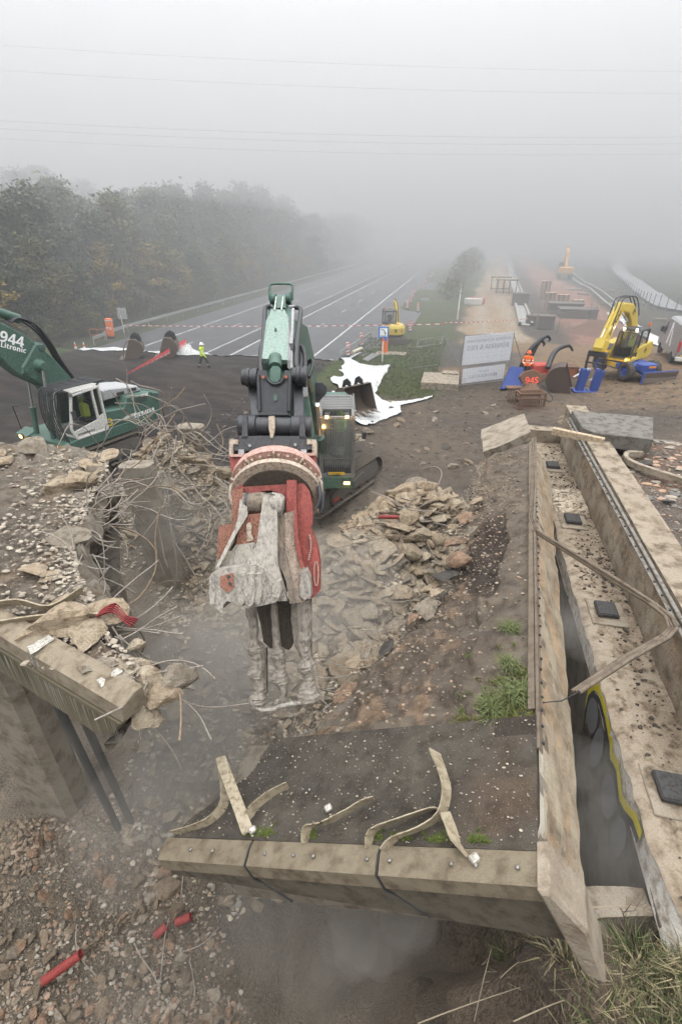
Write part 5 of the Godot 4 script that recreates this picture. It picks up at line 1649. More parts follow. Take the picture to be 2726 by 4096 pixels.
	part("seat", mb, mats["inside"], o)
	mb = MB.new()
	mb.box(Vector3(0.98, 3.1, -0.2), Vector3(0.44, 0.6, 0.28), 0.1)
	mb.ball(Vector3(0.98, 3.55, -0.15), Vector3(0.10, 0.13, 0.11))
	part("operator", mb, M("vestyellow", Color(0.42, 0.50, 0.08), 0.8), o)
	mb = MB.new()
	mb.box(Vector3(1.50, 3.2, 0.62), Vector3(0.05, 0.36, 0.2), 0.02)
	mb.tube([Vector3(1.48, 3.05, 0.75), Vector3(1.52, 3.1, 0.70)], 0.015)
	part("mirror", mb, mats["cage"], o)
	text(o, "lettering", "BONARIA & FILS", 0.07, mats["black_ink"], Transform3D(Basis(Vector3(0, 0, -1), Vector3.UP, Vector3.RIGHT), Vector3(1.492, 2.43, 0.28)))
	# guard cage over the cab: each bar a part
	for k in 8:
		var l := 0.5 + k * 0.137
		mb = MB.new()
		mb.tube(curve([Vector3(l, 4.2, -0.95), Vector3(l, 4.24, 0.3), Vector3(l, 4.2, 0.95), Vector3(l, 3.95, 1.15), Vector3(l, 3.1, 1.22), Vector3(l, 2.1, 1.02)], 4), 0.02 if k % 7 else 0.032, 6)
		part("guard_bar", mb, mats["cage"], o)
	for q in [[4.2, -0.9], [4.24, -0.5], [4.25, -0.1], [4.25, 0.3], [4.23, 0.7], [3.95, 1.16], [3.3, 1.22], [2.7, 1.16], [2.15, 1.03]]:
		mb = MB.new()
		mb.bar(Vector3(0.48, q[0], q[1]), Vector3(1.50, q[0], q[1]), 0.025, 0.025)
		part("guard_bar", mb, mats["cage"], o)
	mb = MB.new()
	for l: float in [0.5, 1.46]:
		mb.bar(Vector3(l, 4.05, -0.6), Vector3(l, 4.22, -0.85), 0.05, 0.05)
		mb.bar(Vector3(l, 4.0, 0.5), Vector3(l, 4.22, 0.85), 0.05, 0.05)
	part("guard_bracket", mb, mats["cage"], o)
	lamp(o, Vector3(1.25, 2.08, 1.36), Vector3(0, 0, 1), Vector3(0.2, 0.13, 0.05))
	mb = MB.new()
	side(mb, v2([0.9, 2.0, 1.45, 2.0, 1.45, 2.25, 1.0, 2.4]), -1.4, -0.6, 0.03)
	part("front_step", mb, mats["green"], o)
	lamp(o, Vector3(-1.0, 2.18, 1.48), Vector3(0, 0, 1), Vector3(0.2, 0.13, 0.05))
	mb = MB.new()
	mb.box(Vector3(1.52, 3.98, 0.56), Vector3(0.14, 0.16, 0.1), 0.02)
	part("work_lamp", mb, mats["guard"], o)
	# boom rising out of the picture, with its bracket and hoses
	mb = MB.new()
	side(mb, v2([-0.45, 2.6, -0.42, 4.25, 0.05, 5.1, 0.85, 6.05, 1.75, 6.72, 3.4, 7.55, 5.2, 7.75, 5.35, 7.2, 3.6, 6.75, 2.2, 5.95, 1.7, 5.0, 1.42, 4.66, 0.75, 4.15, 0.4, 2.6]), -0.34, 0.30, 0.05)
	part("boom", mb, mats["green"], o)
	mb = MB.new()
	side(mb, v2([0.62, 5.72, 0.32, 5.68, 0.34, 5.35, 0.40, 4.55, 0.45, 4.15, 0.62, 4.10, 1.05, 4.45, 1.42, 4.78, 1.34, 5.02]), -0.40, 0.36, 0.05)
	for q in [[0.44, 5.54, 0.11], [1.22, 4.85, 0.1], [0.97, 4.54, 0.1]]:
		mb.lathe([Vector2(0, 0.44), Vector2(q[2] * 0.5, 0.44), Vector2(q[2] * 0.55, 0.41), Vector2(q[2], 0.41), Vector2(q[2], 0.36)], Vector3(0, q[1], q[0]), Vector3.RIGHT, 14)
	mb.lathe([Vector2(0, 0.66), Vector2(0.13, 0.66), Vector2(0.24, 0.36)], Vector3(0, 4.96, 0.72), Vector3.RIGHT, 18)
	part("boom_bracket", mb, mats["green"], o)
	for l: float in [-0.55, 0.52]:
		hydraulic(o, Vector3(l, 2.1, 1.1), Vector3(l, 4.96, 0.72), 0.10, mats["green"], 0.4)
	hydraulic(o, Vector3(0.0, 6.55, 0.75), Vector3(0.0, 8.3, 4.4), 0.16, mats["green"], 0.7)
	for k in 5:
		mb = MB.new()
		var l := 0.28 - k * 0.10
		mb.tube(curve([Vector3(l, 6.5 + 0.03 * k, 1.2), Vector3(l, 6.62, 0.9), Vector3(l, 6.3 + 0.1 * sin(k), 0.35), Vector3(l, 5.6, -0.02), Vector3(l, 5.0, -0.2), Vector3(l, 4.3, -0.5), Vector3(l, 3.9, -0.65)], 4), 0.035, 6)
		part("hose", mb, mats["hose"], o)
	text(o, "lettering", "s", 0.26, mats["white_ink"], Transform3D(Basis(Vector3(0, -0.42, -0.91), Vector3(0, 0.91, -0.42), Vector3.RIGHT), Vector3(0.305, 6.12, 1.85)))
	text(o, "number", "944", 0.36, mats["white_ink"], Transform3D(Basis(Vector3(0, -0.42, -0.91), Vector3(0, 0.91, -0.42), Vector3.RIGHT), Vector3(0.305, 5.98, 1.36)))
	text(o, "lettering", "Litronic", 0.17, mats["white_ink"], Transform3D(Basis(Vector3(0, -0.42, -0.91), Vector3(0, 0.91, -0.42), Vector3.RIGHT), Vector3(0.305, 5.70, 1.40)))
	mb = MB.new()
	mb.tube([Vector3(-1.35, 2.3, 1.2), Vector3(-1.35, 3.3, 1.25), Vector3(-0.95, 3.35, 1.25)], 0.02)
	part("handrail", mb, mats["cage"], o)

# ---- the demolition excavator with its crusher, seen head on ------------------------------
var eye_at := Transform3D(Basis(Vector3.RIGHT, deg_to_rad(-29.3)), Vector3(0, 9.2, 0))

# the point d metres into the view through a spot measured on the photo
func seen(x: float, y: float, d: float) -> Vector3:
	return eye_at * Vector3((x - 784.0) / 1140.0 * d, (1178.0 - y) / 1140.0 * d, -d)

# solid between two outlines of equal count, near and far
func loft(mb: MB, a: Array, b: Array) -> void:
	var m := a.size()
	var c := Vector3.ZERO
	for p in a: c += p
	for p in b: c += p
	c /= m * 2.0
	var P := PackedVector2Array()
	var n := Vector3.ZERO
	for i in m: n += (a[i] - a[0]).cross(a[(i + 1) % m] - a[0])
	n = n.normalized()
	if n.dot(a[0] - b[0]) < 0: n = -n
	var x: Vector3 = (a[1] - a[0]).normalized()
	var y := n.cross(x)
	for p in a: P.append(Vector2(x.dot(p - a[0]), y.dot(p - a[0])))
	var cw := Geometry2D.is_polygon_clockwise(P)
	for i in m:
		var j := (i + 1) % m
		var e := P[j] - P[i]
		var o := (x * e.y - y * e.x) * (-1.0 if cw else 1.0)
		mb._face(a[i], a[j], b[j], b[i], o)
	var ix := Geometry2D.triangulate_polygon(P)
	for k in range(0, ix.size(), 3):
		var q: Vector3 = a[ix[k]]; var r: Vector3 = a[ix[k + 1]]; var s: Vector3 = a[ix[k + 2]]
		if (s - q).cross(r - q).dot(n) < 0: mb.tri(q, s, r)
		else: mb.tri(q, r, s)
		q = b[ix[k]]; r = b[ix[k + 1]]; s = b[ix[k + 2]]
		if (s - q).cross(r - q).dot(n) > 0: mb.tri(q, s, r)
		else: mb.tri(q, r, s)

# plate with an outline measured on the photo, set d away and th thick
func plate(mb: MB, pts: Array, d: float, th: float, taper := 0.0) -> void:
	var a := []; var b := []
	var cx := 0.0; var cy := 0.0
	for i in range(0, pts.size(), 2):
		cx += pts[i]; cy += pts[i + 1]
	cx /= pts.size() / 2; cy /= pts.size() / 2
	for i in range(0, pts.size(), 2):
		var front := seen(pts[i], pts[i + 1], d)
		var back := eye_at.basis * Vector3(0, 0, -th)
		a.append(front.lerp(seen(cx, cy, d), taper * 0.12))
		b.append(front + back)
	loft(mb, a, b)

func zz(l: Array, d: float) -> Vector3:
	return seen(l[0], l[1], d)

func build_crusher_excavator() -> void:
	var streak := noise_tex("streak", 0.018, 5, [[0.0, Color(0.56, 0.56, 0.57)], [0.28, Color(0.76, 0.75, 0.75)], [0.45, Color(0.90, 0.89, 0.87)], [0.62, Color(1, 1, 1)], [0.8, Color(0.97, 0.94, 0.89)], [1.0, Color(0.78, 0.70, 0.61)]], 512, FastNoiseLite.TYPE_SIMPLEX, 51)
	var sb := noise_tex("streakb", 0.05, 5, [[0.0, 0.0], [1.0, 1.0]], 512, FastNoiseLite.TYPE_SIMPLEX, 52)
	var dusty := M("jawdust", Color(0.375, 0.35, 0.31), 0.7, streak, 1.0, noi["conb"], 2.0, 0.1)
	dusty.uv1_scale = Vector3(1.5, 0.95, 1.3)
	var brownm := M("jawbrown", Color(0.235, 0.195, 0.155), 0.8, streak, 1.0, sb, 2.0, 0.1)
	brownm.uv1_scale = Vector3(1.2, 0.4, 0.9)
	var legm := M("jawleg", Color(0.30, 0.27, 0.23), 0.75, streak, 1.0, noi["conb"], 2.0, 0.1)
	legm.uv1_scale = dusty.uv1_scale
	var dark := M("jawdark", Color(0.085, 0.068, 0.052), 0.85, streak, 2.0)
	var red := M("redpaint", Color(0.40, 0.085, 0.065), 0.55, noise_tex("chips", 0.03, 6, [[0.0, Color(0.45, 0.36, 0.33)], [0.3, Color(0.80, 0.74, 0.72)], [0.5, Color(1, 1, 1)], [0.75, Color(1, 1, 1)], [1.0, Color(1, 0.9, 0.86)]], 512, FastNoiseLite.TYPE_SIMPLEX, 55), 1.6, null, 0, 0.0, noise_tex("streakd", 0.02, 4, [[0.0, Color(0.7, 0.7, 0.7)], [1.0, Color(1, 1, 1)]]), 0.8)
	var pink := M("pinkdust", Color(0.46, 0.29, 0.24), 0.7, noi["chips"], 1.4)
	var cream := M("creamsteel", Color(0.44, 0.37, 0.29), 0.75, noi["chips"], 1.2, sb, 1.0)
	var rustred := M("rustred", Color(0.33, 0.155, 0.105), 0.7, noi["chips"], 2.0, sb, 1.5)
	var o := thing("demolition_excavator", "green demolition excavator facing the camera, its red and grey concrete crusher hanging in front", "excavator")
	var mb := MB.new()
	# undercarriage, turned against the house
	var U := Transform3D(facing(Vector3(-0.565, 0, 0.825)), Vector3(-1.02, 0.80, -16.96))
	crawler(o, U, 1.36, 0.64, 4.5, 1.0)
	crawler(o, U, -1.36, 0.64, 4.5, 1.0)
	mb.t = U
	mb.box(Vector3(0, 0.55, 0), Vector3(2.2, 0.5, 1.8), 0.06)
	for q in [0.5, -0.9]:
		side(mb, v2([q, 0.32, q + 0.75, 0.32, q + 0.75, 0.62, q + 0.2, 0.78, q, 0.7]), 1.62, 1.70, 0.02)
	side(mb, v2([-1.9, 0.25, 1.9, 0.22, 2.0, 0.5, 1.2, 0.85, -1.8, 0.85, -2.05, 0.5]), 1.52, 1.62, 0.03)
	part("chassis", mb, mats["trackframe"], o)
	mb = MB.new(); mb.t = U
	mb.box(Vector3(1.72, 0.38, 1.0), Vector3(0.03, 0.14, 0.34), 0.01)
	part("step_plate", mb, M("redstep", Color(0.3, 0.05, 0.03), 0.6), o)
	# house
	mb = MB.new()
	mb.box(Vector3(-1.05, 2.2, -16.9), Vector3(2.7, 0.5, 4.6), 0.05)
	mb.lathe([Vector2(0, 0), Vector2(0.85, 0), Vector2(0.85, 0.3), Vector2(0, 0.3)], Vector3(-1.02, 1.7, -16.96), Vector3.UP, 24)
	part("platform", mb, mats["green"], o)
	mb = MB.new()
	mb.box(Vector3(-1.1, 3.05, -18.5), Vector3(2.8, 1.3, 2.4), 0.12)
	mb.box(Vector3(-2.0, 2.9, -16.4), Vector3(0.9, 1.0, 1.8), 0.08)
	part("engine_housing", mb, mats["green"], o)
	mb = MB.new()
	mb.box(Vector3(-1.1, 2.85, -20.0), Vector3(2.9, 1.3, 0.8), 0.18)
	part("counterweight", mb, mats["green"], o)
	# cab
	var cab := Transform3D(Basis(), Vector3(-0.12, 2.2, -14.0))
	mb = MB.new(); mb.t = cab
	mb.box(Vector3(0, 0.22, -0.85), Vector3(1.0, 0.46, 1.8), 0.04)
	part("cab_base", mb, mats["green"], o)
	mb = MB.new(); mb.t = cab
	for x: float in [-0.47, 0.47]:
		mb.bar(Vector3(x, 0.45, -0.02), Vector3(x, 2.28, -0.16), 0.07, 0.07, 0.012)
		mb.bar(Vector3(x, 2.28, -0.16), Vector3(x, 2.42, -0.45), 0.07, 0.07, 0.012)
		mb.bar(Vector3(x, 2.42, -0.45), Vector3(x, 2.44, -1.7), 0.07, 0.07, 0.012)
		mb.bar(Vector3(x, 0.45, -1.7), Vector3(x, 2.44, -1.7), 0.07, 0.07, 0.012)
		mb.box(Vector3(x, 0.8, -0.9), Vector3(0.05, 0.7, 1.6), 0.01)
	for q in [[0.47, -0.02], [2.27, -0.16], [2.42, -0.45], [2.44, -1.7]]:
		mb.bar(Vector3(-0.47, q[0], q[1]), Vector3(0.47, q[0], q[1]), 0.07, 0.07, 0.012)
	mb.box(Vector3(0, 2.41, -1.1), Vector3(0.92, 0.05, 1.2), 0.01)
	mb.box(Vector3(0, 1.4, -1.72), Vector3(0.96, 2.0, 0.06), 0.01)
	part("cab", mb, mats["guard"], o)
	mb = MB.new(); mb.t = cab
	mb.box(Vector3(0, 1.40, -0.10), Vector3(0.90, 1.75, 0.014), 0.0, Basis(Vector3.RIGHT, 0.076))
	for x: float in [-0.46, 0.46]: mb.box(Vector3(x, 1.75, -0.95), Vector3(0.014, 1.2, 1.5))
	part("cab_glass", mb, mats["glass"], o)
	mb = MB.new(); mb.t = cab
	mb.box(Vector3(0.0, 0.85, -1.0), Vector3(0.5, 0.16, 0.55), 0.05)
	mb.box(Vector3(0.0, 1.3, -1.25), Vector3(0.5, 0.9, 0.14), 0.05)
	mb.box(Vector3(0.0, 0.62, -0.35), Vector3(0.86, 0.3, 0.4), 0.04)
	mb.box(Vector3(0.02, 0.95, -0.3), Vector3(0.34, 0.22, 0.12), 0.03)
	part("seat", mb, mats["inside"], o)
	mb = MB.new(); mb.t = cab
	mb.box(Vector3(0.1, 1.75, -1.0), Vector3(0.42, 0.5, 0.24), 0.1)
	mb.ball(Vector3(0.1, 2.1, -1.0), Vector3(0.10, 0.13, 0.11))
	part("operator", mb, M("vestgreen", Color(0.28, 0.50, 0.10), 0.8), o)
	for k in 13:
		mb = MB.new(); mb.t = cab
		var x := -0.42 + k * 0.07
		mb.tube([Vector3(x, 0.40, 0.06), Vector3(x, 2.26, -0.08), Vector3(x, 2.42, -0.40)], 0.006, 5)
		part("guard_bar", mb, mats["guard"], o)
	for k in 11:
		mb = MB.new(); mb.t = cab
		mb.tube([Vector3(-0.42 + k * 0.084, 2.50, -0.42), Vector3(-0.42 + k * 0.084, 2.52, -1.65)], 0.008, 5)
		part("guard_bar", mb, mats["guard"], o)
	for k in 6:
		mb = MB.new(); mb.t = cab
		mb.tube([Vector3(-0.47, 2.51, -0.42 - k * 0.245), Vector3(0.47, 2.51, -0.42 - k * 0.245)], 0.009, 5)
		part("guard_bar", mb, mats["guard"], o)
	for y: float in [1.02, 1.95]:
		mb = MB.new(); mb.t = cab
		mb.bar(Vector3(-0.5, y, 0.06 - y * 0.06), Vector3(0.5, y, 0.06 - y * 0.06), 0.022, 0.022)
		part("guard_bar", mb, mats["guard"], o)
	for x: float in [-0.52, 0.52]:
		mb = MB.new(); mb.t = cab
		mb.tube(curve([Vector3(x, 0.38, 0.07), Vector3(x, 2.22, -0.06), Vector3(x, 2.46, -0.3), Vector3(x, 2.53, -1.7)], 3), 0.022, 6)
		part("guard_frame", mb, mats["guard"], o)
	mb = MB.new(); mb.t = cab
	mb.tube([Vector3(0.50, 1.62, 0.05), Vector3(0.60, 1.66, 0.12), Vector3(0.66, 1.78, 0.14), Vector3(0.74, 1.80, 0.14)], 0.014, 6)
	mb.box(Vector3(0.80, 1.82, 0.14), Vector3(0.13, 0.24, 0.06), 0.025)
	part("mirror", mb, mats["cage"], o)
	mb = MB.new(); mb.t = cab
	mb.bar(Vector3(-0.34, 1.55, 0.0), Vector3(0.1, 0.98, 0.04), 0.03, 0.012)
	mb.bar(Vector3(-0.35, 1.95, -0.03), Vector3(-0.34, 1.1, 0.03), 0.02, 0.01)
	part("wiper", mb, mats["cage"], o)
	mb = MB.new(); mb.t = cab
	mb.box(Vector3(-0.02, 0.53, 0.035), Vector3(0.52, 0.10, 0.01), 0.003)
	var pl := part("number_plate", mb, M("plateyellow", Color(0.60, 0.40, 0.02), 0.5), o)
	text(pl, "lettering", "LUIS", 0.085, mats["black_ink"], cab * Transform3D(Basis(), Vector3(-0.02, 0.495, 0.045)), true, 0.004)
	mb = MB.new(); mb.t = cab
	mb.box(Vector3(-0.31, 0.53, 0.035), Vector3(0.045, 0.10, 0.011), 0.003)
	part("plate_band", mb, M("plateblue", Color(0.03, 0.09, 0.4), 0.5), pl)
	lamp(o, cab * Vector3(-0.30, 2.30, -0.12), Vector3(0, -0.2, 1), Vector3(0.11, 0.10, 0.05))
	lamp(o, cab * Vector3(0.30, 2.30, -0.12), Vector3(0, -0.2, 1), Vector3(0.11, 0.10, 0.05))
	lamp(o, cab * Vector3(-0.40, 2.02, -0.10), Vector3(0, -0.2, 1), Vector3(0.07, 0.09, 0.05), "lamp_warm", 0.3)
	lamp(o, cab * Vector3(0.30, 0.24, 0.10), Vector3(0, -0.1, 1), Vector3(0.20, 0.11, 0.05))
	# boom behind the stick
	mb = MB.new()
	mb.t = Transform3D(Basis(), Vector3(-0.88, 0, 0))
	side(mb, v2([-15.9, 2.3, -15.0, 2.2, -13.9, 3.9, -12.2, 5.75, -10.2, 6.7, -7.9, 7.55, -7.6, 7.85, -8.0, 8.1, -10.6, 7.6, -13.0, 6.5, -15.2, 4.5, -16.1, 3.0]), -0.22, 0.20, 0.05)
	part("boom", mb, mats["green"], o)
	text(o, "lettering", "ns", 0.34, mats["white_ink"], Transform3D(Basis(Vector3(0, 0.70, -0.71).normalized(), Vector3(0, 0.71, 0.70), Vector3.RIGHT), Vector3(-0.67, 5.15, -13.3)))
	hydraulic(o, Vector3(-0.62, 2.4, -14.9), Vector3(-0.62, 5.3, -12.7), 0.12, mats["green"], 0.55)
	hydraulic(o, Vector3(-1.2, 2.4, -14.9), Vector3(-1.2, 5.3, -12.7), 0.12, mats["green"], 0.55)
	mb = MB.new()
	mb.prism([Vector2(-0.22, 0.20), Vector2(-0.1, 0.30), Vector2(0.1, 0.30), Vector2(0.22, 0.18), Vector2(0.2, 0.0), Vector2(0.05, -0.15), Vector2(-0.05, -0.36), Vector2(-0.20, -0.40), Vector2(-0.24, -0.1)], 0.12, Transform3D(Basis(Vector3.RIGHT, -0.4), seen(733, 906, 13.2)), 0.02)
	mb.cyl(seen(735, 900, 13.2), seen(735, 900, 13.0), 0.08)
	part("boom_lug", mb, mats["castgrey"], o)
	# stick coming towards us, with the tool cylinder's cover plate
	mb = MB.new()
	loft(mb, [seen(619, 700, 7.6), seen(668, 700, 7.6), seen(682, 885, 5.75), seen(596, 885, 5.75)], [seen(622, 745, 7.9), seen(668, 745, 7.9), seen(688, 1000, 5.75), seen(600, 1000, 5.75)])
	part("stick", mb, mats["green"], o)
	mb = MB.new()
	loft(mb, [seen(624, 712, 7.25), seen(655, 712, 7.25), seen(663, 738, 6.95), seen(661, 828, 5.85), seen(602, 825, 5.85), seen(612, 738, 6.95)], [seen(624, 722, 7.3), seen(655, 722, 7.3), seen(663, 748, 7.0), seen(661, 838, 5.9), seen(602, 836, 5.9), seen(612, 748, 7.0)])
	part("cylinder_cover", mb, mats["palegreen"], o)
	mb = MB.new()
	loft(mb, [seen(655, 715, 7.25), seen(664, 730, 7.2), seen(668, 790, 6.4), seen(667, 830, 5.95), seen(661, 828, 5.85), seen(663, 738, 6.95)], [seen(655, 735, 7.3), seen(664, 752, 7.25), seen(668, 815, 6.45), seen(667, 850, 6.0), seen(661, 846, 5.9), seen(663, 758, 7.0)])
	part("cover_flank", mb, mats["lightgrey"], o)
	mb = MB.new()
	var hk := []
	for k in 9: hk.append(seen(634 + cos(PI * k / 8.0) * 1.5, 762 - sin(PI * k / 8.0) * 8.0 + 3, 6.45) + Vector3(0, 0.01, 0))
	mb.tube(hk, 0.009, 6)
	part("lifting_eye", mb, mats["green"], o)
	for x in [[622, 636], [656, 671]]:
		mb = MB.new()
		mb.lathe([Vector2(0.0, 0), Vector2(0.11, 0), Vector2(0.085, 0.03), Vector2(0.07, 0.07), Vector2(0.085, 0.09), Vector2(0.0, 0.09)] if x[0] == 622 else [Vector2(0.0, 0), Vector2(0.085, 0), Vector2(0.07, 0.02), Vector2(0.085, 0.06), Vector2(0.11, 0.09), Vector2(0.0, 0.09)], seen(x[0], 688, 7.6), Vector3.RIGHT, 18)
		part("pivot_boss", mb, mats["green"], o)
	mb = MB.new()
	loft(mb, [seen(636, 678, 7.5), seen(656, 678, 7.5), seen(657, 708, 7.3), seen(635, 708, 7.3)], [seen(636, 678, 7.8), seen(656, 678, 7.8), seen(657, 708, 7.8), seen(635, 708, 7.8)])
	part("rod_end", mb, mats["green"], o)
	for x: float in [634.0, 650.0]:
		mb = MB.new()
		loft(mb, [seen(x, 682, 7.45), seen(x + 2, 682, 7.45), seen(x - 1, 712, 7.2), seen(x - 4, 712, 7.2)], [seen(x, 684, 7.5), seen(x + 2, 684, 7.5), seen(x - 1, 714, 7.25), seen(x - 4, 714, 7.25)])
		part("pale_strap", mb, mats["white"], o)
	mb = MB.new()
	mb.tube(curve([seen(620, 690, 7.65), seen(620, 664, 7.65), seen(622, 656, 7.65), seen(630, 653, 7.65), seen(664, 653, 7.65), seen(672, 657, 7.65), seen(673, 664, 7.65), seen(672, 690, 7.65)], 3), 0.019, 8)
	part("hand_rail", mb, mats["green"], o)
	for q in [[[621, 706, 7.5], [611, 708, 7.4], [609, 722, 7.2], [606, 780, 6.5], [602, 800, 6.2], [600, 840, 5.9], [603, 870, 5.8]], [[672, 707, 7.5], [688, 709, 7.4], [691, 722, 7.2], [684, 780, 6.6], [681, 830, 6.1], [684, 850, 6.0]], [[694, 798, 6.9], [700, 815, 6.8], [701, 845, 6.6], [697, 870, 6.5]], [[703, 842, 9.0], [716, 828, 8.8], [719, 840, 8.6], [710, 868, 8.4]], [[690, 795, 7.0], [693, 820, 6.8], [690, 850, 6.5]]]:
		mb = MB.new()
		var pts := []
		for p in q: pts.append(seen(p[0], p[1], p[2]))
		mb.tube(curve(pts, 4), 0.034, 8)
		part("hose", mb, mats["hose"], o)
	for q in [[[674, 712, 7.4], [672, 760, 6.9], [669, 800, 6.4], [670, 850, 6.0]], [[614, 707, 7.5], [626, 705, 7.5]], [[665, 706, 7.5], [682, 706, 7.45]]]:
		mb = MB.new()
		var pts := []
		for p in q: pts.append(seen(p[0], p[1], p[2]))
		mb.tube(pts, 0.026, 8)
		part("hydraulic_pipe", mb, mats["lightgrey"], o)
	mb = MB.new()
	plate(mb, [662, 790, 675, 790, 675, 806, 662, 806], 6.3, 0.12)
	part("pipe_block", mb, mats["darksteel"], o)
	mb = MB.new()
	plate(mb, [694, 884, 706, 884, 706, 912, 694, 912], 6.6, 0.15)
	part("valve_block", mb, mats["lightgrey"], o)
	mb = MB.new()
	plate(mb, [680, 850, 700, 860, 722, 1000, 705, 1040, 690, 1000], 7.2, 0.5)
	part("stick_cheek", mb, mats["green"], o)
	# tool cylinder's rod end and the linkage
	mb = MB.new()
	mb.cyl(seen(633, 822, 5.8), seen(633, 845, 5.7), 0.075, -1.0, 14)
	plate(mb, [621, 850, 627, 842, 640, 842, 646, 850, 644, 872, 638, 879, 627, 879, 621, 872], 5.58, 0.2)
	part("rod_eye", mb, mats["green"], o)
	mb = MB.new()
	plate(mb, [592, 852, 612, 852, 615, 868, 620, 880, 633, 886, 647, 880, 652, 868, 655, 852, 668, 852, 671, 900, 668, 958, 588, 958, 592, 900], 5.52, 0.09)
	part("link_plate", mb, mats["castgrey"], o)
	for q in [[594, 862, 597, 948, 0.05], [667, 862, 664, 948, 0.05], [597, 954, 664, 954, 0.06]]:
		mb = MB.new()
		mb.bar(seen(q[0], q[1], 5.5), seen(q[2], q[3], 5.5), 0.035, q[4], 0.008, Vector3(0, 0.5, 0.87))
		part("link_rib", mb, mats["castgrey"], o)
	mb = MB.new()
	var uu := []
	for k in 13:
		var a := PI * k / 12.0
		uu.append(seen(633.0 - cos(a) * 19.0, 866.0 + sin(a) * 18.0, 5.49))
	mb.tube(uu, 0.017, 6)
	part("link_collar", mb, mats["castgrey"], o)
	mb = MB.new()
	plate(mb, [630, 908, 637, 908, 638, 918, 636, 922, 631, 922, 629, 918], 5.505, 0.02)
	part("link_slot", mb, mats["green"], o)
	for q in [[605, 867, 5.49], [657, 867, 5.49]]:
		mb = MB.new()
		mb.cyl(zz(q, q[2]), zz(q, q[2] - 0.02), 0.018, -1.0, 8)
		part("link_bolt", mb, M("copper", Color(0.4, 0.12, 0.06), 0.5), o)
	for q in [[557, 592, 868, 5.62, 0.105], [673, 706, 865, 5.62, 0.11]]:
		mb = MB.new()
		var a := seen(q[0], q[2], q[3]); var b := seen(q[1], q[2] + 2, q[3])
		var l := a.distance_to(b)
		var r: float = q[4]
		mb.lathe([Vector2(0, 0), Vector2(r * 0.8, 0), Vector2(r * 0.86, 0.02), Vector2(r * 0.86, l * 0.25), Vector2(r, l * 0.3), Vector2(r, l * 0.5), Vector2(r * 0.9, l * 0.55), Vector2(r * 0.9, l * 0.7), Vector2(r * 1.05, l * 0.72), Vector2(r * 1.05, l), Vector2(0, l)], a, b - a, 24)
		part("link_boss", mb, mats["castgrey"], o)
	mb = MB.new()
	var da := seen(549, 980, 5.35); var db := seen(716, 983, 5.35)
	var dl := da.distance_to(db)
	mb.lathe([Vector2(0, 0), Vector2(0.105, 0), Vector2(0.115, 0.02), Vector2(0.115, 0.11), Vector2(0.122, 0.12), Vector2(0.122, 0.19), Vector2(0.10, 0.20), Vector2(0.10, dl - 0.22), Vector2(0.12, dl - 0.21), Vector2(0.12, dl - 0.12), Vector2(0.112, dl - 0.1), Vector2(0.112, dl), Vector2(0, dl)], da, db - da, 28)
	part("link_drum", mb, mats["castgrey"], o)
	for q in [[581, 880, 590, 960], [684, 880, 688, 965]]:
		mb = MB.new()
		mb.bar(seen(q[0], q[1], 5.75), seen(q[2], q[3], 5.5), 0.06, 0.12, 0.01, Vector3.RIGHT)
		part("side_link", mb, mats["castgrey"], o)
	mb = MB.new()
	plate(mb, [618, 957, 631, 957, 632, 985, 627, 1008, 622, 1008, 618, 985], 5.2, 0.06)
	part("centre_strap", mb, cream, o)
	for x: float in [563.0, 695.0]:
		mb = MB.new()
		plate(mb, [x - 5, 955, x + 5, 955, x + 7, 1010, x - 7, 1010], 5.22, 0.05)
		part("side_strap", mb, mats["darksteel"], o)
	# coupler frame
	mb = MB.new()
	plate(mb, [552, 1003, 704, 1003, 708, 1016, 548, 1016], 5.22, 0.3)
	part("coupler_top", mb, mats["darksteel"], o)
	mb = MB.new()
	plate(mb, [535, 1016, 719, 1014, 719, 1034, 535, 1037], 5.12, 0.22)
	part("coupler_bar", mb, mats["darksteel"], o)
	for x in [[574, 1025], [679, 1023]]:
		mb = MB.new()
		mb.cyl(seen(x[0], x[1], 5.13), seen(x[0], x[1], 5.09), 0.017, -1.0, 6)
		part("coupler_bolt", mb, mats["lightgrey"], o)
	for q in [[527, 1011, 547, 1011, 547, 1022, 536, 1022, 536, 1048, 527, 1048], [706, 1011, 727, 1011, 727, 1048, 718, 1048, 718, 1022, 706, 1022]]:
		mb = MB.new()
		plate(mb, q, 5.10, 0.32)
		part("coupler_cheek", mb, cream, o)
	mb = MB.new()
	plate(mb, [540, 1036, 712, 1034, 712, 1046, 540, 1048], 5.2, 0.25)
	part("coupler_shadow_plate", mb, mats["cage"], o)  # near-black plate standing in for the shade under the coupler bar
	for x: float in [548.0, 692.0]:
		mb = MB.new()
		plate(mb, [x, 1034, x + 13, 1034, x + 13, 1046, x, 1046], 5.1, 0.12)
		part("wedge_block", mb, mats["lightgrey"], o)
	# slewing head: red housing, bolted ring, second ring
	mb = MB.new()
	plate(mb, [527, 1046, 724, 1043, 727, 1075, 700, 1085, 640, 1055, 570, 1085, 532, 1085], 5.10, 0.45)
	part("head_housing", mb, red, o)
	mb = MB.new()
	plate(mb, [529, 1045, 560, 1045, 580, 1040, 640, 1036, 700, 1042, 723, 1042, 723, 1048, 529, 1051], 5.06, 0.1)
	part("head_flange", mb, pink, o)
	var T := (eye_at.basis * Vector3(0.04, -0.70, 0.71)).normalized()
	var C := seen(638, 1122, 5.10)
	mb = MB.new()
	mb.lathe([Vector2(0.30, -0.10), Vector2(0.465, -0.10), Vector2(0.475, -0.03), Vector2(0.475, 0.0), Vector2(0.39, 0.0), Vector2(0.39, -0.03), Vector2(0.30, -0.03), Vector2(0.30, -0.10)], C, T, 48)
	part("slew_ring", mb, pink, o)
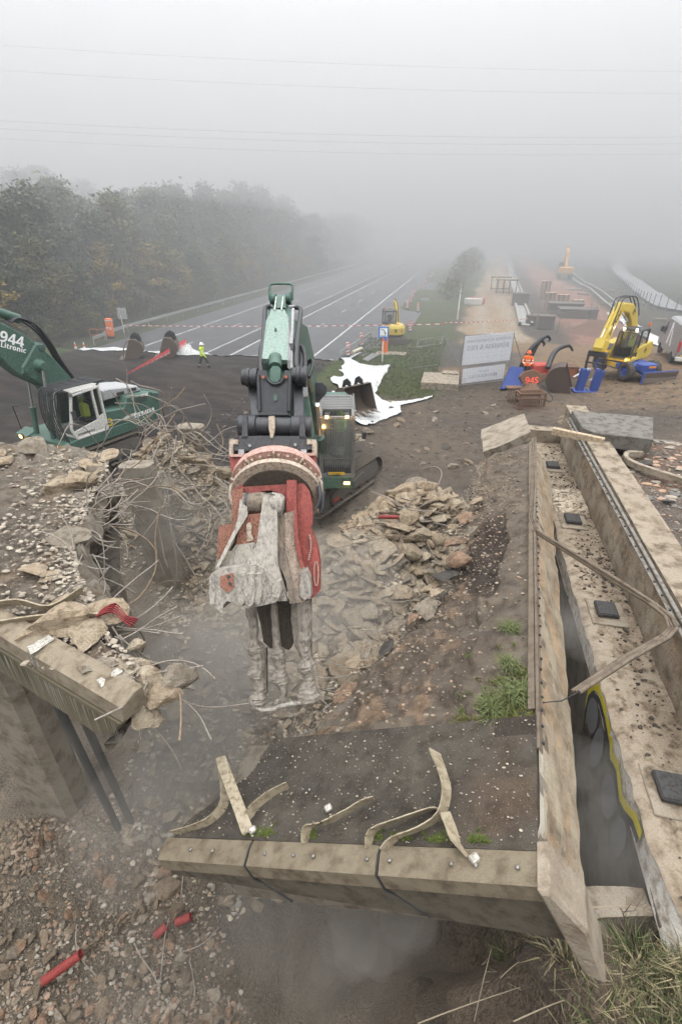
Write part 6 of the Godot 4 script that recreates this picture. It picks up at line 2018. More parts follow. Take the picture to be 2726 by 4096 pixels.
	var ax := T.cross(Vector3.UP).normalized()
	var ay := T.cross(ax)
	for k in 30:
		var a := TAU * k / 30.0
		mb = MB.new()
		var p := C + (ax * cos(a) + ay * sin(a)) * 0.43
		mb.cyl(p, p + T * 0.03, 0.015, -1.0, 7)
		part("ring_bolt", mb, cream, o)
	for k in 10:
		var a := TAU * (k + 0.5) / 10.0
		mb = MB.new()
		var d := ax * cos(a) + ay * sin(a)
		mb.bar(C + d * 0.385, C + d * 0.475, 0.012, 0.07, 0.003, T)
		part("ring_web", mb, cream, o)
	var C2 := C + T * 0.07
	mb = MB.new()
	mb.lathe([Vector2(0.33, -0.06), Vector2(0.385, -0.06), Vector2(0.41, -0.01), Vector2(0.455, 0.02), Vector2(0.455, 0.075), Vector2(0.36, 0.075), Vector2(0.33, 0.0)], C2, T, 48)
	part("lower_ring", mb, cream, o)
	mb = MB.new()
	mb.lathe([Vector2(0.0, 0.02), Vector2(0.36, 0.02), Vector2(0.36, 0.09), Vector2(0.0, 0.09)], C2, T, 40)
	part("ring_core", mb, dark, o)
	for q in [[527, 1118, 541, 1104, 545, 1120, 540, 1150, 545, 1160, 535, 1165, 526, 1150], [733, 1098, 742, 1108, 742, 1150, 738, 1178, 732, 1182, 729, 1165, 733, 1140]]:
		mb = MB.new()
		plate(mb, q, 4.95, 0.06)
		part("ring_lug", mb, cream, o)
	for q in [[[722, 1060, 5.2], [733, 1085, 5.1], [741, 1120, 5.0], [741, 1160, 4.95], [738, 1180, 4.95]], [[731, 1110, 4.95], [736, 1140, 4.9], [732, 1160, 4.9], [727, 1168, 4.9]]]:
		mb = MB.new()
		var pts := []
		for p in q: pts.append(seen(p[0], p[1], p[2]))
		mb.tube(curve(pts, 4), 0.024, 8)
		part("hose", mb, mats["hose"], o)
	# red body
	mb = MB.new()
	plate(mb, [560, 1108, 580, 1095, 640, 1092, 690, 1100, 712, 1130, 719, 1160, 719, 1206, 708, 1220, 690, 1185, 676, 1180, 659, 1200, 658, 1150, 648, 1138, 622, 1128, 602, 1130, 585, 1142, 566, 1150, 560, 1185, 545, 1200, 533, 1200, 535, 1130], 4.86, 0.10)
	part("crusher_body", mb, red, o)
	mb = MB.new()
	plate(mb, [562, 1120, 710, 1120, 710, 1200, 562, 1200], 4.98, 0.3)
	part("body_core", mb, dark, o)
	mb = MB.new()
	plate(mb, [659, 1104, 682, 1104, 682, 1176, 659, 1200], 4.80, 0.10)
	part("body_rib", mb, red, o)
	mb = MB.new()
	plate(mb, [534, 1128, 560, 1123, 557, 1186, 543, 1200, 533, 1200], 4.80, 0.12)
	part("body_rib", mb, rustred, o)
	mb = MB.new()
	plate(mb, [682, 1176, 700, 1200, 714, 1216, 729, 1255, 736, 1300, 735, 1362, 716, 1381, 708, 1362, 704, 1310, 692, 1300], 4.82, 0.28, 0.2)
	part("side_cheek", mb, red, o)
	mb = MB.new()
	for k in 12:
		var a := seen(712 + sin(k * 0.35) * 3, 1232 + k * 5, 4.80)
		mb.ball(a, Vector3(0.012, 0.012, 0.012), Basis(), 6)
	part("cheek_rivets", mb, pink, o).set_meta("kind", "stuff")
	mb = MB.new()
	var rg := []
	for k in 17: rg.append(seen(727 + cos(TAU * k / 16.0) * 5, 1320 + sin(TAU * k / 16.0) * 28, 4.81))
	mb.tube(rg, 0.008, 5, false)
	part("cheek_ring", mb, pink, o)
	# hinge of the moving jaw
	mb = MB.new()
	mb.cyl(seen(562, 1158, 4.66), seen(612, 1155, 4.66), 0.095, -1.0, 24)
	part("hinge_hub", mb, brownm, o)
	mb = MB.new()
	mb.cyl(seen(566, 1158, 4.66), seen(572, 1158, 4.66), 0.103, -1.0, 24)
	part("hinge_seal", mb, mats["hose"], o)
	mb = MB.new()
	mb.lathe([Vector2(0, 0), Vector2(0.115, 0), Vector2(0.115, 0.08), Vector2(0.09, 0.12), Vector2(0, 0.12)], seen(622, 1160, 4.62), seen(645, 1164, 4.62) - seen(622, 1160, 4.62), 22)
	part("hinge_cap", mb, dusty, o)
	# moving jaw: two arms, web, crusher face
	mb = MB.new()
	loft(mb, [seen(552, 1150, 4.58), seen(567, 1141, 4.58), seen(570, 1185, 4.55), seen(540, 1235, 4.48), seen(514, 1285, 4.42), seen(503, 1308, 4.40), seen(494, 1308, 4.40), seen(540, 1216, 4.5), seen(547, 1190, 4.55)], [seen(552, 1150, 4.75), seen(567, 1141, 4.75), seen(570, 1185, 4.72), seen(540, 1235, 4.7), seen(514, 1285, 4.7), seen(503, 1308, 4.7), seen(494, 1308, 4.7), seen(540, 1216, 4.7), seen(547, 1190, 4.72)])
	part("jaw_arm", mb, dusty, o)
	mb = MB.new()
	loft(mb, [seen(606, 1137, 4.52), seen(622, 1133, 4.52), seen(636, 1140, 4.55), seen(638, 1200, 4.5), seen(638, 1290, 4.42), seen(652, 1345, 4.4), seen(660, 1382, 4.4), seen(640, 1384, 4.38), seen(600, 1300, 4.36), seen(566, 1298, 4.36), seen(590, 1252, 4.4), seen(597, 1200, 4.46)], [seen(606, 1137, 4.72), seen(622, 1133, 4.72), seen(636, 1140, 4.74), seen(640, 1200, 4.74), seen(641, 1290, 4.74), seen(655, 1345, 4.74), seen(662, 1382, 4.74), seen(640, 1384, 4.74), seen(600, 1300, 4.74), seen(566, 1298, 4.74), seen(590, 1252, 4.74), seen(597, 1200, 4.72)])
	part("jaw_arm", mb, dusty, o)
	mb = MB.new()
	loft(mb, [seen(556, 1186, 4.60), seen(600, 1180, 4.60), seen(592, 1250, 4.58), seen(542, 1256, 4.58)], [seen(556, 1186, 4.7), seen(600, 1180, 4.7), seen(592, 1250, 4.7), seen(542, 1256, 4.7)])
	part("jaw_web", mb, rustred, o)
	mb = MB.new()
	loft(mb, [seen(542, 1254, 4.56), seen(588, 1247, 4.56), seen(572, 1300, 4.5), seen(500, 1308, 4.5)], [seen(542, 1254, 4.7), seen(588, 1247, 4.7), seen(572, 1300, 4.7), seen(500, 1308, 4.7)])
	part("jaw_shelf", mb, dusty, o)
	mb = MB.new()
	plate(mb, [567, 1206, 573, 1202, 579, 1206, 578, 1228, 584, 1244, 568, 1246], 4.56, 0.05)
	part("jaw_lug", mb, cream, o)
	mb = MB.new()
	# crusher face, a lumpy worn block
	plate(mb, [482, 1316, 497, 1306, 560, 1298, 590, 1294, 612, 1306, 641, 1330, 655, 1372, 640, 1386, 620, 1392, 604, 1396, 590, 1398, 566, 1402, 552, 1396, 536, 1388, 520, 1384, 512, 1392, 509, 1404, 498, 1406, 488, 1398, 480, 1360, 476, 1330], 4.30, 0.40, 0.5)
	part("crusher_face", mb, dusty, o)
	for q in [[556, 1310, 14, 90, 4.27], [574, 1312, 16, 92, 4.25], [592, 1312, 14, 88, 4.27], [606, 1318, 9, 74, 4.29], [488, 1330, 9, 70, 4.29], [636, 1336, 14, 44, 4.26]]:
		mb = MB.new()
		var x: float = q[0]; var y: float = q[1]
		plate(mb, [x - q[2] * 0.7, y, x + q[2] * 0.7, y - 2, x + q[2], y + q[3] * 0.5, x + q[2] * 0.6, y + q[3] * 0.92, x, y + q[3], x - q[2] * 0.7, y + q[3] * 0.9, x - q[2], y + q[3] * 0.5], q[4], 0.12, 1.6)
		part("wear_tooth", mb, dusty, o)
	mb = MB.new()
	plate(mb, [507, 1326, 536, 1318, 538, 1352, 524, 1364, 506, 1350], 4.285, 0.03)
	part("face_recess", mb, rustred, o)
	for q in [[526, 1327], [529, 1343]]:
		mb = MB.new()
		mb.cyl(seen(q[0], q[1], 4.285), seen(q[0], q[1], 4.275), 0.016, -1.0, 12)
		part("bolt_hole", mb, mats["black"], o)
	# fixed jaw on the right
	mb = MB.new()
	loft(mb, [seen(634, 1194, 4.62), seen(655, 1180, 4.62), seen(655, 1260, 4.58), seen(672, 1330, 4.55), seen(694, 1386, 4.55), seen(666, 1389, 4.52), seen(658, 1340, 4.52), seen(640, 1288, 4.55), seen(633, 1240, 4.58)], [seen(634, 1194, 4.9), seen(655, 1180, 4.9), seen(657, 1260, 4.9), seen(675, 1330, 4.9), seen(697, 1386, 4.9), seen(669, 1389, 4.9), seen(660, 1340, 4.9), seen(643, 1288, 4.9), seen(636, 1240, 4.9)])
	part("fixed_jaw_edge", mb, brownm, o)
	mb = MB.new()
	loft(mb, [seen(655, 1180, 4.63), seen(682, 1174, 4.66), seen(681, 1222, 4.66), seen(690, 1262, 4.66), seen(701, 1312, 4.66), seen(712, 1330, 4.66), seen(716, 1372, 4.66), seen(694, 1387, 4.58), seen(672, 1330, 4.58), seen(655, 1260, 4.6)], [seen(655, 1180, 4.9), seen(682, 1174, 4.9), seen(681, 1222, 4.9), seen(690, 1262, 4.9), seen(701, 1312, 4.9), seen(712, 1330, 4.9), seen(716, 1372, 4.9), seen(694, 1387, 4.9), seen(672, 1330, 4.9), seen(655, 1260, 4.9)])
	part("fixed_jaw_cheek", mb, M("jawpale", Color(0.42, 0.335, 0.27), 0.75, streak, 1.6, sb, 2.0), o)
	mb = MB.new()
	plate(mb, [676, 1176, 682, 1175, 684, 1222, 697, 1306, 692, 1306, 680, 1260, 677, 1222], 4.60, 0.06)
	part("fixed_jaw_rib", mb, red, o)
	mb = MB.new()
	plate(mb, [690, 1312, 706, 1308, 714, 1330, 717, 1374, 700, 1386, 684, 1372], 4.56, 0.16, 1.2)
	part("jaw_boss", mb, dusty, o)
	mb = MB.new()
	plate(mb, [503, 1212, 541, 1200, 536, 1242, 524, 1262, 499, 1288], 4.78, 0.14)
	part("side_guard", mb, rustred, o)
	mb = MB.new()
	plate(mb, [541, 1200, 545, 1201, 540, 1245, 528, 1268, 524, 1262, 536, 1242], 4.77, 0.16)
	part("side_guard_edge", mb, brownm, o)
	# legs of the fixed jaw with worn tooth rings
	mb = MB.new()
	plate(mb, [586, 1385, 700, 1382, 672, 1488, 664, 1496, 640, 1488, 622, 1492, 606, 1478, 600, 1440], 4.98, 0.12)
	part("throat_plate", mb, dark, o)
	var legs := [
		[[580, 1380, 16], [578, 1405, 14], [584, 1440, 11], [584, 1470, 10], [586, 1482, 20], [588, 1492, 23], [590, 1503, 18], [594, 1518, 15], [593, 1535, 16], [588, 1545, 21], [588, 1556, 19], [596, 1566, 15], [598, 1590, 15], [594, 1602, 20], [593, 1614, 22], [598, 1624, 13]],
		[[631, 1385, 7], [631, 1410, 8], [634, 1450, 9], [637, 1484, 10], [640, 1495, 16], [640, 1508, 20], [643, 1520, 15], [645, 1538, 12], [644, 1550, 18], [645, 1564, 21], [648, 1576, 14], [652, 1590, 10], [650, 1606, 7], [651, 1622, 6]],
		[[690, 1380, 24], [692, 1410, 23], [694, 1450, 22], [694, 1476, 21], [698, 1500, 15], [704, 1516, 13], [701, 1526, 21], [703, 1540, 20], [708, 1552, 13], [710, 1566, 12], [706, 1578, 17], [708, 1594, 25], [710, 1610, 24], [712, 1620, 10]]]
	for L in legs:
		mb = MB.new()
		var pts := []; var rad := []
		for q in L:
			pts.append(seen(q[0], q[1], 4.85))
			rad.append(q[2] / 1140.0 * 4.85)
		var cp := curve(pts, 3)
		var cr := []
		for i in cp.size(): cr.append(lerpf(rad[mini(i / 3, rad.size() - 1)], rad[mini(i / 3 + 1, rad.size() - 1)], (i % 3) / 3.0) * (1.0 + 0.10 * nz2.get_noise_2d(i * 1.7, L[0][0])))
		for i in cp.size() - 1:
			for k in 7:
				var q := []
				for w in [[i, k], [i, k + 1], [i + 1, k + 1], [i + 1, k]]:
					var a: float = TAU * (w[1] % 7) / 7.0
					var rr: float = cr[w[0]] * (1.0 + 0.22 * nz2.get_noise_2d((w[1] % 7) * 9.0 + L[0][0], w[0] * 2.3))
					q.append(cp[w[0]] + eye_at.basis * Vector3(cos(a) * rr, 0, sin(a) * rr * 1.1))
				mb.quad_out(q[0], q[1], q[2], q[3], (cp[i] + cp[i + 1]) * 0.5)
		part("jaw_leg", mb, legm, o)
	mb = MB.new()
	plate(mb, [706, 1385, 716, 1380, 716, 1500, 719, 1560, 712, 1560, 709, 1500], 4.9, 0.12)
	part("leg_flange", mb, brownm, o)
	mb = MB.new()
	plate(mb, [598, 1500, 612, 1495, 613, 1600, 600, 1606], 4.86, 0.10)
	part("leg_flange", mb, brownm, o)
	mb = MB.new()
	mb.tube(curve([seen(578, 1606, 4.82), seen(584, 1622, 4.8), seen(598, 1632, 4.8), seen(622, 1632, 4.8), seen(650, 1624, 4.8), seen(680, 1618, 4.8), seen(706, 1616, 4.82)], 4), 0.024, 8)
	part("tie_bar", mb, dusty, o)

# ---- things standing about the site ------------------------------------------------------
func gp(s: float, t: float, up := 0.0) -> Vector3:
	var p := rd(s, t)
	p.y = ground(p.x, p.z) + up
	return p

func guard_rail(s0: float, t0: float, s1: float, t1: float, label: String, step := 4.0) -> void:
	var o := thing("guard_rail", label, "guard rail")
	var n := maxi(1, int((t1 - t0) / step))
	var galv := M("galv", Color(0.34, 0.34, 0.33), 0.55, null, 1, null, 0, 0.4)
	var mb := MB.new()
	for i in n:
		var a := gp(lerpf(s0, s1, float(i) / n), lerpf(t0, t1, float(i) / n), 0.68)
		var b := gp(lerpf(s0, s1, (i + 1.0) / n), lerpf(t0, t1, (i + 1.0) / n), 0.68)
		for y: float in [-0.09, 0.09]: mb.bar(a + Vector3(0, y, 0), b + Vector3(0, y, 0), 0.07, 0.12, 0.02)
		mb.bar(a, b, 0.03, 0.12)
	part("rail", mb, galv, o)
	for i in n + 1:
		mb = MB.new()
		var a := gp(lerpf(s0, s1, float(i) / n), lerpf(t0, t1, float(i) / n))
		mb.box(a + Vector3(0, 0.35, 0), Vector3(0.08, 0.8, 0.1), 0.01)
		part("post", mb, galv, o)

func striped(mb: MB, a: Vector3, b: Vector3, w: float, th: float, n: int, c0: Color, c1: Color, sag := 0.0) -> void:
	for i in n:
		mb.col = c0 if i % 2 == 0 else c1
		var p := a.lerp(b, float(i) / n); var q := a.lerp(b, (i + 1.0) / n)
		p.y -= sag * (1.0 - pow(2.0 * i / n - 1.0, 2)); q.y -= sag * (1.0 - pow(2.0 * (i + 1.0) / n - 1.0, 2))
		mb.bar(p, q, th, w)
	mb.col = Color(1, 1, 1)

func heras(called: String, a: Vector3, b: Vector3, h: float, label: String, lean := Vector3.ZERO) -> Node3D:
	# mesh fence panel between two feet
	var o := thing(called, label, "fence")
	var up := Vector3(0, h, 0) + lean
	var mb := MB.new()
	for q in [[a, a + up], [b, b + up], [a + up * 0.06, b + up * 0.06], [a + up * 0.98, b + up * 0.98]]: mb.cyl(q[0], q[1], 0.024, -1.0, 6)
	part("frame", mb, mats["guard"], o)
	mb = MB.new()
	var n := int(a.distance_to(b) / 0.22)
	for i in range(1, n): mb.cyl(a.lerp(b, float(i) / n) + up * 0.06, a.lerp(b, float(i) / n) + up * 0.98, 0.004, -1.0, 4)
	for k in 5: mb.cyl(a + up * (0.2 + 0.16 * k), b + up * (0.2 + 0.16 * k), 0.004, -1.0, 4)
	part("wire_mesh", mb, mats["guard"], o).set_meta("kind", "stuff")
	return o

func bucket(label: String, at: Vector3, yawd: float, w: float, r: float, m: Material, group := "", lugs := true) -> void:
	# digging bucket lying open: x across, opens towards +z
	var o := thing("excavator_bucket", label, "excavator bucket", at, yaw(yawd), group)
	var prof := []
	for k in 11:
		var a := lerpf(-0.15, PI * 1.02, k / 10.0)
		prof.append(Vector2(r * 0.95 - sin(a) * r * 0.95 - r * 0.3, r * 0.86 - cos(a) * r * 0.86))
	prof[0] = Vector2(r * 1.45, 0.02)
	prof[10] = Vector2(r * 0.75, r * 1.72)
	var mb := MB.new()
	for k in 10:
		var a: Vector2 = prof[k]; var b: Vector2 = prof[k + 1]
		for s in [[0.0, 1], [0.035, -1]]:
			var d: Vector2 = (b - a).normalized().orthogonal() * s[0]
			mb.quad(Vector3(-w / 2, a.y + d.y, a.x + d.x), Vector3(w / 2, a.y + d.y, a.x + d.x), Vector3(w / 2, b.y + d.y, b.x + d.x), Vector3(-w / 2, b.y + d.y, b.x + d.x))
	part("shell", mb, m, o)
	for s: float in [-1.0, 1.0]:
		mb = MB.new()
		side(mb, prof, s * w / 2 - 0.02, s * w / 2 + 0.02, 0.006)
		part("side_plate", mb, m, o)
	for k in 5:
		mb = MB.new()
		var x := (k - 2.0) / 4.0 * (w - 0.2)
		side(mb, v2([r * 1.25, -0.02, r * 1.9, 0.03, r * 1.25, 0.12]), x - 0.06, x + 0.06, 0.01)
		part("tooth", mb, M("tooth", Color(0.22, 0.20, 0.17), 0.7), o)
	if lugs:
		for s: float in [-0.22, 0.22]:
			mb = MB.new()
			side(mb, v2([r * 0.7, r * 1.7, r * 0.62, r * 2.0, r * 0.3, r * 2.15, -r * 0.05, r * 1.95, -r * 0.2, r * 1.45, -r * 0.1, r * 1.4, r * 0.2, r * 1.72]), s * w - 0.04, s * w + 0.04, 0.01)
			part("lug", mb, mats["castgrey"], o)

func build_roadside() -> void:
	guard_rail(-34.2, 45.3, -34.2, 190.0, "long galvanised guard rail along the left edge of the motorway")
	guard_rail(-33.2, 42.3, -33.5, 44.6, "short stub of guard rail in front of the orange post", 2.0)
	guard_rail(-9.15, 40.8, -8.2, 50.2, "low guard rail beside the green verge right of the motorway", 2.4)
	# central barrier wall
	var i := 0
	# red and white beacons
	var proto: Node3D = null
	var lab := ["beacon standing alone by the near end of the low guard rail", "second nearest beacon beside the low guard rail", "beacon behind the yellow mini excavator", "beacon on the edge of the grass strip beyond the tape", "nearest beacon of the row on the motorway shoulder"]
	for q in [[-8.95, 43.0], [-8.6, 47.5], [-4.95, 56.5], [-5.4, 72.0], [-7.05, 74.0], [-7.3, 81.0], [-7.66, 88.0], [-7.7, 94.0], [-7.54, 104.5], [-7.46, 116.0], [-7.3, 128.0], [-7.3, 140.0], [-7.3, 152.0], [-7.3, 166.0]]:
		var l: String = "red and white " + (lab[i] if i < 5 else "beacon in the misty row along the motorway shoulder")
		if proto == null:
			proto = thing("traffic_beacon", l, "beacon", gp(q[0], q[1]), Basis(), "red and white beacons along the motorway shoulder")
			var mb := MB.new()
			mb.box(Vector3(0, 0.06, 0), Vector3(0.42, 0.12, 0.8), 0.03)
			part("foot", mb, M("rubberfoot", Color(0.06, 0.06, 0.06), 0.8), proto)
			mb = MB.new()
			mb.box(Vector3(0, 0.66, 0), Vector3(0.30, 1.05, 0.05), 0.02)
			part("panel", mb, M("beaconwhite", Color(0.72, 0.72, 0.70), 0.5), proto)
			for k in 4:
				mb = MB.new()
				for z: float in [0.028, -0.028]: mb.quad(Vector3(-0.145, 0.2 + k * 0.25, z), Vector3(0.145, 0.32 + k * 0.25, z), Vector3(0.145, 0.445 + k * 0.25, z), Vector3(-0.145, 0.325 + k * 0.25, z))
				part("red_stripe", mb, M("beaconred", Color(0.55, 0.03, 0.03), 0.5), proto)
		else:
			var c: Node3D = proto.duplicate()
			c.name = "traffic_beacon"
			add_child(c, true)
			c.position = gp(q[0], q[1])
			c.rotation.y = 0.2 * sin(i * 2.0)
			c.set_meta("label", l)
		i += 1
	# post with sign plate at the left, barrier tape
	var o := thing("sign_post", "thin white post with bare sign plate at the end of the left guard rail", "sign post", gp(-30.9, 43.9))
	var mb := MB.new()
	mb.cyl(Vector3.ZERO, Vector3(0.0, 1.0, 0), 0.04, -1.0, 8)
	part("foot_post", mb, mats["guard"], o)
	mb = MB.new()
	mb.cyl(Vector3(0, 1.0, 0), Vector3(0, 3.2, 0), 0.045, -1.0, 8)
	part("post", mb, mats["white"], o)
	mb = MB.new()
	mb.box(Vector3(0.12, 2.7, -0.06), Vector3(0.85, 1.0, 0.02), 0.005)
	part("sign_plate", mb, mats["lightgrey"], o)
	var tape := M("tape", Color(1, 1, 1), 0.6, null, 1, null, 1, 0, null, 1, true)
	mb = MB.new()
	striped(mb, gp(-30.9, 43.9, 1.65), gp(-1.05, 42.2, 3.0), 0.055, 0.004, 84, Color(0.75, 0.75, 0.74), Color(0.60, 0.06, 0.05), 0.12)
	solo("barrier_tape", mb, tape, "red and white tape strung across the motorway from the left post", "barrier tape")
	mb = MB.new()
	striped(mb, gp(-1.05, 42.2, 3.1), gp(7.2, 58.5, 1.3), 0.055, 0.004, 40, Color(0.75, 0.75, 0.74), Color(0.60, 0.06, 0.05), 0.1)
	solo("barrier_tape", mb, tape, "red and white tape running from the tall fence post over the tan road", "barrier tape")
	# orange box post with railing, far left
	o = thing("emergency_post", "tall orange post with two round white symbols beside the wood at left", "roadside post", gp(-34.0, 46.0), Basis(Vector3.FORWARD, 0.07))
	mb = MB.new()
	mb.box(Vector3(0, 1.05, 0), Vector3(0.62, 1.7, 0.45), 0.05)
	part("body", mb, mats["orange"], o)
	mb = MB.new()
	mb.box(Vector3(0, 1.72, 0.0), Vector3(0.63, 0.2, 0.46), 0.05)
	part("white_band", mb, mats["white"], o)
	for x: float in [-0.15, 0.16]:
		mb = MB.new()
		mb.cyl(Vector3(x, 1.0, 0.22), Vector3(x, 1.0, 0.232), 0.12, -1.0, 16)
		var e := part("symbol_disc", mb, mats["white_ink"], o)
		mb = MB.new()
		mb.tube([Vector3(x - 0.05, 1.06, 0.236), Vector3(x, 1.0, 0.238), Vector3(x + 0.05, 0.94, 0.236)], 0.022, 5)
		part("handset_symbol", mb, mats["black_ink"], e)
	mb = MB.new()
	mb.box(Vector3(0, 0.1, 0), Vector3(0.5, 0.2, 0.35), 0.02)
	part("plinth", mb, mats["darksteel"], o)
	mb = MB.new()
	for k in 3: mb.cyl(gp(-35.4 + k * 0.9, 44.8), gp(-35.4 + k * 0.9, 44.8, 1.1), 0.03, -1.0, 6)
	for h: float in [0.55, 1.08]: mb.tube([gp(-35.4, 44.8, h), gp(-33.6, 44.8, h), gp(-33.5, 45.6, h)], 0.028, 6)
	solo("railing", mb, M("railorange", Color(0.50, 0.16, 0.06), 0.6), "low orange tube railing beside the orange post", "railing")
	# cones
	for q in [[-31.9, 38.2, "traffic cone at far left, the left one of two"], [-31.2, 38.4, "traffic cone at far left, the right one of two"]]:
		o = thing("traffic_cone", "orange and white " + q[2], "traffic cone", gp(q[0], q[1]), Basis(), "two traffic cones")
		mb = MB.new()
		mb.box(Vector3(0, 0.02, 0), Vector3(0.4, 0.04, 0.4), 0.01)
		part("base", mb, mats["orange"], o)
		for k in 4:
			mb = MB.new()
			mb.cyl(Vector3(0, 0.03 + k * 0.19, 0), Vector3(0, 0.03 + (k + 1) * 0.19, 0), 0.15 - k * 0.033, 0.15 - (k + 1) * 0.033, 12)
			part("cone_band", mb, mats["orange"] if k % 2 == 0 else mats["white_ink"], o)
	# telephone sign
	o = thing("telephone_sign", "square blue emergency telephone sign on a thin post in the grass", "sign", gp(-5.7, 41.2))
	mb = MB.new()
	mb.cyl(Vector3.ZERO, Vector3(0, 1.6, 0), 0.035, -1.0, 8)
	part("post", mb, mats["white_ink"], o)
	var bl := M("signblue", Color(0.02, 0.16, 0.52), 0.5)
	mb = MB.new()
	mb.box(Vector3(0.02, 2.32, 0.02), Vector3(0.82, 0.86, 0.03), 0.01)
	part("plate", mb, bl, o)
	mb = MB.new()
	mb.box(Vector3(0.02, 2.32, 0.04), Vector3(0.60, 0.64, 0.012), 0.004)
	part("white_field", mb, mats["white_ink"], o)
	mb = MB.new()
	mb.tube(curve([Vector3(-0.16, 2.54, 0.055), Vector3(-0.02, 2.52, 0.055), Vector3(0.12, 2.36, 0.055), Vector3(0.16, 2.2, 0.055)], 3), [0.05, 0.045, 0.03, 0.025, 0.025, 0.025, 0.03, 0.04, 0.055, 0.055], 6)
	part("handset_symbol", mb, mats["black_ink"], o)
	text(o, "lettering", "S.O.S", 0.13, mats["black_ink"], Transform3D(Basis(), Vector3(-0.02, 2.06, 0.05)))
	o = thing("telephone_pillar", "orange telephone pillar with a blue handset panel just behind the telephone sign", "roadside post", gp(-6.0, 44.6))
	mb = MB.new()
	mb.box(Vector3(0, 0.95, 0), Vector3(0.5, 1.9, 0.35), 0.06)
	part("body", mb, mats["orange"], o)
	mb = MB.new()
	mb.box(Vector3(0.02, 1.45, 0.18), Vector3(0.22, 0.8, 0.02), 0.01)
	part("panel", mb, bl, o)
	mb = MB.new()
	mb.box(gp(-5.4, 44.4, 0.03), Vector3(2.6, 0.12, 1.3), 0.02, road_basis)
	solo("concrete_pad", mb, mats["concrete"], "flat concrete pad in the grass around the telephone pillar", "concrete pad")
	# pipes and roll by the low guard rail
	mb = MB.new()
	mb.cyl(gp(-8.7, 43.6, 0.18), gp(-8.2, 45.4, 0.18), 0.16, -1.0, 14)
	solo("sheet_roll", mb, M("roll", Color(0.5, 0.46, 0.36), 0.8), "cream roll of sheeting beside the two nearest beacons", "roll")
	for k in 5:
		mb = MB.new()
		mb.cyl(gp(-7.4 + k * 0.12, 41.6 - k * 0.15, 0.08), gp(-6.9 + k * 0.14, 44.0 - k * 0.1, 0.08), 0.035, -1.0, 6)
		solo("steel_pole", mb, mats["lightgrey"], "pale steel pole in the bundle on the grass left of the telephone sign", "pole", "bundle of steel poles on the grass")
	for k in 4:
		mb = MB.new()
		mb.bar(gp(-8.9 + k * 0.17, 40.5, 0.06 + 0.05 * k), gp(-8.4 + k * 0.15, 43.6, 0.06 + 0.05 * k), 0.1, 0.05, 0.01)
		solo("steel_rail", mb, mats["lightgrey"], "grey steel rail in the pile at the end of the low guard rail", "rail", "pile of steel rails")
	# power lines across the sky
	for q in [[27.6, 24.6, 70.0, "highest of the power lines fading across the sky"], [25.9, 23.2, 72.0, "second power line from the top of the sky"], [21.6, 19.6, 74.0, "upper line of the close group of three power lines"], [21.1, 19.2, 76.0, "middle line of the close group of three power lines"], [20.6, 18.5, 80.0, "lowest of the power lines, just above the wood"]]:
		var pts := []
		for k in 25:
			var x := lerpf(-75.0, 95.0, k / 24.0)
			pts.append(Vector3(x, lerpf(q[0], q[1] + 1.0, k / 24.0) - 2.4 * (1.0 - pow(k / 12.0 - 1.0, 2)) + 0.8, -q[2] - x * 0.05))
		mb = MB.new()
		mb.tube(pts, 0.011, 4)
		solo("power_line", mb, mats["hose"], q[3], "power line", "power lines")

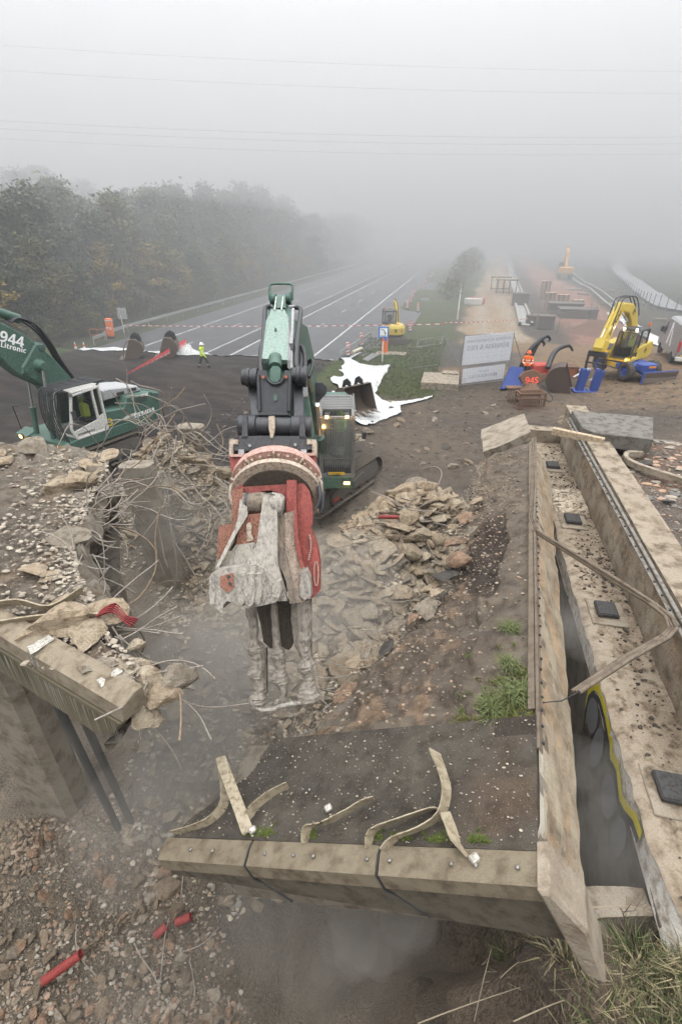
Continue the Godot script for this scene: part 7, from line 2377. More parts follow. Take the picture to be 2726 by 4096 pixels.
func build_fleece() -> void:
	var white := M("fleece", Color(0.56, 0.57, 0.565), 0.9, noise_tex("fl", 0.02, 5, [[0.0, Color(0.62, 0.58, 0.53)], [0.3, Color(0.9, 0.89, 0.87)], [0.55, Color(1, 1, 1)], [1.0, Color(1, 1, 1)]]), 0.6, noise_tex("flb", 0.02, 5, [[0.0, 0.0], [1.0, 1.0]]), 8.0)
	var L := [[24.2, -4.6], [28.0, -6.6], [32.0, -7.6], [36.0, -7.7], [39.6, -9.0]]
	var R := [[24.2, -4.0], [26.0, -3.7], [28.2, -2.6], [30.0, -3.0], [30.6, -4.2], [31.5, -4.75], [38.3, -4.85], [39.6, -4.9]]
	var g := []
	for i in 90:
		var t := lerpf(24.2, 39.5, i / 89.0)
		var row := []
		for j in 40:
			var l := lerp_list(t, L) + nz.get_noise_2d(t * 7.0, 3.0) * 0.7
			var r := lerp_list(t, R) + nz2.get_noise_2d(t * 1.2, 8.0) * 0.12
			var s := lerpf(l, r, j / 39.0)
			row.append(gp(s, t, 0.10 + 0.22 * maxf(0.0, nz2.get_noise_2d(s * 0.8, t * 0.8)) + 0.07 * nz2.get_noise_2d(s * 2.0, t * 1.2)))
		g.append(row)
	var mb := MB.new()
	sheet(mb, g, null, true)
	# tongue reaching over the gravel
	g = []
	for i in 30:
		var k := i / 29.0
		var s := lerpf(-4.4, -1.1, k)
		var row := []
		for j in 12:
			var t := lerpf(30.3 + 1.7 * k * k, 28.2 + 3.5 * k, j / 11.0)
			row.append(gp(s, t, 0.10 + 0.10 * maxf(0.0, nz2.get_noise_2d(s * 1.5, t * 1.5))))
		g.append(row)
	sheet(mb, g, null, false)
	solo("white_fleece", mb, white, "large white fleece sheet draped over the edge of the earth bed beside the grass", "fleece sheet")
	g = []
	for i in 110:
		var s := lerpf(-30.8, -9.0, i / 109.0)
		var row := []
		for j in 6:
			var t := lerpf(37.0 + nz2.get_noise_2d(s * 1.3, 2.0) * 0.5 + sm(-24.0, -16.0, s) * 0.7, 38.9 + nz2.get_noise_2d(s, 5.0) * 0.2, j / 5.0)
			var p := gp(s, t, 0.08)
			row.append(p)
		g.append(row)
	mb = MB.new()
	sheet(mb, g, null, true)
	solo("white_fleece", mb, white, "narrow strip of dusty white fleece along the far edge of the earth bed", "fleece sheet")
	g = []
	for i in 40:
		var k := i / 39.0
		var s := lerpf(-21.6, -17.8, k)
		var hgt := 1.05 * pow(1.0 - k, 2.2) if k > 0.12 else 1.0
		var row := []
		for j in 8:
			row.append(gp(s + 0.1 * nz2.get_noise_2d(k * 6.0, j), 38.6 - j * 0.12 - (1.0 - k) * 0.9 * j / 7.0, hgt * (1.0 - j / 7.0) + 0.05))
		g.append(row)
	mb = MB.new()
	sheet(mb, g, null, true)
	solo("white_fleece", mb, white, "white fleece hung over the end of the central reserve behind the yellow worker", "fleece sheet")
	# red and white warning net, taut from the ground to the reserve
	mb = MB.new()
	var N := 40
	for i in N:
		var a := rd(-21.5, lerpf(29.9, 38.4, float(i) / N)); var b := rd(-21.5, lerpf(29.9, 38.4, (i + 1.0) / N))
		var ya := lerpf(0.95, 1.75, float(i) / N); var yb := lerpf(0.95, 1.75, (i + 1.0) / N)
		a.y = ya; b.y = yb
		var ha := lerpf(0.10, 0.55, float(i) / N); var hb := lerpf(0.10, 0.55, (i + 1.0) / N)
		mb.col = Color(0.75, 0.09, 0.09)
		mb.quad(a, b, b - Vector3(0, hb * 0.5, 0), a - Vector3(0, ha * 0.5, 0))
		mb.col = Color(0.75, 0.28, 0.26) if i % 3 else Color(0.8, 0.55, 0.52)
		mb.quad(a - Vector3(0, ha * 0.5, 0), b - Vector3(0, hb * 0.5, 0), b - Vector3(0.05, hb, 0), a - Vector3(0.05, ha, 0))
	solo("warning_net", mb, mats["tape"], "red warning net stretched from the earth bed up to the central reserve", "warning net")
	mb = MB.new()
	for q in [[-16.3, 20.5, -14.2, 22.8]]: mb.bar(gp(-18.3, 18.4, 0.35), gp(-16.6, 22.0, 0.3), 0.1, 0.12)
	solo("warning_strip", mb, M("redstrip", Color(0.70, 0.10, 0.08), 0.6), "red strip of warning net in front of the left excavator", "warning net")
	# buckets
	var bm := M("bucketsteel", Color(0.115, 0.088, 0.068), 0.75, noi["dirt"], 1.2, null, 0, 0.2)
	bucket("left of two brown excavator buckets standing on the earth bed by the white strip", gp(-23.9, 35.6), -75.0, 1.5, 0.85, bm, "excavator buckets on the earth bed")
	bucket("right of two brown excavator buckets standing on the earth bed by the white strip", gp(-21.5, 36.6), -80.0, 1.5, 0.9, bm, "excavator buckets on the earth bed")
	bucket("wide brown excavator bucket on the white fleece behind the cab", gp(-5.4, 26.6, 0.1), 38.0, 1.9, 0.85, bm)
	for q in [[0.35, 23.4, 0.34, "upper"], [0.1, 22.2, 0.42, "lower"]]:
		var p := gp(-4.2 + q[0], q[1], 0.1)
		solo("boulder", rocks[4], mats["rock_grey"], q[3] + " of the two rounded grey boulders at the lower tip of the white fleece", "stone", "", Transform3D(Basis(Vector3.UP, q[0] * 5.0).scaled(Vector3(q[2] * 1.3, q[2] * 0.8, q[2])), p))

func build_banner() -> void:
	# stacked fence panels with mesh banners, seen from behind
	var a := gp(0.5, 34.4); var b := gp(3.75, 36.4)
	var o := thing("banner_fence", "two stacked fence panels with white mesh banners, lettering seen mirrored from behind", "fence panel")
	var h := 3.35
	var mb := MB.new()
	for q in [[a, a + Vector3(0, h, 0)], [b, b + Vector3(0, h - 0.1, 0)], [a + Vector3(0, 1.42, 0), b + Vector3(0, 1.36, 0)], [a + Vector3(0, 1.28, 0), b + Vector3(0, 1.2, 0)], [a + Vector3(0, h, 0), b + Vector3(0, h - 0.1, 0)], [a + Vector3(0, 0.12, 0), b + Vector3(0, 0.1, 0)]]: mb.cyl(q[0], q[1], 0.026, -1.0, 6)
	part("frame", mb, mats["guard"], o)
	var x := (b - a).normalized()
	var z := x.cross(Vector3.UP).normalized()
	var B := Transform3D(Basis(x, Vector3.UP, z), a)
	var w := a.distance_to(b)
	var cloth := M("banner", Color(0.66, 0.68, 0.72), 0.9, noi["fl"], 1.0)
	mb = MB.new(); mb.t = B
	mb.box(Vector3(w * 0.5, 2.38, 0.03), Vector3(w - 0.08, 1.84, 0.012))
	part("banner", mb, cloth, o)
	mb = MB.new(); mb.t = B
	mb.box(Vector3(w * 0.48, 0.72, 0.03), Vector3(w * 0.86, 0.98, 0.012))
	part("banner", mb, cloth, o)
	mb = MB.new(); mb.t = B
	for i in 18: mb.bar(Vector3(0.12 + i * (w - 0.24) / 17.0, 1.5, 0.045), Vector3(0.12 + i * (w - 0.24) / 17.0, 3.28, 0.045), 0.006, 0.006)
	for i in 7: mb.bar(Vector3(0.05, 1.6 + i * 0.26, 0.045), Vector3(w - 0.05, 1.6 + i * 0.26, 0.045), 0.006, 0.006)
	for i in 18: mb.bar(Vector3(0.12 + i * (w - 0.24) / 17.0, 0.15, 0.045), Vector3(0.12 + i * (w - 0.24) / 17.0, 1.26, 0.045), 0.006, 0.006)
	part("wire_mesh", mb, M("wire", Color(0.42, 0.43, 0.45), 0.5), o).set_meta("kind", "stuff")
	var ink := M("fadedink", Color(0.36, 0.38, 0.42), 0.9)
	var mir := Basis(Vector3(-1, 0, 0), Vector3(0, 1, 0), Vector3(0, 0, 1))
	for q in [["ENTREPRISE DE CONSTRUCTIONS", 2.95, 0.155, 0.0], ["BONARIA & FILS", 2.52, 0.30, 0.0], ["BONARIA & FILS", 0.62, 0.21, -0.1], ["ENTREPRISE", 0.93, 0.10, -0.1]]:
		text(o, "lettering", q[0], q[2], ink, B * Transform3D(mir, Vector3(w * 0.5 + q[3], q[1], 0.04)), true, 0.004)
	for s: float in [0.35, 2.7]:
		mb = MB.new(); mb.t = B
		mb.ring(Vector3(s, 0.42 if s < 1.0 else 0.62, 0.042), Vector3(0, 0, 1), 0.15, 0.125, 0.006, 20)
		mb.bar(Vector3(s - 0.06, 0.42 if s < 1.0 else 0.62, 0.042), Vector3(s + 0.06, 0.46 if s < 1.0 else 0.66, 0.042), 0.05, 0.004)
		part("round_emblem", mb, M("fadedred", Color(0.42, 0.25, 0.26), 0.9), o)
	mb = MB.new()
	mb.cyl(b + Vector3(0, 3.1, 0), gp(5.2, 37.8), 0.02, -1.0, 5)
	part("brace", mb, mats["guard"], o)
	# concrete slab block with lid
	mb = MB.new()
	mb.box(gp(-0.75, 35.0, 0.12), Vector3(2.5, 0.52, 2.9), 0.03, road_basis)
	solo("concrete_block", mb, mats["concrete"], "flat concrete chamber slab on the grass edge left of the banner fence", "concrete slab")
	mb = MB.new()
	mb.box(gp(-0.15, 36.4, 0.42), Vector3(1.1, 0.12, 0.8), 0.02, road_basis)
	solo("cover_block", mb, mats["shelf"], "pale lid lying on the back of the concrete chamber slab", "lid")
	# leaning fence parts in the grass
	mb = MB.new()
	mb.cyl(gp(-1.0, 41.1), gp(-1.0, 42.0, 3.2), 0.035, -1.0, 8)
	mb.cyl(gp(-1.0, 41.9, 2.2), gp(0.6, 41.0), 0.022, -1.0, 6)
	solo("fence_post", mb, mats["guard"], "tall leaning steel post holding the barrier tape in the grass", "post")
	heras("wire_fence", gp(-2.9, 39.6, 1.5), gp(-1.1, 41.2, 1.6), 2.1, "wire fence panel tipped over flat beside the tall leaning post", Vector3(0.35, -1.75, -1.5))
	heras("wire_fence", gp(-3.2, 39.0), gp(-1.2, 41.0), 1.7, "upright wire fence panel in the grass under the tipped one")

func build_attachments() -> void:
	var rust := M("rustbrown", Color(0.15, 0.082, 0.05), 0.85, noi["dirt"], 1.5)
	var rr := M("rustorange", Color(0.33, 0.12, 0.055), 0.75, noi["dirt"], 1.5)
	# barred sorting grab in front
	var o := thing("sorting_grab", "rusty barred sorting grab lying in front of the pile of attachments", "grab", gp(4.55, 30.0), yaw(3))
	var mb := MB.new()
	for y: float in [0.05, 0.62, 0.92]:
		for z: float in [-0.35, 0.35]: mb.bar(Vector3(-0.75, y, z), Vector3(0.75, y, z), 0.08, 0.08, 0.01)
	for x: float in [-0.74, 0.74]:
		for y: float in [0.05, 0.92]: mb.bar(Vector3(x, y, -0.35), Vector3(x, y, 0.35), 0.07, 0.07)
		for z: float in [-0.35, 0.35]: mb.bar(Vector3(x, 0.0, z), Vector3(x, 0.95, z), 0.07, 0.07)
	part("frame", mb, rust, o)
	for i in 13:
		mb = MB.new()
		var x := -0.66 + i * 0.11
		mb.tube([Vector3(x, 0.92, -0.35), Vector3(x, 0.92, 0.35), Vector3(x, 0.05, 0.38)], 0.022, 5)
		part("bar", mb, rust, o)
	o = thing("sorting_grab", "smaller dark barred grab behind the left corner of the rusty one", "grab", gp(3.75, 31.4), yaw(3))
	mb = MB.new()
	for y: float in [0.1, 0.8]: mb.bar(Vector3(-0.4, y, 0.2), Vector3(0.4, y, 0.2), 0.09, 0.09)
	mb.box(Vector3(0, 0.8, -0.1), Vector3(0.9, 0.08, 0.6), 0.01)
	part("frame", mb, rust, o)
	for i in 6:
		mb = MB.new()
		mb.bar(Vector3(-0.38 + i * 0.15, 0.0, 0.2), Vector3(-0.38 + i * 0.15, 0.85, 0.2), 0.04, 0.04)
		part("bar", mb, rust, o)
	# red brown rotator with painted number
	o = thing("grab_rotator", "red brown rotator plate with a number sprayed on it above the barred grab", "rotator", gp(4.6, 31.0, 0.95), Basis(Vector3.RIGHT, -0.25))
	mb = MB.new()
	mb.prism([Vector2(-0.75, 0.55), Vector2(-0.5, 0.85), Vector2(0.05, 0.98), Vector2(0.35, 0.85), Vector2(0.45, 0.72), Vector2(0.8, 0.75), Vector2(0.85, 0.5), Vector2(0.5, 0.2), Vector2(-0.55, 0.2)], 0.25, Transform3D(), 0.03)
	part("plate", mb, rust, o)
	mb = MB.new()
	mb.lathe([Vector2(0, 0), Vector2(0.55, 0), Vector2(0.6, 0.15), Vector2(0.45, 0.3), Vector2(0.3, 0.55), Vector2(0, 0.55)], Vector3(0, -0.35, 0), Vector3.UP, 20)
	part("drum", mb, rust, o)
	text(o, "sprayed_number", "94S", 0.36, M("spray_red", Color(0.85, 0.10, 0.06), 0.6), Transform3D(Basis(), Vector3(0, 0.36, 0.135)))
	mb = MB.new()
	mb.tube(curve([Vector3(0.6, 0.1, 0.1), Vector3(0.9, -0.2, 0.2), Vector3(1.3, -0.65, 0.2), Vector3(1.1, -0.85, 0.3), Vector3(0.8, -0.7, 0.3)], 4), 0.03, 6)
	part("hose", mb, mats["hose"], o)
	# blue plate leaning
	mb = MB.new()
	mb.prism([Vector2(-0.75, 0), Vector2(0.5, 0), Vector2(0.75, 1.35), Vector2(-0.1, 1.45)], 0.5, Transform3D(Basis(Vector3.RIGHT, -0.5), gp(3.9, 33.8)), 0.02)
	solo("blue_ballast", mb, mats["blue"], "blue slanted steel ballast plate beside the worker in orange", "steel plate")
	# big bucket with teeth, tray and claws
	bucket("big dark toothed bucket right of the worker in orange", gp(6.2, 34.0), 65.0, 1.5, 0.95, M("bucketdark", Color(0.085, 0.06, 0.048), 0.75, noi["dirt"], 1.2, null, 0, 0.2), "", false)
	o = thing("demolition_claw", "dark curved demolition claw reared up behind the worker in orange", "claw", gp(5.4, 36.6), yaw(10))
	for k in 2:
		mb = MB.new()
		var x := -0.5 + k * 0.35
		mb.tube(curve([Vector3(x - 0.4, 0.3, 0), Vector3(x - 0.3, 1.3, 0), Vector3(x + 0.1, 2.2 + 0.25 * k, 0), Vector3(x + 0.6, 2.65 + 0.3 * k, 0), Vector3(x + 0.95, 2.5 + 0.3 * k, 0), Vector3(x + 0.9, 2.3 + 0.3 * k, 0)], 4), [0.22, 0.22, 0.22, 0.21, 0.20, 0.19, 0.18, 0.17, 0.16, 0.15, 0.14, 0.13, 0.12, 0.11, 0.10, 0.09, 0.08, 0.08, 0.07, 0.06, 0.05], 7)
		part("claw_arm", mb, mats["castgrey"], o)
	mb = MB.new()
	mb.box(Vector3(0.3, 0.8, 0.2), Vector3(1.2, 0.9, 0.8), 0.1)
	part("claw_body", mb, M("clawred", Color(0.45, 0.06, 0.04), 0.6), o)
	mb = MB.new()
	mb.tube(curve([gp(6.2, 36.0, 1.0), gp(6.7, 37.2, 1.9), gp(7.6, 38.0, 2.0), gp(8.0, 38.2, 1.6)], 4), [0.15, 0.17, 0.18, 0.18, 0.17, 0.16, 0.15, 0.13, 0.12, 0.1, 0.09, 0.08, 0.07], 7)
	solo("claw_hook", mb, mats["castgrey"], "single dark hook lying over the big toothed bucket", "hook")
	o = thing("steel_tray", "long rusty orange steel tray lying behind the big toothed bucket", "steel tray", gp(7.4, 37.6), yaw(-8))
	mb = MB.new()
	mb.box(Vector3(0, 0.4, 0), Vector3(1.9, 0.75, 0.9), 0.03)
	part("body", mb, rr, o)
	mb = MB.new()
	mb.box(Vector3(0, 0.82, 0), Vector3(2.0, 0.08, 1.0), 0.02)
	mb.box(Vector3(0.98, 0.4, 0), Vector3(0.1, 0.95, 1.05), 0.02)
	part("flange", mb, rust, o)
	mb = MB.new()
	mb.cyl(gp(8.3, 38.0, 0.2), gp(9.5, 38.6, 0.2), 0.14, -1.0, 14)
	solo("steel_pipe", mb, mats["lightgrey"], "short pale steel pipe between the rusty tray and the yellow wheeled excavator", "pipe")
	# blue trestles
	o = thing("blue_trestle", "upright blue ribbed steel trestle pair on base plates in front of the wheeled excavator", "trestle", gp(8.3, 33.4), yaw(-10))
	for k in 2:
		mb = MB.new()
		var x := -0.42 + k * 0.85
		mb.box(Vector3(x, 0.04, 0), Vector3(0.8, 0.08, 0.9), 0.01)
		part("base_plate", mb, mats["blue"], o)
		mb = MB.new()
		mb.prism([Vector2(x - 0.25, 0.08), Vector2(x + 0.2, 0.08), Vector2(x + 0.35, 1.35), Vector2(x + 0.18, 1.3), Vector2(x + 0.1, 1.42), Vector2(x - 0.15, 1.45)], 0.12, Transform3D(Basis(), Vector3(0, 0, 0.1)), 0.01)
		mb.prism([Vector2(x - 0.22, 0.08), Vector2(x - 0.1, 0.08), Vector2(x + 0.02, 1.4), Vector2(x - 0.14, 1.4)], 0.5, Transform3D(), 0.01)
		part("upright", mb, mats["blue"], o)
	# studded concrete block at far left
	o = thing("stacking_block", "long pale concrete stacking block with studs at the left edge, by the left excavator", "concrete block", Vector3(-13.1, 0.6, -19.6), yaw(28))
	mb = MB.new()
	mb.box(Vector3(-0.6, 0.4, 0), Vector3(2.4, 0.8, 0.75), 0.03)
	part("block", mb, mats["shelf"], o)
	for k in 4:
		mb = MB.new()
		mb.cyl(Vector3(-1.4 + k * 0.55, 0.8, 0), Vector3(-1.4 + k * 0.55, 0.9, 0), 0.17, 0.13, 12)
		part("stud", mb, mats["shelf"], o)

func build_far_site() -> void:
	# pallets and stacks in the mist
	var pw := M("palletwood", Color(0.33, 0.25, 0.18), 0.9)
	for q in [[12.2, 79.5, 9, "nearest left stack of wooden pallets on the red track"], [14.0, 79.8, 8, "nearest right stack of wooden pallets on the red track"], [13.0, 91.0, 11, "farthest and tallest stack of pallets in the mist"], [15.6, 78.0, 6, "low dark stack of crates right of the pallets"]]:
		var o := thing("pallet_stack", q[3], "pallet stack", gp(q[0], q[1]), road_basis, "stacks of pallets")
		for k in q[2]:
			var mb := MB.new()
			mb.box(Vector3(0, 0.12 + k * 0.24, 0), Vector3(1.5, 0.05, 1.2), 0.01)
			for x: float in [-0.6, 0.0, 0.6]: mb.box(Vector3(x, 0.03 + k * 0.24, 0), Vector3(0.14, 0.12, 1.2))
			part("pallet", mb, pw, o)
	for q in [[8.6, 82.5, 2.2, 1.7, 1.8, "dark steel box at the end of the drainage channel"], [9.3, 60.5, 1.6, 1.3, 1.5, "dark tank inside the wire fence corner"], [13.4, 74.0, 4.0, 1.2, 2.4, "broad grey covered stack inside the wire fence"], [14.2, 70.0, 4.2, 1.0, 2.6, "long weathered timber box nearest in the wire fence"], [8.2, 64.0, 1.0, 0.9, 1.6, "small dark crate by the white barrier end"]]:
		var mb := MB.new()
		mb.box(gp(q[0], q[1], q[3] * 0.5), Vector3(q[2], q[3], q[4]), 0.05, road_basis)
		mb.box(gp(q[0], q[1], q[3] + 0.04), Vector3(q[2] * 1.05, 0.1, q[4] * 1.05), 0.03, road_basis)
		solo("site_box", mb, M("sitebox", Color(0.13, 0.115, 0.10), 0.85, noi["dirt"], 0.8), q[5], "box")
	var pts := [[7.5, 58.5], [10.3, 58.2], [13.5, 60.5], [15.2, 65.0], [15.6, 70.0]]
	for i in 4:
		heras("wire_fence", gp(pts[i][0], pts[i][1]), gp(pts[i + 1][0], pts[i + 1][1]), 2.0, ["nearest wire fence panel round the fenced stacks", "second wire fence panel round the fenced stacks", "right hand wire fence panel round the fenced stacks", "farthest wire fence panel beside the red track"][i])
	var mb := MB.new()
	var r := RandomNumberGenerator.new()
	r.seed = 4
	# heap of red earth in the fence
	var g := []
	for i in 20:
		var row := []
		for j in 20:
			var x := 11.0 + i * 0.35; var t := 55.5 + j * 0.4
			row.append(gp(x, t, -0.1 + 1.25 * exp(-(pow((x - 14.3) / 2.0, 2) + pow((t - 59.5) / 2.2, 2))) + 0.1 * nz2.get_noise_2d(x * 2, t * 2)))
		g.append(row)
	sheet(mb, g, null, false)
	solo("earth_heap", mb, M("redearth", Color(0.20, 0.115, 0.08), 0.95, noi["soil"], 0.5, noi["soilb"], 6.0), "heap of reddish brown earth in front of the fenced stacks", "earth heap")
	# concrete barriers and frames on the tan road
	var o := thing("road_barrier", "white and red plastic road barrier on the left of the tan site road", "barrier", gp(1.9, 80.5), road_basis)
	mb = MB.new()
	mb.box(Vector3(0, 0.45, 0), Vector3(2.6, 0.9, 0.5), 0.08)
	part("body", mb, mats["white"], o)
	mb = MB.new()
	mb.box(Vector3(0.4, 0.5, -0.45), Vector3(2.4, 0.9, 0.3), 0.08)
	part("red_section", mb, M("barrierred", Color(0.42, 0.06, 0.05), 0.6), o)
	for q in [[7.4, 96.5, 0.0, "nearer of the two steel trestle tables on the tan site road"], [6.8, 103.0, 0.3, "farther of the two steel trestle tables on the tan site road"]]:
		o = thing("trestle_table", q[3], "trestle", gp(q[0], q[1]), road_basis, "trestle tables on the tan road")
		mb = MB.new()
		mb.box(Vector3(0, 2.2, 0), Vector3(3.6, 0.2, 2.0), 0.03)
		part("top", mb, mats["shelf"], o)
		for x: float in [-1.6, -0.4, 0.5, 1.6]:
			mb = MB.new()
			mb.box(Vector3(x, 1.05, 0.8), Vector3(0.12, 2.1, 0.12))
			part("leg", mb, mats["darksteel"], o)
		mb = MB.new()
		mb.box(Vector3(0, 0.3, 0.8), Vector3(3.3, 0.12, 0.12))
		part("rail", mb, mats["darksteel"], o)
	# white timber rail along the left of the tan road
	o = thing("timber_rail", "white painted timber rail along the left edge of the tan site road", "railing")
	for i in 12:
		mb = MB.new()
		mb.box(gp(-0.1, 66.5 + i * 4.4, 0.55), Vector3(0.16, 1.2, 0.16), 0.02)
		part("post", mb, mats["white"], o)
	mb = MB.new()
	for i in 11: mb.bar(gp(-0.1, 66.5 + i * 4.4, 0.95), gp(-0.1, 70.9 + i * 4.4, 0.95), 0.06, 0.18)
	part("rail", mb, mats["white"], o)
	# pale pipe runs on the right of the red track
	for q in [[19.5, 0.0, "nearer of the two pale pipe runs along the right of the red track"], [20.9, 4.0, "farther of the two pale pipe runs along the right of the red track"]]:
		mb = MB.new()
		var a := []
		for k in 14: a.append(gp(q[0] + maxf(0.0, k * 8.0 + q[1]) * 0.075, 69.0 + q[1] + k * 8.0, 0.45))
		mb.tube(a, 0.11, 6)
		solo("pipe_run", mb, mats["lightgrey"], q[2], "pipe")
	mb = MB.new()
	g = []
	for i in 24:
		var row := []
		for j in 5:
			row.append(gp(17.3 + i * 0.07 + j * 0.35 + nz2.get_noise_2d(i * 0.6, j) * 0.5, 50.0 + i * 1.1, 0.1 + 0.2 * absf(nz2.get_noise_2d(i, j * 2.0))))
		g.append(row)
	sheet(mb, g, null, true)
	solo("plastic_sheet", mb, M("greysheet", Color(0.5, 0.5, 0.49), 0.7), "crumpled pale sheet along the edge of the red track behind the wheeled excavator", "plastic sheet")
	for i in 18:
		var p := gp(r.randf_range(18.0, 27.0), r.randf_range(55.0, 110.0), 0.15)
		mb = MB.new()
		mb.box(p, Vector3(r.randf_range(0.6, 2.2), 0.3, r.randf_range(0.3, 0.8)), 0.03, yaw(r.randf() * 180.0))
		solo("debris", mb, mats["rock_grey"] if i % 3 else mats["palecon"], "scrap piece lying on the slope right of the red track", "debris", "scrap on the slope right of the red track")
	# winding lane on the right slope, with its fence
	g = []
	var lane := [[33.0, 66.0], [29.6, 80.0], [29.6, 92.0], [32.4, 112.0], [42.0, 166.0], [58.0, 230.0], [73.0, 284.0], [95.0, 330.0]]
	var cl := []
	for q in lane: cl.append(rd(q[0], q[1]))
	cl = curve(cl, 8)
	for i in cl.size():
		var d: Vector3 = (cl[mini(i + 1, cl.size() - 1)] - cl[maxi(i - 1, 0)]).normalized()
		var n := Vector3(-d.z, 0, d.x)
		var row := []
		for j in 4:
			var p: Vector3 = cl[i] + n * (j - 1.5) * 1.2
			p.y = ground(cl[i].x, cl[i].z) + 0.35
			row.append(p)
		g.append(row)
	mb = MB.new()
	sheet(mb, g, null, false)
	struct("lane", mb, M("lane", Color(0.19, 0.195, 0.20), 0.75), "pale wet lane winding up the misty slope at the right")
	o = thing("lane_fence", "thin wire fence with posts along the winding lane", "fence")
	mb = MB.new()
	for i in 34:
		var p: Vector3 = cl[i]
		var d: Vector3 = (cl[i + 1] - cl[i]).normalized()
		p += Vector3(-d.z, 0, d.x) * -3.4
		p.y = ground(p.x, p.z)
		var q := MB.new()
		q.cyl(p, p + Vector3(0, 2.0, 0), 0.06, -1.0, 5)
		part("post", q, mats["guard"], o)

# ---- smaller machines and the van ---------------------------------------------------------
func wheel(o: Node3D, p: Vector3, ax: Vector3, r: float, w: float, rim: Material, lugs := 0) -> void:
	var mb := MB.new()
	mb.lathe([Vector2(r * 0.55, -w / 2), Vector2(r * 0.9, -w / 2), Vector2(r, -w * 0.35), Vector2(r, w * 0.35), Vector2(r * 0.9, w / 2), Vector2(r * 0.55, w / 2)], p, ax, 28)
	var x := ax.normalized()
	var u := Vector3.UP
	var v := x.cross(u)
	for k in lugs:
		var a := TAU * k / lugs
		var d := u * cos(a) + v * sin(a)
		mb.box(p + d * r * 1.0 + x * w * 0.2 * (1 if k % 2 else -1), Vector3(w * 0.5, r * 0.1, r * 0.09), 0.01, Basis(x, d, x.cross(d)))
	var t := part("wheel", mb, mats["tyre"], o)
	mb = MB.new()
	for s: float in [-1.0, 1.0]:
		mb.lathe([Vector2(r * 0.57, s * w * 0.42), Vector2(r * 0.50, s * w * 0.30), Vector2(r * 0.2, s * w * 0.28), Vector2(r * 0.16, s * w * 0.40), Vector2(0, s * w * 0.40)], p, ax, 20)
	part("rim", mb, rim, t)

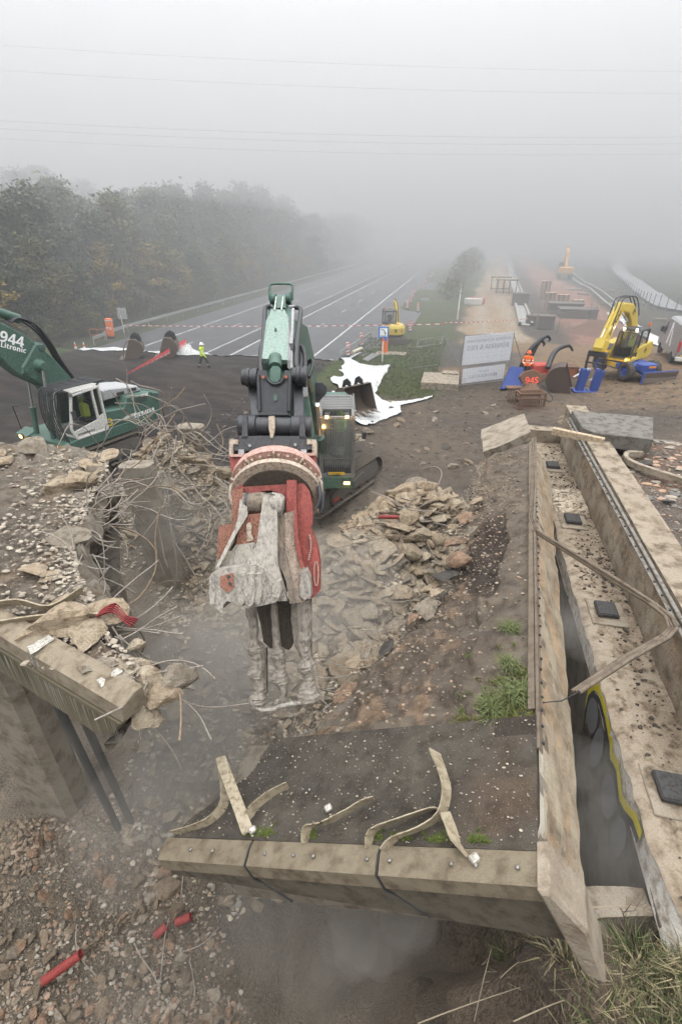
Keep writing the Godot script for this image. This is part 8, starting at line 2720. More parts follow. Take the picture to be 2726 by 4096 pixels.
func build_wheeled_excavator() -> void:
	var y0 := 1.0
	var fu := Vector3(-0.75, 0, 0.66).normalized()
	var o := thing("wheeled_excavator", "yellow and blue wheeled excavator with folded boom and dozer blade, on the right", "excavator", Vector3(18.55, 0, -33.75), facing(fu))
	# undercarriage in world directions, brought into the machine's frame
	var inv := o.transform.affine_inverse()
	var ch := inv * Transform3D(facing(Vector3(0.221, 0, 0.975)), Vector3(18.9, y0, -33.5))
	for s: float in [-1.0, 1.0]:
		for f: float in [-1.26, 1.26]:
			wheel(o, ch * Vector3(s * 0.98, 0.56, f), ch.basis.x, 0.57, 0.42, mats["blue"], 22)
	var mb := MB.new(); mb.t = ch
	mb.box(Vector3(0, 0.75, 0), Vector3(1.5, 0.45, 3.2), 0.05)
	mb.box(Vector3(0, 0.72, 0), Vector3(2.3, 0.4, 1.1), 0.05)
	mb.box(Vector3(-0.05, 0.85, 1.75), Vector3(1.1, 0.5, 0.7), 0.06)
	mb.lathe([Vector2(0, 0), Vector2(0.62, 0), Vector2(0.62, 0.22), Vector2(0, 0.22)], Vector3(0, 0.95, 0), Vector3.UP, 20)
	part("chassis", mb, mats["blue"], o)
	mb = MB.new(); mb.t = ch
	mb.box(Vector3(-1.16, 0.75, 0), Vector3(0.03, 0.30, 0.85), 0.01)
	part("tool_box", mb, mats["yellow"], o)
	mb = MB.new(); mb.t = ch
	mb.box(Vector3(0.1, 0.92, 2.12), Vector3(0.5, 0.12, 0.02), 0.005)
	part("number_plate", mb, M("plateorange", Color(0.7, 0.25, 0.03), 0.5), o)
	mb = MB.new(); mb.t = ch
	mb.prism([Vector2(0.0, 0.05), Vector2(0.16, 0.0), Vector2(0.10, 0.3), Vector2(0.16, 0.62), Vector2(0.10, 0.64), Vector2(0.02, 0.32)], 2.5, Transform3D(FORE, Vector3(0.55, 0.05, 2.35)), 0.01)
	part("dozer_blade", mb, M("bladesteel", Color(0.16, 0.13, 0.11), 0.6, noi["dirt"], 1.0, null, 0, 0.3), o)
	mb = MB.new(); mb.t = ch
	mb.bar(Vector3(-0.72, 0.70, 2.45), Vector3(1.82, 0.70, 2.45), 0.08, 0.06, 0.01)
	mb.box(Vector3(-0.7, 0.36, 2.43), Vector3(0.05, 0.66, 0.18), 0.01)
	mb.bar(Vector3(-0.4, 0.6, 1.6), Vector3(-0.4, 0.4, 2.4), 0.14, 0.14)
	mb.bar(Vector3(0.4, 0.6, 1.6), Vector3(0.4, 0.4, 2.4), 0.14, 0.14)
	part("blade_frame", mb, mats["blue"], o)
	# house
	mb = MB.new()
	side(mb, v2([1.10, 2.05, 1.10, 2.28, 0.30, 2.28, 0.30, 2.83, -0.4, 2.92, -1.6, 3.02, -2.0, 2.98, -2.15, 2.6, -2.05, 2.15, -1.7, 2.0]), 0.62, 1.06, 0.05)
	side(mb, v2([1.0, 2.0, 1.0, 2.1, -1.9, 2.1, -1.9, 2.0]), -1.0, 1.0, 0.02)
	part("body_panel", mb, mats["yellow"], o)
	mb = MB.new()
	side(mb, v2([1.05, 2.1, 1.05, 2.55, 0.6, 2.95, -0.6, 3.12, -1.9, 3.0, -2.1, 2.4, -1.9, 2.1]), -1.05, -0.35, 0.12)
	part("engine_cover", mb, mats["yellow"], o)
	mb = MB.new()
	mb.box(Vector3(-0.7, 2.78, 0.86), Vector3(0.6, 0.02, 0.5), 0.0, Basis(Vector3.RIGHT, 0.72))
	part("cover_grille", mb, mats["cage"], o)
	mb = MB.new()
	side(mb, v2([0.2, 2.1, 0.2, 2.7, -1.9, 2.9, -1.9, 2.1]), -0.36, 0.66, 0.05)
	part("house_core", mb, mats["cage"], o)
	# cab
	mb = MB.new()
	var bars := [[0.30, 2.2, 1.05, 2.25], [1.05, 2.25, 1.0, 2.9], [1.0, 2.9, 0.78, 3.75], [0.78, 3.75, 0.4, 3.88], [0.4, 3.88, -0.95, 3.86], [-0.95, 3.86, -1.0, 2.9], [0.28, 2.25, 0.2, 3.86]]
	for l: float in [-0.15, 0.98]:
		for b in bars: mb.bar(Vector3(l, b[1], b[0]), Vector3(l, b[3], b[2]), 0.07, 0.09, 0.015, Vector3.RIGHT)
	for q in [[2.24, 1.03], [3.78, 0.76], [3.87, -0.95]]: mb.bar(Vector3(-0.15, q[0], q[1]), Vector3(0.98, q[0], q[1]), 0.08, 0.08, 0.02)
	mb.box(Vector3(0.42, 3.89, -0.25), Vector3(1.15, 0.08, 1.35), 0.04)
	part("cab", mb, mats["cage"], o)
	mb = MB.new()
	side(mb, v2([0.32, 2.25, 1.0, 2.3, 0.96, 2.9, 0.74, 3.72, 0.4, 3.83, -0.92, 3.8, -0.96, 2.95, 0.28, 2.8]), -0.12, 0.95, 0.0)
	part("cab_glass", mb, mats["tintglass"], o)
	mb = MB.new()
	mb.box(Vector3(0.42, 2.75, -0.35), Vector3(0.5, 0.9, 0.14), 0.04)
	mb.box(Vector3(0.42, 2.5, 0.0), Vector3(0.5, 0.14, 0.5), 0.04)
	part("seat", mb, mats["inside"], o)
	mb = MB.new()
	mb.box(Vector3(0.42, 3.0, -0.1), Vector3(0.46, 0.55, 0.3), 0.1)
	mb.ball(Vector3(0.42, 3.42, -0.08), Vector3(0.1, 0.13, 0.11))
	part("operator", mb, M("vestyellow", Color(0.42, 0.50, 0.08), 0.8), o)
	for q in [[0.05, 3.95, 0.72], [0.82, 3.95, 0.72]]: lamp(o, Vector3(q[0], q[1], q[2]), Vector3(0, -0.1, 1), Vector3(0.14, 0.14, 0.05), "lamp_white", 0.4)
	for q in [[0.78, 2.18, 1.12], [-0.7, 2.3, 1.08]]: lamp(o, Vector3(q[0], q[1], q[2]), Vector3(0, -0.1, 1), Vector3(0.09, 0.09, 0.05), "lamp_warm", 0.25)
	mb = MB.new()
	mb.cyl(Vector3(0.9, 3.85, -0.95), Vector3(0.9, 4.05, -0.95), 0.02)
	mb.cyl(Vector3(0.9, 4.05, -0.95), Vector3(0.9, 4.22, -0.95), 0.08, 0.07, 12)
	part("beacon_light", mb, mats["orange"], o)
	# boom: up from the far side, over the top, arm down in front
	mb = MB.new()
	side(mb, v2([-1.2, 2.9, -2.1, 3.3, -2.25, 3.75, -1.5, 4.75, -0.55, 5.3, 1.0, 5.48, 1.35, 5.25, 1.0, 5.0, -0.1, 4.78, -0.75, 4.3, -1.25, 3.75, -0.7, 3.1]), -0.62, -0.22, 0.05)
	part("boom", mb, mats["yellow"], o)
	mb = MB.new()
	side(mb, v2([1.25, 5.52, 0.75, 5.2, 0.95, 4.85, 1.85, 3.35, 2.05, 3.25, 2.7, 3.42, 2.65, 3.6, 1.75, 5.1]), -0.6, -0.24, 0.04)
	part("arm", mb, mats["yellow"], o)
	mb = MB.new()
	side(mb, v2([1.95, 3.3, 2.75, 3.5, 2.95, 3.0, 2.9, 2.75, 2.3, 2.7, 2.05, 2.9]), -0.72, -0.14, 0.04)
	part("arm_head", mb, mats["yellow"], o)
	hydraulic(o, Vector3(-0.42, 4.1, -0.9), Vector3(-0.42, 4.85, 0.7), 0.07, mats["lightgrey"], 0.5)
	hydraulic(o, Vector3(-0.42, 5.0, 1.9), Vector3(-0.42, 3.55, 2.8), 0.06, mats["yellow"], 0.6)
	hydraulic(o, Vector3(-0.42, 3.2, -0.1), Vector3(-0.42, 4.4, -0.5), 0.09, mats["yellow"], 0.5)
	for k in 3:
		mb = MB.new()
		var l := -0.2 - k * 0.22
		mb.tube(curve([Vector3(l, 4.5, -1.75), Vector3(l, 5.2, -1.2), Vector3(l, 5.72, -0.4), Vector3(l, 5.78, 0.7), Vector3(l, 5.68, 1.5), Vector3(l, 5.1, 1.75), Vector3(l, 4.2, 2.05)], 4), 0.035, 6)
		part("hose", mb, mats["hose"], o)
	var bq := Basis(Vector3(0, 0.84, 0.0) + Vector3(0, 0, -0.54), Vector3(0, 0.54, 0.84) * -1.0, Vector3.RIGHT)
	text(o, "lettering", "MECALAC", 0.26, mats["black_ink"], Transform3D(Basis(Vector3(0, 0.84, -0.54), Vector3(0, 0.54, 0.84) , Vector3.RIGHT), Vector3(-0.23, 4.35, 1.66)))
	for q in [[-0.215, 4.75, -0.85, 0.5], [1.065, 2.52, -0.95, 0.42]]:
		mb = MB.new()
		mb.box(Vector3(q[0], q[1], q[2]), Vector3(0.012, q[3] * 0.72, q[3] * 0.72), 0.0, Basis(Vector3.RIGHT, PI / 4))
		part("diamond_emblem", mb, mats["cage"], o)
		text(o, "lettering", "B", q[3] * 0.55, mats["yellow"], Transform3D(Basis(Vector3(0, 0, -1), Vector3.UP, Vector3.RIGHT), Vector3(q[0] + 0.008, q[1] - q[3] * 0.2, q[2])))
	# fork carriage hanging from the arm
	mb = MB.new()
	mb.box(Vector3(-0.42, 2.55, 2.65), Vector3(1.2, 0.35, 0.3), 0.03)
	for l: float in [-0.95, 0.1]: mb.box(Vector3(l, 2.0, 2.75), Vector3(0.14, 1.1, 0.12), 0.02)
	mb.box(Vector3(-0.42, 2.0, 2.75), Vector3(1.3, 0.1, 0.1), 0.02)
	part("fork_carriage", mb, mats["darksteel"], o)
	for l: float in [-0.95, 0.1]:
		mb = MB.new()
		mb.bar(Vector3(l, 1.42, 2.75), Vector3(l, 1.25, 4.2), 0.14, 0.06, 0.01)
		part("fork_tine", mb, mats["lightgrey"], o)

func build_van() -> void:
	var f := Vector3(0.32, 0, -0.946)
	var p := Vector3(23.45, 0, -36.2)
	p.y = ground(p.x, p.z)
	var o := thing("van", "silver high roofed van parked at the right edge, seen from behind", "van", p, facing(f))
	# local: x left, z forward; rear axle at the origin
	var X := Vector3(0, 0, 0)
	var silver := M("silver", Color(0.36, 0.37, 0.385), 0.35, noi["dirt"], 0.4, null, 0, 0.35, null, 1, false, false)
	var mb := MB.new()
	side(mb, v2([-1.05, 0.45, -1.12, 0.9, -1.02, 2.5, -0.85, 2.72, 2.9, 2.78, 3.5, 2.55, 4.25, 1.75, 4.7, 1.45, 4.85, 1.0, 4.8, 0.45, 4.2, 0.4, 3.2, 0.4, 0.6, 0.4, -0.5, 0.4]), -1.93, 0.03, 0.14)
	part("body", mb, silver, o)
	for z: float in [0.0, 3.66]:
		mb = MB.new()
		mb.lathe([Vector2(0.0, 0.0), Vector2(0.42, 0.0), Vector2(0.42, 0.02), Vector2(0.0, 0.02)], Vector3(0.02, 0.38, z), Vector3.RIGHT, 22)
		part("wheel_arch", mb, mats["inside"], o)
		wheel(o, Vector3(-0.08, 0.36, z), Vector3.RIGHT, 0.36, 0.24, mats["lightgrey"])
		wheel(o, Vector3(-1.82, 0.36, z), Vector3.RIGHT, 0.36, 0.24, mats["lightgrey"])
	mb = MB.new()
	side(mb, v2([2.95, 1.45, 3.85, 1.5, 3.55, 2.05, 3.2, 2.35, 2.95, 2.35]), 0.03, 0.04, 0.0)
	part("door_window", mb, mats["tintglass"], o)
	mb = MB.new()
	side(mb, v2([0.55, 1.15, 2.6, 1.2, 2.6, 2.3, 0.6, 2.3]), 0.028, 0.036, 0.0)
	part("side_panel", mb, mats["silver"], o)
	# white tower logo on the side
	mb = MB.new()
	side(mb, v2([0.9, 1.0, 1.2, 1.0, 1.35, 1.6, 1.55, 2.35, 1.72, 1.6, 1.9, 1.0, 2.2, 1.0, 1.75, 2.5, 1.55, 2.55, 1.2, 1.8]), 0.037, 0.044, 0.0)
	part("white_logo", mb, mats["white_ink"], o)
	mb = MB.new()
	mb.box(Vector3(0.14, 1.75, 3.9), Vector3(0.2, 0.38, 0.2), 0.04)
	part("mirror", mb, mats["cage"], o)
	mb = MB.new()
	mb.box(Vector3(-0.06, 1.3, -1.11), Vector3(0.16, 0.7, 0.08), 0.02)
	part("tail_light", mb, M("taillight", Color(0.45, 0.03, 0.03), 0.3), o)
	mb = MB.new()
	mb.box(Vector3(-0.95, 0.5, -1.14), Vector3(1.9, 0.28, 0.16), 0.04)
	part("bumper", mb, mats["white"], o)
	for x: float in [-0.52, -1.4]:
		mb = MB.new()
		mb.box(Vector3(x, 1.95, -1.075), Vector3(0.66, 0.7, 0.02), 0.005)
		part("rear_window", mb, mats["tintglass"], o)
	mb = MB.new()
	mb.box(Vector3(-0.55, 0.72, -1.12), Vector3(0.5, 0.12, 0.02), 0.005)
	part("number_plate", mb, mats["plateyellow"], o)
	mb = MB.new()
	mb.box(Vector3(-0.95, 1.5, -1.09), Vector3(0.02, 2.0, 0.03))
	part("door_seam", mb, mats["cage"], o)

func build_mini_excavator() -> void:
	var o := thing("mini_excavator", "small yellow tracked excavator seen from behind on the edge of the motorway", "excavator", gp(-6.0, 50.2), yaw(180 + 6))
	# local z forward (away from us), x left as the driver sees it
	var T := Transform3D()
	crawler(o, T, 0.85, 0.4, 2.5, 0.62)
	crawler(o, T, -0.85, 0.4, 2.5, 0.62)
	var mb := MB.new()
	mb.box(Vector3(0, 0.5, 0), Vector3(1.3, 0.3, 1.6), 0.03)
	part("chassis", mb, mats["trackframe"], o)
	mb = MB.new()
	mb.box(Vector3(0, 0.32, -1.55), Vector3(2.2, 0.5, 0.1), 0.03)
	part("dozer_blade", mb, mats["trackframe"], o)
	mb = MB.new()
	mb.lathe([Vector2(0.0, 0.75), Vector2(0.95, 0.75), Vector2(1.08, 0.85), Vector2(1.1, 1.4), Vector2(1.0, 1.62), Vector2(0.7, 1.75), Vector2(0, 1.78)], Vector3(0, 0, -0.1), Vector3.UP, 26)
	part("counterweight", mb, mats["yellow"], o)
	mb = MB.new()
	for x: float in [-0.12, 0.95]:
		for z: float in [-0.55, 0.75]: mb.bar(Vector3(x, 1.6, z), Vector3(x, 2.85, z), 0.09, 0.09, 0.02)
	mb.box(Vector3(0.42, 2.87, 0.1), Vector3(1.2, 0.1, 1.5), 0.04)
	mb.box(Vector3(0.42, 1.7, 0.1), Vector3(1.1, 0.3, 1.4), 0.04)
	part("cab", mb, mats["cage"], o)
	mb = MB.new()
	mb.box(Vector3(0.42, 2.25, 0.1), Vector3(1.04, 1.1, 1.28))
	part("cab_glass", mb, mats["glass"], o)
	mb = MB.new()
	mb.box(Vector3(0.42, 2.15, 0.0), Vector3(0.5, 0.75, 0.15), 0.05)
	part("seat", mb, mats["inside"], o)
	mb = MB.new()
	side(mb, v2([0.7, 1.4, 1.0, 1.3, 1.6, 2.6, 2.4, 3.2, 3.1, 3.1, 3.15, 3.3, 2.4, 3.5, 1.4, 2.95]), -0.75, -0.5, 0.02)
	part("boom", mb, mats["yellow"], o)
	mb = MB.new()
	side(mb, v2([2.9, 3.35, 3.2, 3.4, 3.0, 1.5, 2.85, 1.5]), -0.72, -0.53, 0.02)
	part("stick", mb, mats["yellow"], o)
	mb = MB.new()
	mb.tube(curve([Vector3(-0.6, 1.6, 0.7), Vector3(-0.62, 2.9, 1.2), Vector3(-0.6, 3.55, 2.2), Vector3(-0.6, 3.5, 3.0)], 4), 0.05, 6)
	part("hose", mb, mats["hose"], o)
	mb = MB.new()
	mb.box(Vector3(-0.2, 1.22, -1.2), Vector3(0.02, 0.02, 0.02))
	text(o, "emblem", "B", 0.3, mats["black_ink"], Transform3D(Basis(Vector3(-1, 0, 0), Vector3.UP, Vector3(0, 0, -1)), Vector3(0.0, 1.2, -1.2)))
	mb = MB.new()
	mb.box(Vector3(-0.6, 1.15, -1.0), Vector3(0.12, 0.12, 0.1), 0.03)
	part("tail_light", mb, M("taillight", Color(0.45, 0.03, 0.03), 0.3), o)
	mb = MB.new()
	mb.cyl(Vector3(0.85, 2.92, 0.6), Vector3(0.85, 3.12, 0.6), 0.07, 0.06, 10)
	part("beacon_light", mb, mats["orange"], o)

func build_far_excavator() -> void:
	var o := thing("tracked_excavator", "orange yellow tracked excavator far off in the fog on the red track", "excavator", gp(22.9, 135.0), yaw(165))
	var oy := M("farorange", Color(0.60, 0.30, 0.04), 0.5)
	var T := Transform3D()
	crawler(o, T, 1.3, 0.6, 4.2, 1.0)
	crawler(o, T, -1.3, 0.6, 4.2, 1.0)
	var mb := MB.new()
	mb.box(Vector3(0, 1.9, -0.6), Vector3(2.9, 1.3, 3.6), 0.15)
	part("house", mb, oy, o)
	mb = MB.new()
	mb.box(Vector3(0.95, 2.6, 1.2), Vector3(1.0, 1.6, 1.6), 0.1)
	part("cab", mb, mats["cage"], o)
	mb = MB.new()
	side(mb, v2([0.4, 2.0, 1.2, 1.9, 2.4, 4.6, 3.6, 5.9, 3.4, 6.5, 2.0, 5.5]), -0.35, 0.3, 0.05)
	part("boom", mb, oy, o)
	mb = MB.new()
	side(mb, v2([3.1, 6.6, 3.7, 6.5, 4.6, 3.2, 4.2, 3.1]), -0.3, 0.25, 0.05)
	part("stick", mb, oy, o)
	mb = MB.new()
	side(mb, v2([4.2, 3.2, 4.7, 3.2, 4.6, 2.0, 3.6, 2.1, 3.8, 2.9]), -0.6, 0.55, 0.05)
	part("bucket", mb, mats["cage"], o)

# ---- workers: one surface each, meshed from a field of joined capsules ------------------
func person(o: Node3D, bones: Array, lo: Vector3, hi: Vector3, cell: float, colour: Callable) -> void:
	var n := Vector3i(((hi - lo) / cell).ceil())
	var f := PackedFloat32Array()
	f.resize((n.x + 1) * (n.y + 1) * (n.z + 1))
	f.fill(1.0)
	var sx := 1; var sy := n.x + 1; var sz := (n.x + 1) * (n.y + 1)
	for b in bones:
		var a: Vector3 = b[0]; var c: Vector3 = b[1]; var ra: float = b[2]; var rb: float = b[3]
		var m := maxf(ra, rb) + 0.06
		var p0 := ((Vector3(minf(a.x, c.x), minf(a.y, c.y), minf(a.z, c.z)) - Vector3.ONE * m - lo) / cell).floor().clamp(Vector3.ZERO, Vector3(n))
		var p1 := ((Vector3(maxf(a.x, c.x), maxf(a.y, c.y), maxf(a.z, c.z)) + Vector3.ONE * m - lo) / cell).ceil().clamp(Vector3.ZERO, Vector3(n))
		var ac := c - a
		var l2 := maxf(ac.length_squared(), 1e-6)
		for k in range(int(p0.z), int(p1.z) + 1):
			for j in range(int(p0.y), int(p1.y) + 1):
				for i in range(int(p0.x), int(p1.x) + 1):
					var p := lo + Vector3(i, j, k) * cell
					var h := clampf((p - a).dot(ac) / l2, 0.0, 1.0)
					var d := p.distance_to(a + ac * h) - lerpf(ra, rb, h)
					var ix := i + j * sy + k * sz
					var e := f[ix]
					var w := maxf(0.03 - absf(d - e), 0.0) / 0.03
					f[ix] = minf(d, e) - w * w * 0.03 * 0.25
	var vid := {}
	var V := PackedVector3Array()
	var C := PackedColorArray()
	var corner := [0, sx, sy, sx + sy, sz, sx + sz, sy + sz, sx + sy + sz]
	for k in n.z:
		for j in n.y:
			for i in n.x:
				var ix := i + j * sy + k * sz
				var s := 0
				for q in 8:
					if f[ix + corner[q]] < 0.0: s += 1
				if s == 0 or s == 8: continue
				var sum := Vector3.ZERO; var cnt := 0
				for e in [[0, 1], [2, 3], [4, 5], [6, 7], [0, 2], [1, 3], [4, 6], [5, 7], [0, 4], [1, 5], [2, 6], [3, 7]]:
					var d0 := f[ix + corner[e[0]]]; var d1 := f[ix + corner[e[1]]]
					if (d0 < 0.0) != (d1 < 0.0):
						var t := d0 / (d0 - d1)
						var A := Vector3(e[0] & 1, (e[0] >> 1) & 1, e[0] >> 2); var B := Vector3(e[1] & 1, (e[1] >> 1) & 1, e[1] >> 2)
						sum += A.lerp(B, t); cnt += 1
				vid[ix] = V.size()
				var p := lo + (Vector3(i, j, k) + sum / cnt) * cell
				V.append(p)
				C.append(colour.call(p))
	var I := PackedInt32Array()
	for ix in vid:
		var k: int = ix / sz; var j: int = (ix % sz) / sy; var i: int = ix % sy
		for ax in 3:
			var st: int = [sx, sy, sz][ax]; var u: int = [sy, sz, sx][ax]; var w: int = [sz, sx, sy][ax]
			if [j, k, i][ax] == 0 or [k, i, j][ax] == 0: continue
			if (f[ix] < 0.0) != (f[ix + st] < 0.0):
				var q := [ix, ix - u, ix - u - w, ix - w]
				if not (vid.has(q[1]) and vid.has(q[2]) and vid.has(q[3])): continue
				var a: int = vid[q[0]]; var b: int = vid[q[1]]; var c: int = vid[q[2]]; var d: int = vid[q[3]]
				if f[ix] < 0.0: I.append_array([a, c, b, a, d, c])
				else: I.append_array([a, b, c, a, c, d])
	var N := PackedVector3Array()
	N.resize(V.size())
	for t in range(0, I.size(), 3):
		var g := (V[I[t + 2]] - V[I[t]]).cross(V[I[t + 1]] - V[I[t]])
		for q in 3: N[I[t + q]] += g
	for i in N.size(): N[i] = N[i].normalized()
	var arr := []
	arr.resize(Mesh.ARRAY_MAX)
	arr[Mesh.ARRAY_VERTEX] = V; arr[Mesh.ARRAY_NORMAL] = N; arr[Mesh.ARRAY_COLOR] = C; arr[Mesh.ARRAY_INDEX] = I
	var m := ArrayMesh.new()
	m.add_surface_from_arrays(Mesh.PRIMITIVE_TRIANGLES, arr)
	part("body", m, M("clothes", Color(1, 1, 1), 0.85, null, 1, null, 1, 0, null, 1, true), o)

func worker(label: String, at: Vector3, turn: float, pose: String, jacket: Color, legs: Color, helmet: Color) -> void:
	var o := thing("person", label, "person", at, yaw(turn))
	# z forward, x left
	var step := 0.34 if pose == "walk" else 0.04
	var hip := Vector3(0, 0.93, 0); var neck := Vector3(0, 1.46, 0.02); var head := Vector3(0, 1.63, 0.05 if pose != "busy" else 0.09)
	var b := [[hip + Vector3(0, 0.02, 0), Vector3(0, 1.18, 0), 0.155, 0.155], [Vector3(0, 1.18, 0), Vector3(0, 1.36, 0), 0.16, 0.165], [Vector3(-0.17, 1.40, 0), Vector3(0.17, 1.40, 0), 0.085, 0.085], [neck, head, 0.06, 0.06], [head, head + Vector3(0, 0.06, -0.01), 0.098, 0.10], [head + Vector3(0, -0.05, 0.05), head + Vector3(0, -0.06, 0.07), 0.06, 0.05], [head + Vector3(0, 0.0, 0.10), head + Vector3(0, -0.02, 0.115), 0.02, 0.016]]
	for s: float in [-1.0, 1.0]:
		var fz := s * step
		var knee := Vector3(s * 0.11, 0.5, fz * 0.5 + 0.05); var foot := Vector3(s * 0.12, 0.09, fz - 0.02)
		b.append([Vector3(s * 0.10, 0.90, 0), knee, 0.098, 0.075]); b.append([knee, foot, 0.072, 0.06]); b.append([foot + Vector3(0, -0.03, -0.02), foot + Vector3(s * 0.02, -0.04, 0.17), 0.055, 0.045])
		var sh := Vector3(s * 0.22, 1.39, 0)
		var el := sh + (Vector3(s * 0.05, -0.28, -fz * 0.35) if pose == "walk" else Vector3(s * 0.08, -0.27, 0.06))
		var hand := el + (Vector3(s * 0.0, -0.22, 0.12 - fz * 0.25) if pose == "walk" else Vector3(-s * 0.15, 0.02 if pose == "busy" else -0.12, 0.22))
		b.append([sh, el, 0.068, 0.056]); b.append([el, hand, 0.055, 0.042])
		var dir := (hand - el).normalized()
		b.append([hand, hand + dir * 0.07, 0.038, 0.034])
		for k in 4: b.append([hand + dir * 0.06 + Vector3(0, 0, (k - 1.5) * 0.018), hand + dir * (0.13 - 0.012 * absf(k - 1.4)) + Vector3(-s * 0.02, -0.01, (k - 1.5) * 0.018), 0.010, 0.009])
		b.append([hand + dir * 0.01 + Vector3(0, 0, 0.03), hand + dir * 0.06 + Vector3(-s * 0.01, 0, 0.06), 0.012, 0.010])
	var skin := Color(0.45, 0.28, 0.20)
	person(o, b, Vector3(-0.5, -0.02, -0.6), Vector3(0.5, 1.84, 0.6), 0.024, func(p: Vector3) -> Color:
		if p.y > 1.50: return skin if p.z > 0.0 or p.y < 1.62 else Color(0.06, 0.045, 0.035)
		if p.y < 0.10: return Color(0.04, 0.035, 0.03)
		var arm := absf(p.x) > 0.24
		if p.y > 0.86 or (arm and p.y > 0.6):
			if absf(p.y - 1.08) < 0.028 or absf(p.y - 1.22) < 0.026: return Color(0.62, 0.63, 0.62)
			return jacket
		if absf(p.y - 0.24) < 0.03: return Color(0.6, 0.6, 0.6)
		return legs)
	var mb := MB.new()
	mb.lathe([Vector2(0.16, -0.01), Vector2(0.125, 0.0), Vector2(0.122, 0.05), Vector2(0.10, 0.10), Vector2(0.05, 0.132), Vector2(0.0, 0.138)], head + Vector3(0, 0.045, -0.01), Vector3(0, 1, 0.06), 18)
	mb.box(head + Vector3(0, 0.05, 0.15), Vector3(0.17, 0.012, 0.09), 0.005)
	part("helmet", mb, M("helmet" + str(helmet.g > 0.4), helmet, 0.4), o)

func build_workers() -> void:
	var hv := Color(0.55, 0.72, 0.03)
	worker("worker in a yellow jacket, dark trousers and white helmet walking on the earth bed", gp(-17.85, 33.9), 80.0, "walk", hv, Color(0.022, 0.034, 0.03), Color(0.78, 0.78, 0.76))
	worker("worker in yellow with white helmet standing behind the banner fence", gp(2.9, 45.2), 190.0, "busy", hv, Color(0.50, 0.66, 0.03), Color(0.78, 0.78, 0.76))
	worker("worker in an orange jacket and orange helmet bending among the attachments", gp(4.55, 33.6, 0.75), -20.0, "stand", Color(0.85, 0.17, 0.03), Color(0.03, 0.03, 0.04), Color(0.8, 0.14, 0.03))

# ---- grass, moss and twigs ----------------------------------------------------------------
func blade(sd: int, n: int, l: float, spread: float) -> ArrayMesh:
	# a tuft of arching blades
	var r := RandomNumberGenerator.new()
	r.seed = sd
	var mb := MB.new()
	for i in n:
		var a := r.randf() * TAU
		var d := Vector3(cos(a), 0, sin(a))
		var p := d * r.randf() * spread * 0.3
		var h := l * r.randf_range(0.5, 1.1)
		var w := Vector3(-d.z, 0, d.x) * 0.0045
		var q := p + d * spread * 0.35 + Vector3(0, h * 0.7, 0)
		var e := p + d * spread * r.randf_range(0.7, 1.2) + Vector3(0, h * r.randf_range(0.5, 1.0), 0)
		mb.col = Color(1, 1, 1) * r.randf_range(0.7, 1.2)
		mb.quad(p - w, p + w, q + w * 0.8, q - w * 0.8)
		mb.tri(q - w * 0.8, q + w * 0.8, e)
	return mb.done()

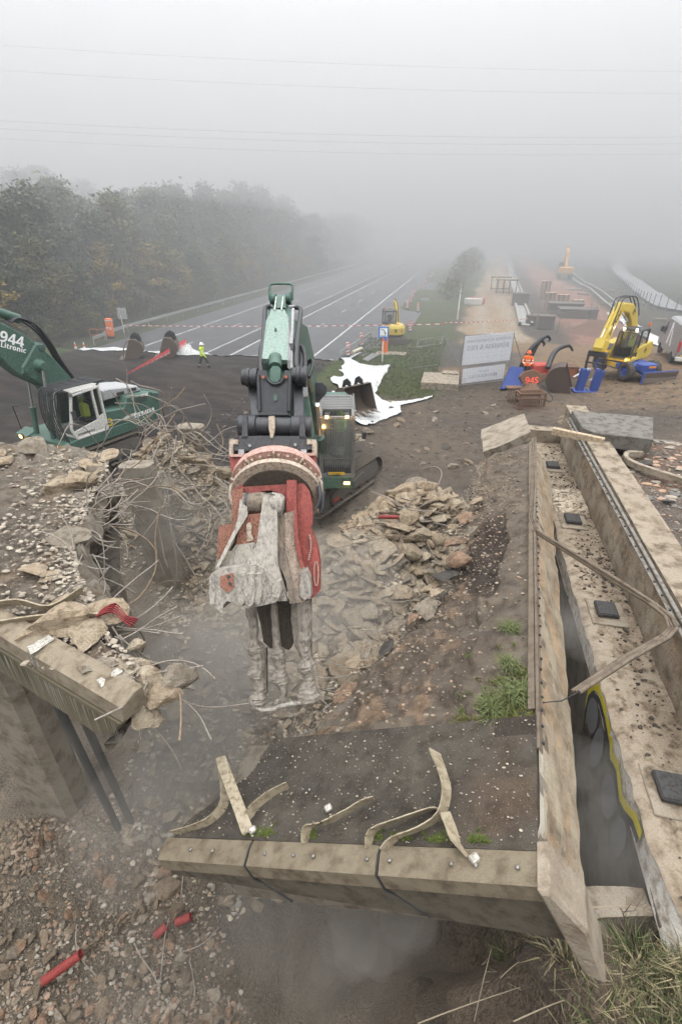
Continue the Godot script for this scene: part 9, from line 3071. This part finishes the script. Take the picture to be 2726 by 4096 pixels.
func build_plants() -> void:
	var r := RandomNumberGenerator.new()
	r.seed = 61
	var gm := M("grassblade", Color(0.105, 0.125, 0.04), 0.8, null, 1, null, 1, 0, null, 1, true)
	var dm := M("drygrass", Color(0.30, 0.25, 0.14), 0.85, null, 1, null, 1, 0, null, 1, true)
	for q in [[2.42, 0.30, 0.10, "small grass tuft high on the edge of the tilted deck"], [1.40, 0.22, 0.15, "largest grass tuft at the upper corner above the footway"], [1.25, 0.40, 0.12, "sprawling grass tuft just below the largest one"], [1.75, 0.26, 0.10, "middle grass tuft along the edge of the tilted deck"]]:
		var o := thing("grass_tuft", "green " + q[3], "grass tuft", slab_at * Vector3(q[1], 0.03, -q[0]), Basis(), "grass tufts on the tilted deck")
		for k in 5: part("tuft", blade(300 + k, 26, q[2], q[2] * 1.3), gm, o, Transform3D(yaw(k * 70.0), Vector3(r.randf_range(-0.08, 0.08), r.randf_range(-0.02, 0.02), r.randf_range(-0.1, 0.1))))
	var tr := []; var cs := []
	var t1 := blade(310, 14, 0.05, 0.05)
	for i in 170:
		var a := 1.1 + absf(r.randfn()) * 0.35
		tr.append(Transform3D(yaw(r.randf() * 360.0), slab_at * Vector3(0.06 + absf(r.randfn()) * 0.3, 0.02, -a)))
		cs.append([Color(0.9, 0.95, 0.6), Color(1.3, 1.05, 0.75)][i % 2] * r.randf_range(0.5, 1.1))
	scatter("moss", t1, gm, tr, cs, self, "moss and short grass at the upper corner of the footway")
	for q in [[0.0, 2.66], [-0.02, 2.45], [0.02, 1.95], [-0.05, 1.3], [-0.06, 1.05], [-0.1, 0.42], [-0.08, 0.75]]:
		tr = []; cs = []
		for i in 26:
			tr.append(Transform3D(yaw(r.randf() * 360.0).scaled(Vector3.ONE * 0.5), slab_at * Vector3(q[1] + r.randfn() * 0.05, 0.085, -(0.02 + absf(r.randfn()) * 0.03))))
			cs.append(Color(0.9, 1.0, 0.35) * r.randf_range(0.5, 1.1))
		scatter("moss", t1, gm, tr, cs, self, "moss patch in the joint behind the coping")
	# rough grass on the side slope at the lower right
	for kind in 2:
		tr = []; cs = []
		var t2 := blade(320 + kind, 16, 0.22, 0.22)
		for i in 900:
			var x := r.randf_range(1.2, 4.2); var z := r.randf_range(-2.3, 0.2)
			var s := x * 0.976 + z * 0.217; var t := x * 0.217 - z * 0.976
			if t > 2.25 and s > 1.3: continue
			var k := sm(1.0, 2.3, s + nz2.get_noise_2d(x * 2.0, z * 2.0) * 0.8)
			if r.randf() > k: continue
			tr.append(Transform3D(Basis.from_euler(Vector3(r.randfn() * 0.25, r.randf() * TAU, r.randfn() * 0.25 - 0.3)).scaled(Vector3.ONE * r.randf_range(0.6, 1.3)), Vector3(x, ground(x, z) - 0.02, z)))
			cs.append(Color(1, 1, 1) * r.randf_range(0.5, 1.1))
		scatter("grass", t2, gm if kind == 0 else dm, tr, cs, self, "rough dry grass on the slope at the lower right")
	# grass of the motorway verge
	tr = []; cs = []
	var t3 := blade(330, 12, 0.16, 0.16)
	for i in 5000:
		var s := r.randf_range(-8.6, -1.0); var t := r.randf_range(31.5, 52.0)
		if s < -5.0 and t < 39.5: continue
		tr.append(Transform3D(yaw(r.randf() * 360.0).scaled(Vector3.ONE * r.randf_range(0.6, 1.5)), gp(s, t, -0.02)))
		cs.append([Color(0.62, 0.75, 0.6), Color(0.5, 0.6, 0.45), Color(0.9, 0.85, 0.7)][r.randi() % 3])
	scatter("grass", t3, gm, tr, cs, self, "green grass of the verge right of the motorway")
	# bare twigs at the lower right
	var twig := M("twig", Color(0.075, 0.055, 0.04), 0.9)
	var pale := M("paletwig", Color(0.33, 0.27, 0.19), 0.9)
	for q in [[1480, 2260, 1435, 2110, 1425, 2090, 3.9, 0, "dark forked twig standing up in front of the end of the gap"], [1430, 2350, 1385, 2230, 1378, 2180, 3.9, 0, "dark bare twig leaning from the bottom edge at the lower right"], [1150, 2250, 1190, 2215, 1240, 2195, 4.6, 1, "pale bent root sticking out of the earth under the deck corner"], [960, 2355, 1080, 2310, 1260, 2250, 4.4, 1, "long pale twig crossing the earth at the bottom"], [1090, 2350, 1110, 2260, 1130, 2180, 4.5, 1, "thin pale twig rising from the bottom centre right"], [1340, 2090, 1440, 2085, 1500, 2100, 4.1, 1, "thin pale stalk lying across the end of the gap"], [1180, 2350, 1300, 2300, 1420, 2275, 4.0, 1, "long straw coloured stalk in the dry grass"]]:
		var p := [seen(q[0], q[1], q[6]), seen(q[2], q[3], q[6] - 0.03), seen(q[4], q[5], q[6])]
		var o := thing("twig", q[8], "twig")
		var mb := MB.new()
		mb.tube(curve(p, 5), [0.006, 0.006, 0.006, 0.0055, 0.005, 0.005, 0.0045, 0.004, 0.0035, 0.003, 0.002], 5)
		part("stem", mb, pale if q[7] else twig, o)
		for k in 3:
			mb = MB.new()
			var a: Vector3 = (p[1] as Vector3).lerp(p[2 if k else 0], 0.3 * k)
			mb.tube([a, a + Vector3(r.randf_range(-0.08, 0.08), r.randf_range(0.02, 0.12), r.randf_range(-0.06, 0.06)), a + Vector3(r.randf_range(-0.16, 0.16), r.randf_range(0.06, 0.2), r.randf_range(-0.1, 0.1))], [0.003, 0.0025, 0.0012], 4)
			part("side_shoot", mb, pale if q[7] else twig, o)
	# pointed concrete shard and lumps of earth
	solo("concrete_shard", rocks[2], mats["shelf"], "pale pointed concrete shard stuck in the grass below the deck corner", "rubble", "", Transform3D(Basis.from_euler(Vector3(1.2, 0.3, 0.4)).scaled_local(Vector3(0.16, 0.10, 0.34)), seen(1392, 2190, 4.2)))
	for i in 26:
		var x := r.randf_range(-0.8, 1.9); var z := r.randf_range(-2.3, -0.9)
		var s := r.randf_range(0.06, 0.26)
		solo("earth_clod", rocks[i % 9], M("clod", Color(0.135, 0.105, 0.075), 0.98, noi["soil"], 1.2, noi["soilb"], 5.0), "crumbly brown clod of earth on the slope under the deck's front edge", "earth clod", "clods of earth under the deck", Transform3D(Basis.from_euler(Vector3(r.randf(), r.randf() * 6.0, r.randf())).scaled(Vector3(s * 1.3, s, s)), Vector3(x, ground(x, z), z)))

# ---- banks of fog down the road ---------------------------------------------------
func fog(called: String, shape: int, at: Vector3, size: Vector3, density: float, c: Color, label: String, group := "", bs := Basis(), cat := "fog") -> void:
	var key := "%s%.4f" % [called, density]
	if not mats.has(key):
		var m := FogMaterial.new()
		m.resource_name = key
		m.density = density
		m.albedo = c.linear_to_srgb()
		mats[key] = m
	var f := FogVolume.new()
	f.name = called
	f.shape = shape
	f.size = size
	f.material = mats[key]
	f.transform = Transform3D(bs, at)
	add_child(f, true)
	tag(f, label, cat, group, "stuff")

func build_fog() -> void:
	var box := RenderingServer.FOG_VOLUME_SHAPE_BOX
	fog("fog_cloud", box, Vector3(0, 40, 0), Vector3(1300, 52, 1300), 0.0195, Color(1, 1, 1), "high fog hanging over the whole site and the wood")
	fog("fog_cloud", box, Vector3(0, 3.5, -232), Vector3(1296, 20.9, 400), 0.0088, Color(1, 1, 1), "even fog lying over the motorway and the wood beyond the site")
	fog("fog_cloud", box, Vector3(20, 3.4, -370), Vector3(1292, 20.8, 440), 0.005, Color(1, 1, 1), "denser fog that swallows the motorway in the distance")

# a billow of dust: a loose heap of soft ellipsoids
func dust(c: Vector3, spread: Vector3, r: float, n: int, density: float, label: String, sd: int) -> void:
	var k := RandomNumberGenerator.new()
	k.seed = sd
	for i in n:
		var p := c + Vector3(k.randfn(), k.randfn(), k.randfn()) * 0.5 * spread
		var s := r * k.randf_range(0.6, 1.5)
		fog("dust_cloud", RenderingServer.FOG_VOLUME_SHAPE_ELLIPSOID, p, Vector3(s * k.randf_range(0.8, 1.4), s * k.randf_range(0.7, 1.2), s), density, Color(1.0, 0.94, 0.85), label, "billows of dust", Basis.from_euler(Vector3(k.randf(), k.randf() * 3.0, k.randf())), "dust")

func build_dust() -> void:
	dust(seen(500, 1530, 7.4), Vector3(1.1, 0.9, 1.4), 1.7, 16, 0.075, "pale dust billowing up from the pit left of the crusher jaw", 1)
	dust(seen(450, 1760, 6.4), Vector3(1.0, 0.5, 0.9), 1.2, 12, 0.12, "pale dust rolling over the left end of the tilted deck", 2)
	dust(seen(820, 1400, 8.4), Vector3(1.3, 0.8, 1.4), 1.5, 8, 0.08, "thin dust drifting over the beige heap behind the jaw", 3)
	dust(seen(600, 2200, 6.4), Vector3(2.4, 1.1, 1.2), 1.9, 7, 0.06, "thin dust veil below the front edge of the tilted deck", 4)
	dust(seen(880, 2140, 5.2), Vector3(0.55, 0.26, 0.4), 0.36, 16, 0.5, "small dense white puff of dust under the coping", 5)
	dust(seen(1400, 1900, 5.0), Vector3(0.22, 0.6, 0.9), 0.6, 12, 0.2, "grey dust filling the gap beside the bearing shelf", 6)
	dust(seen(1300, 1420, 6.6), Vector3(0.08, 0.3, 0.9), 0.45, 8, 0.25, "wisp of dust in the far part of the gap beside the shelf", 7)
	dust(seen(450, 1250, 11.5), Vector3(2.0, 1.0, 1.5), 1.9, 10, 0.05, "thin haze of dust round the piers and the rebar tangle", 8)
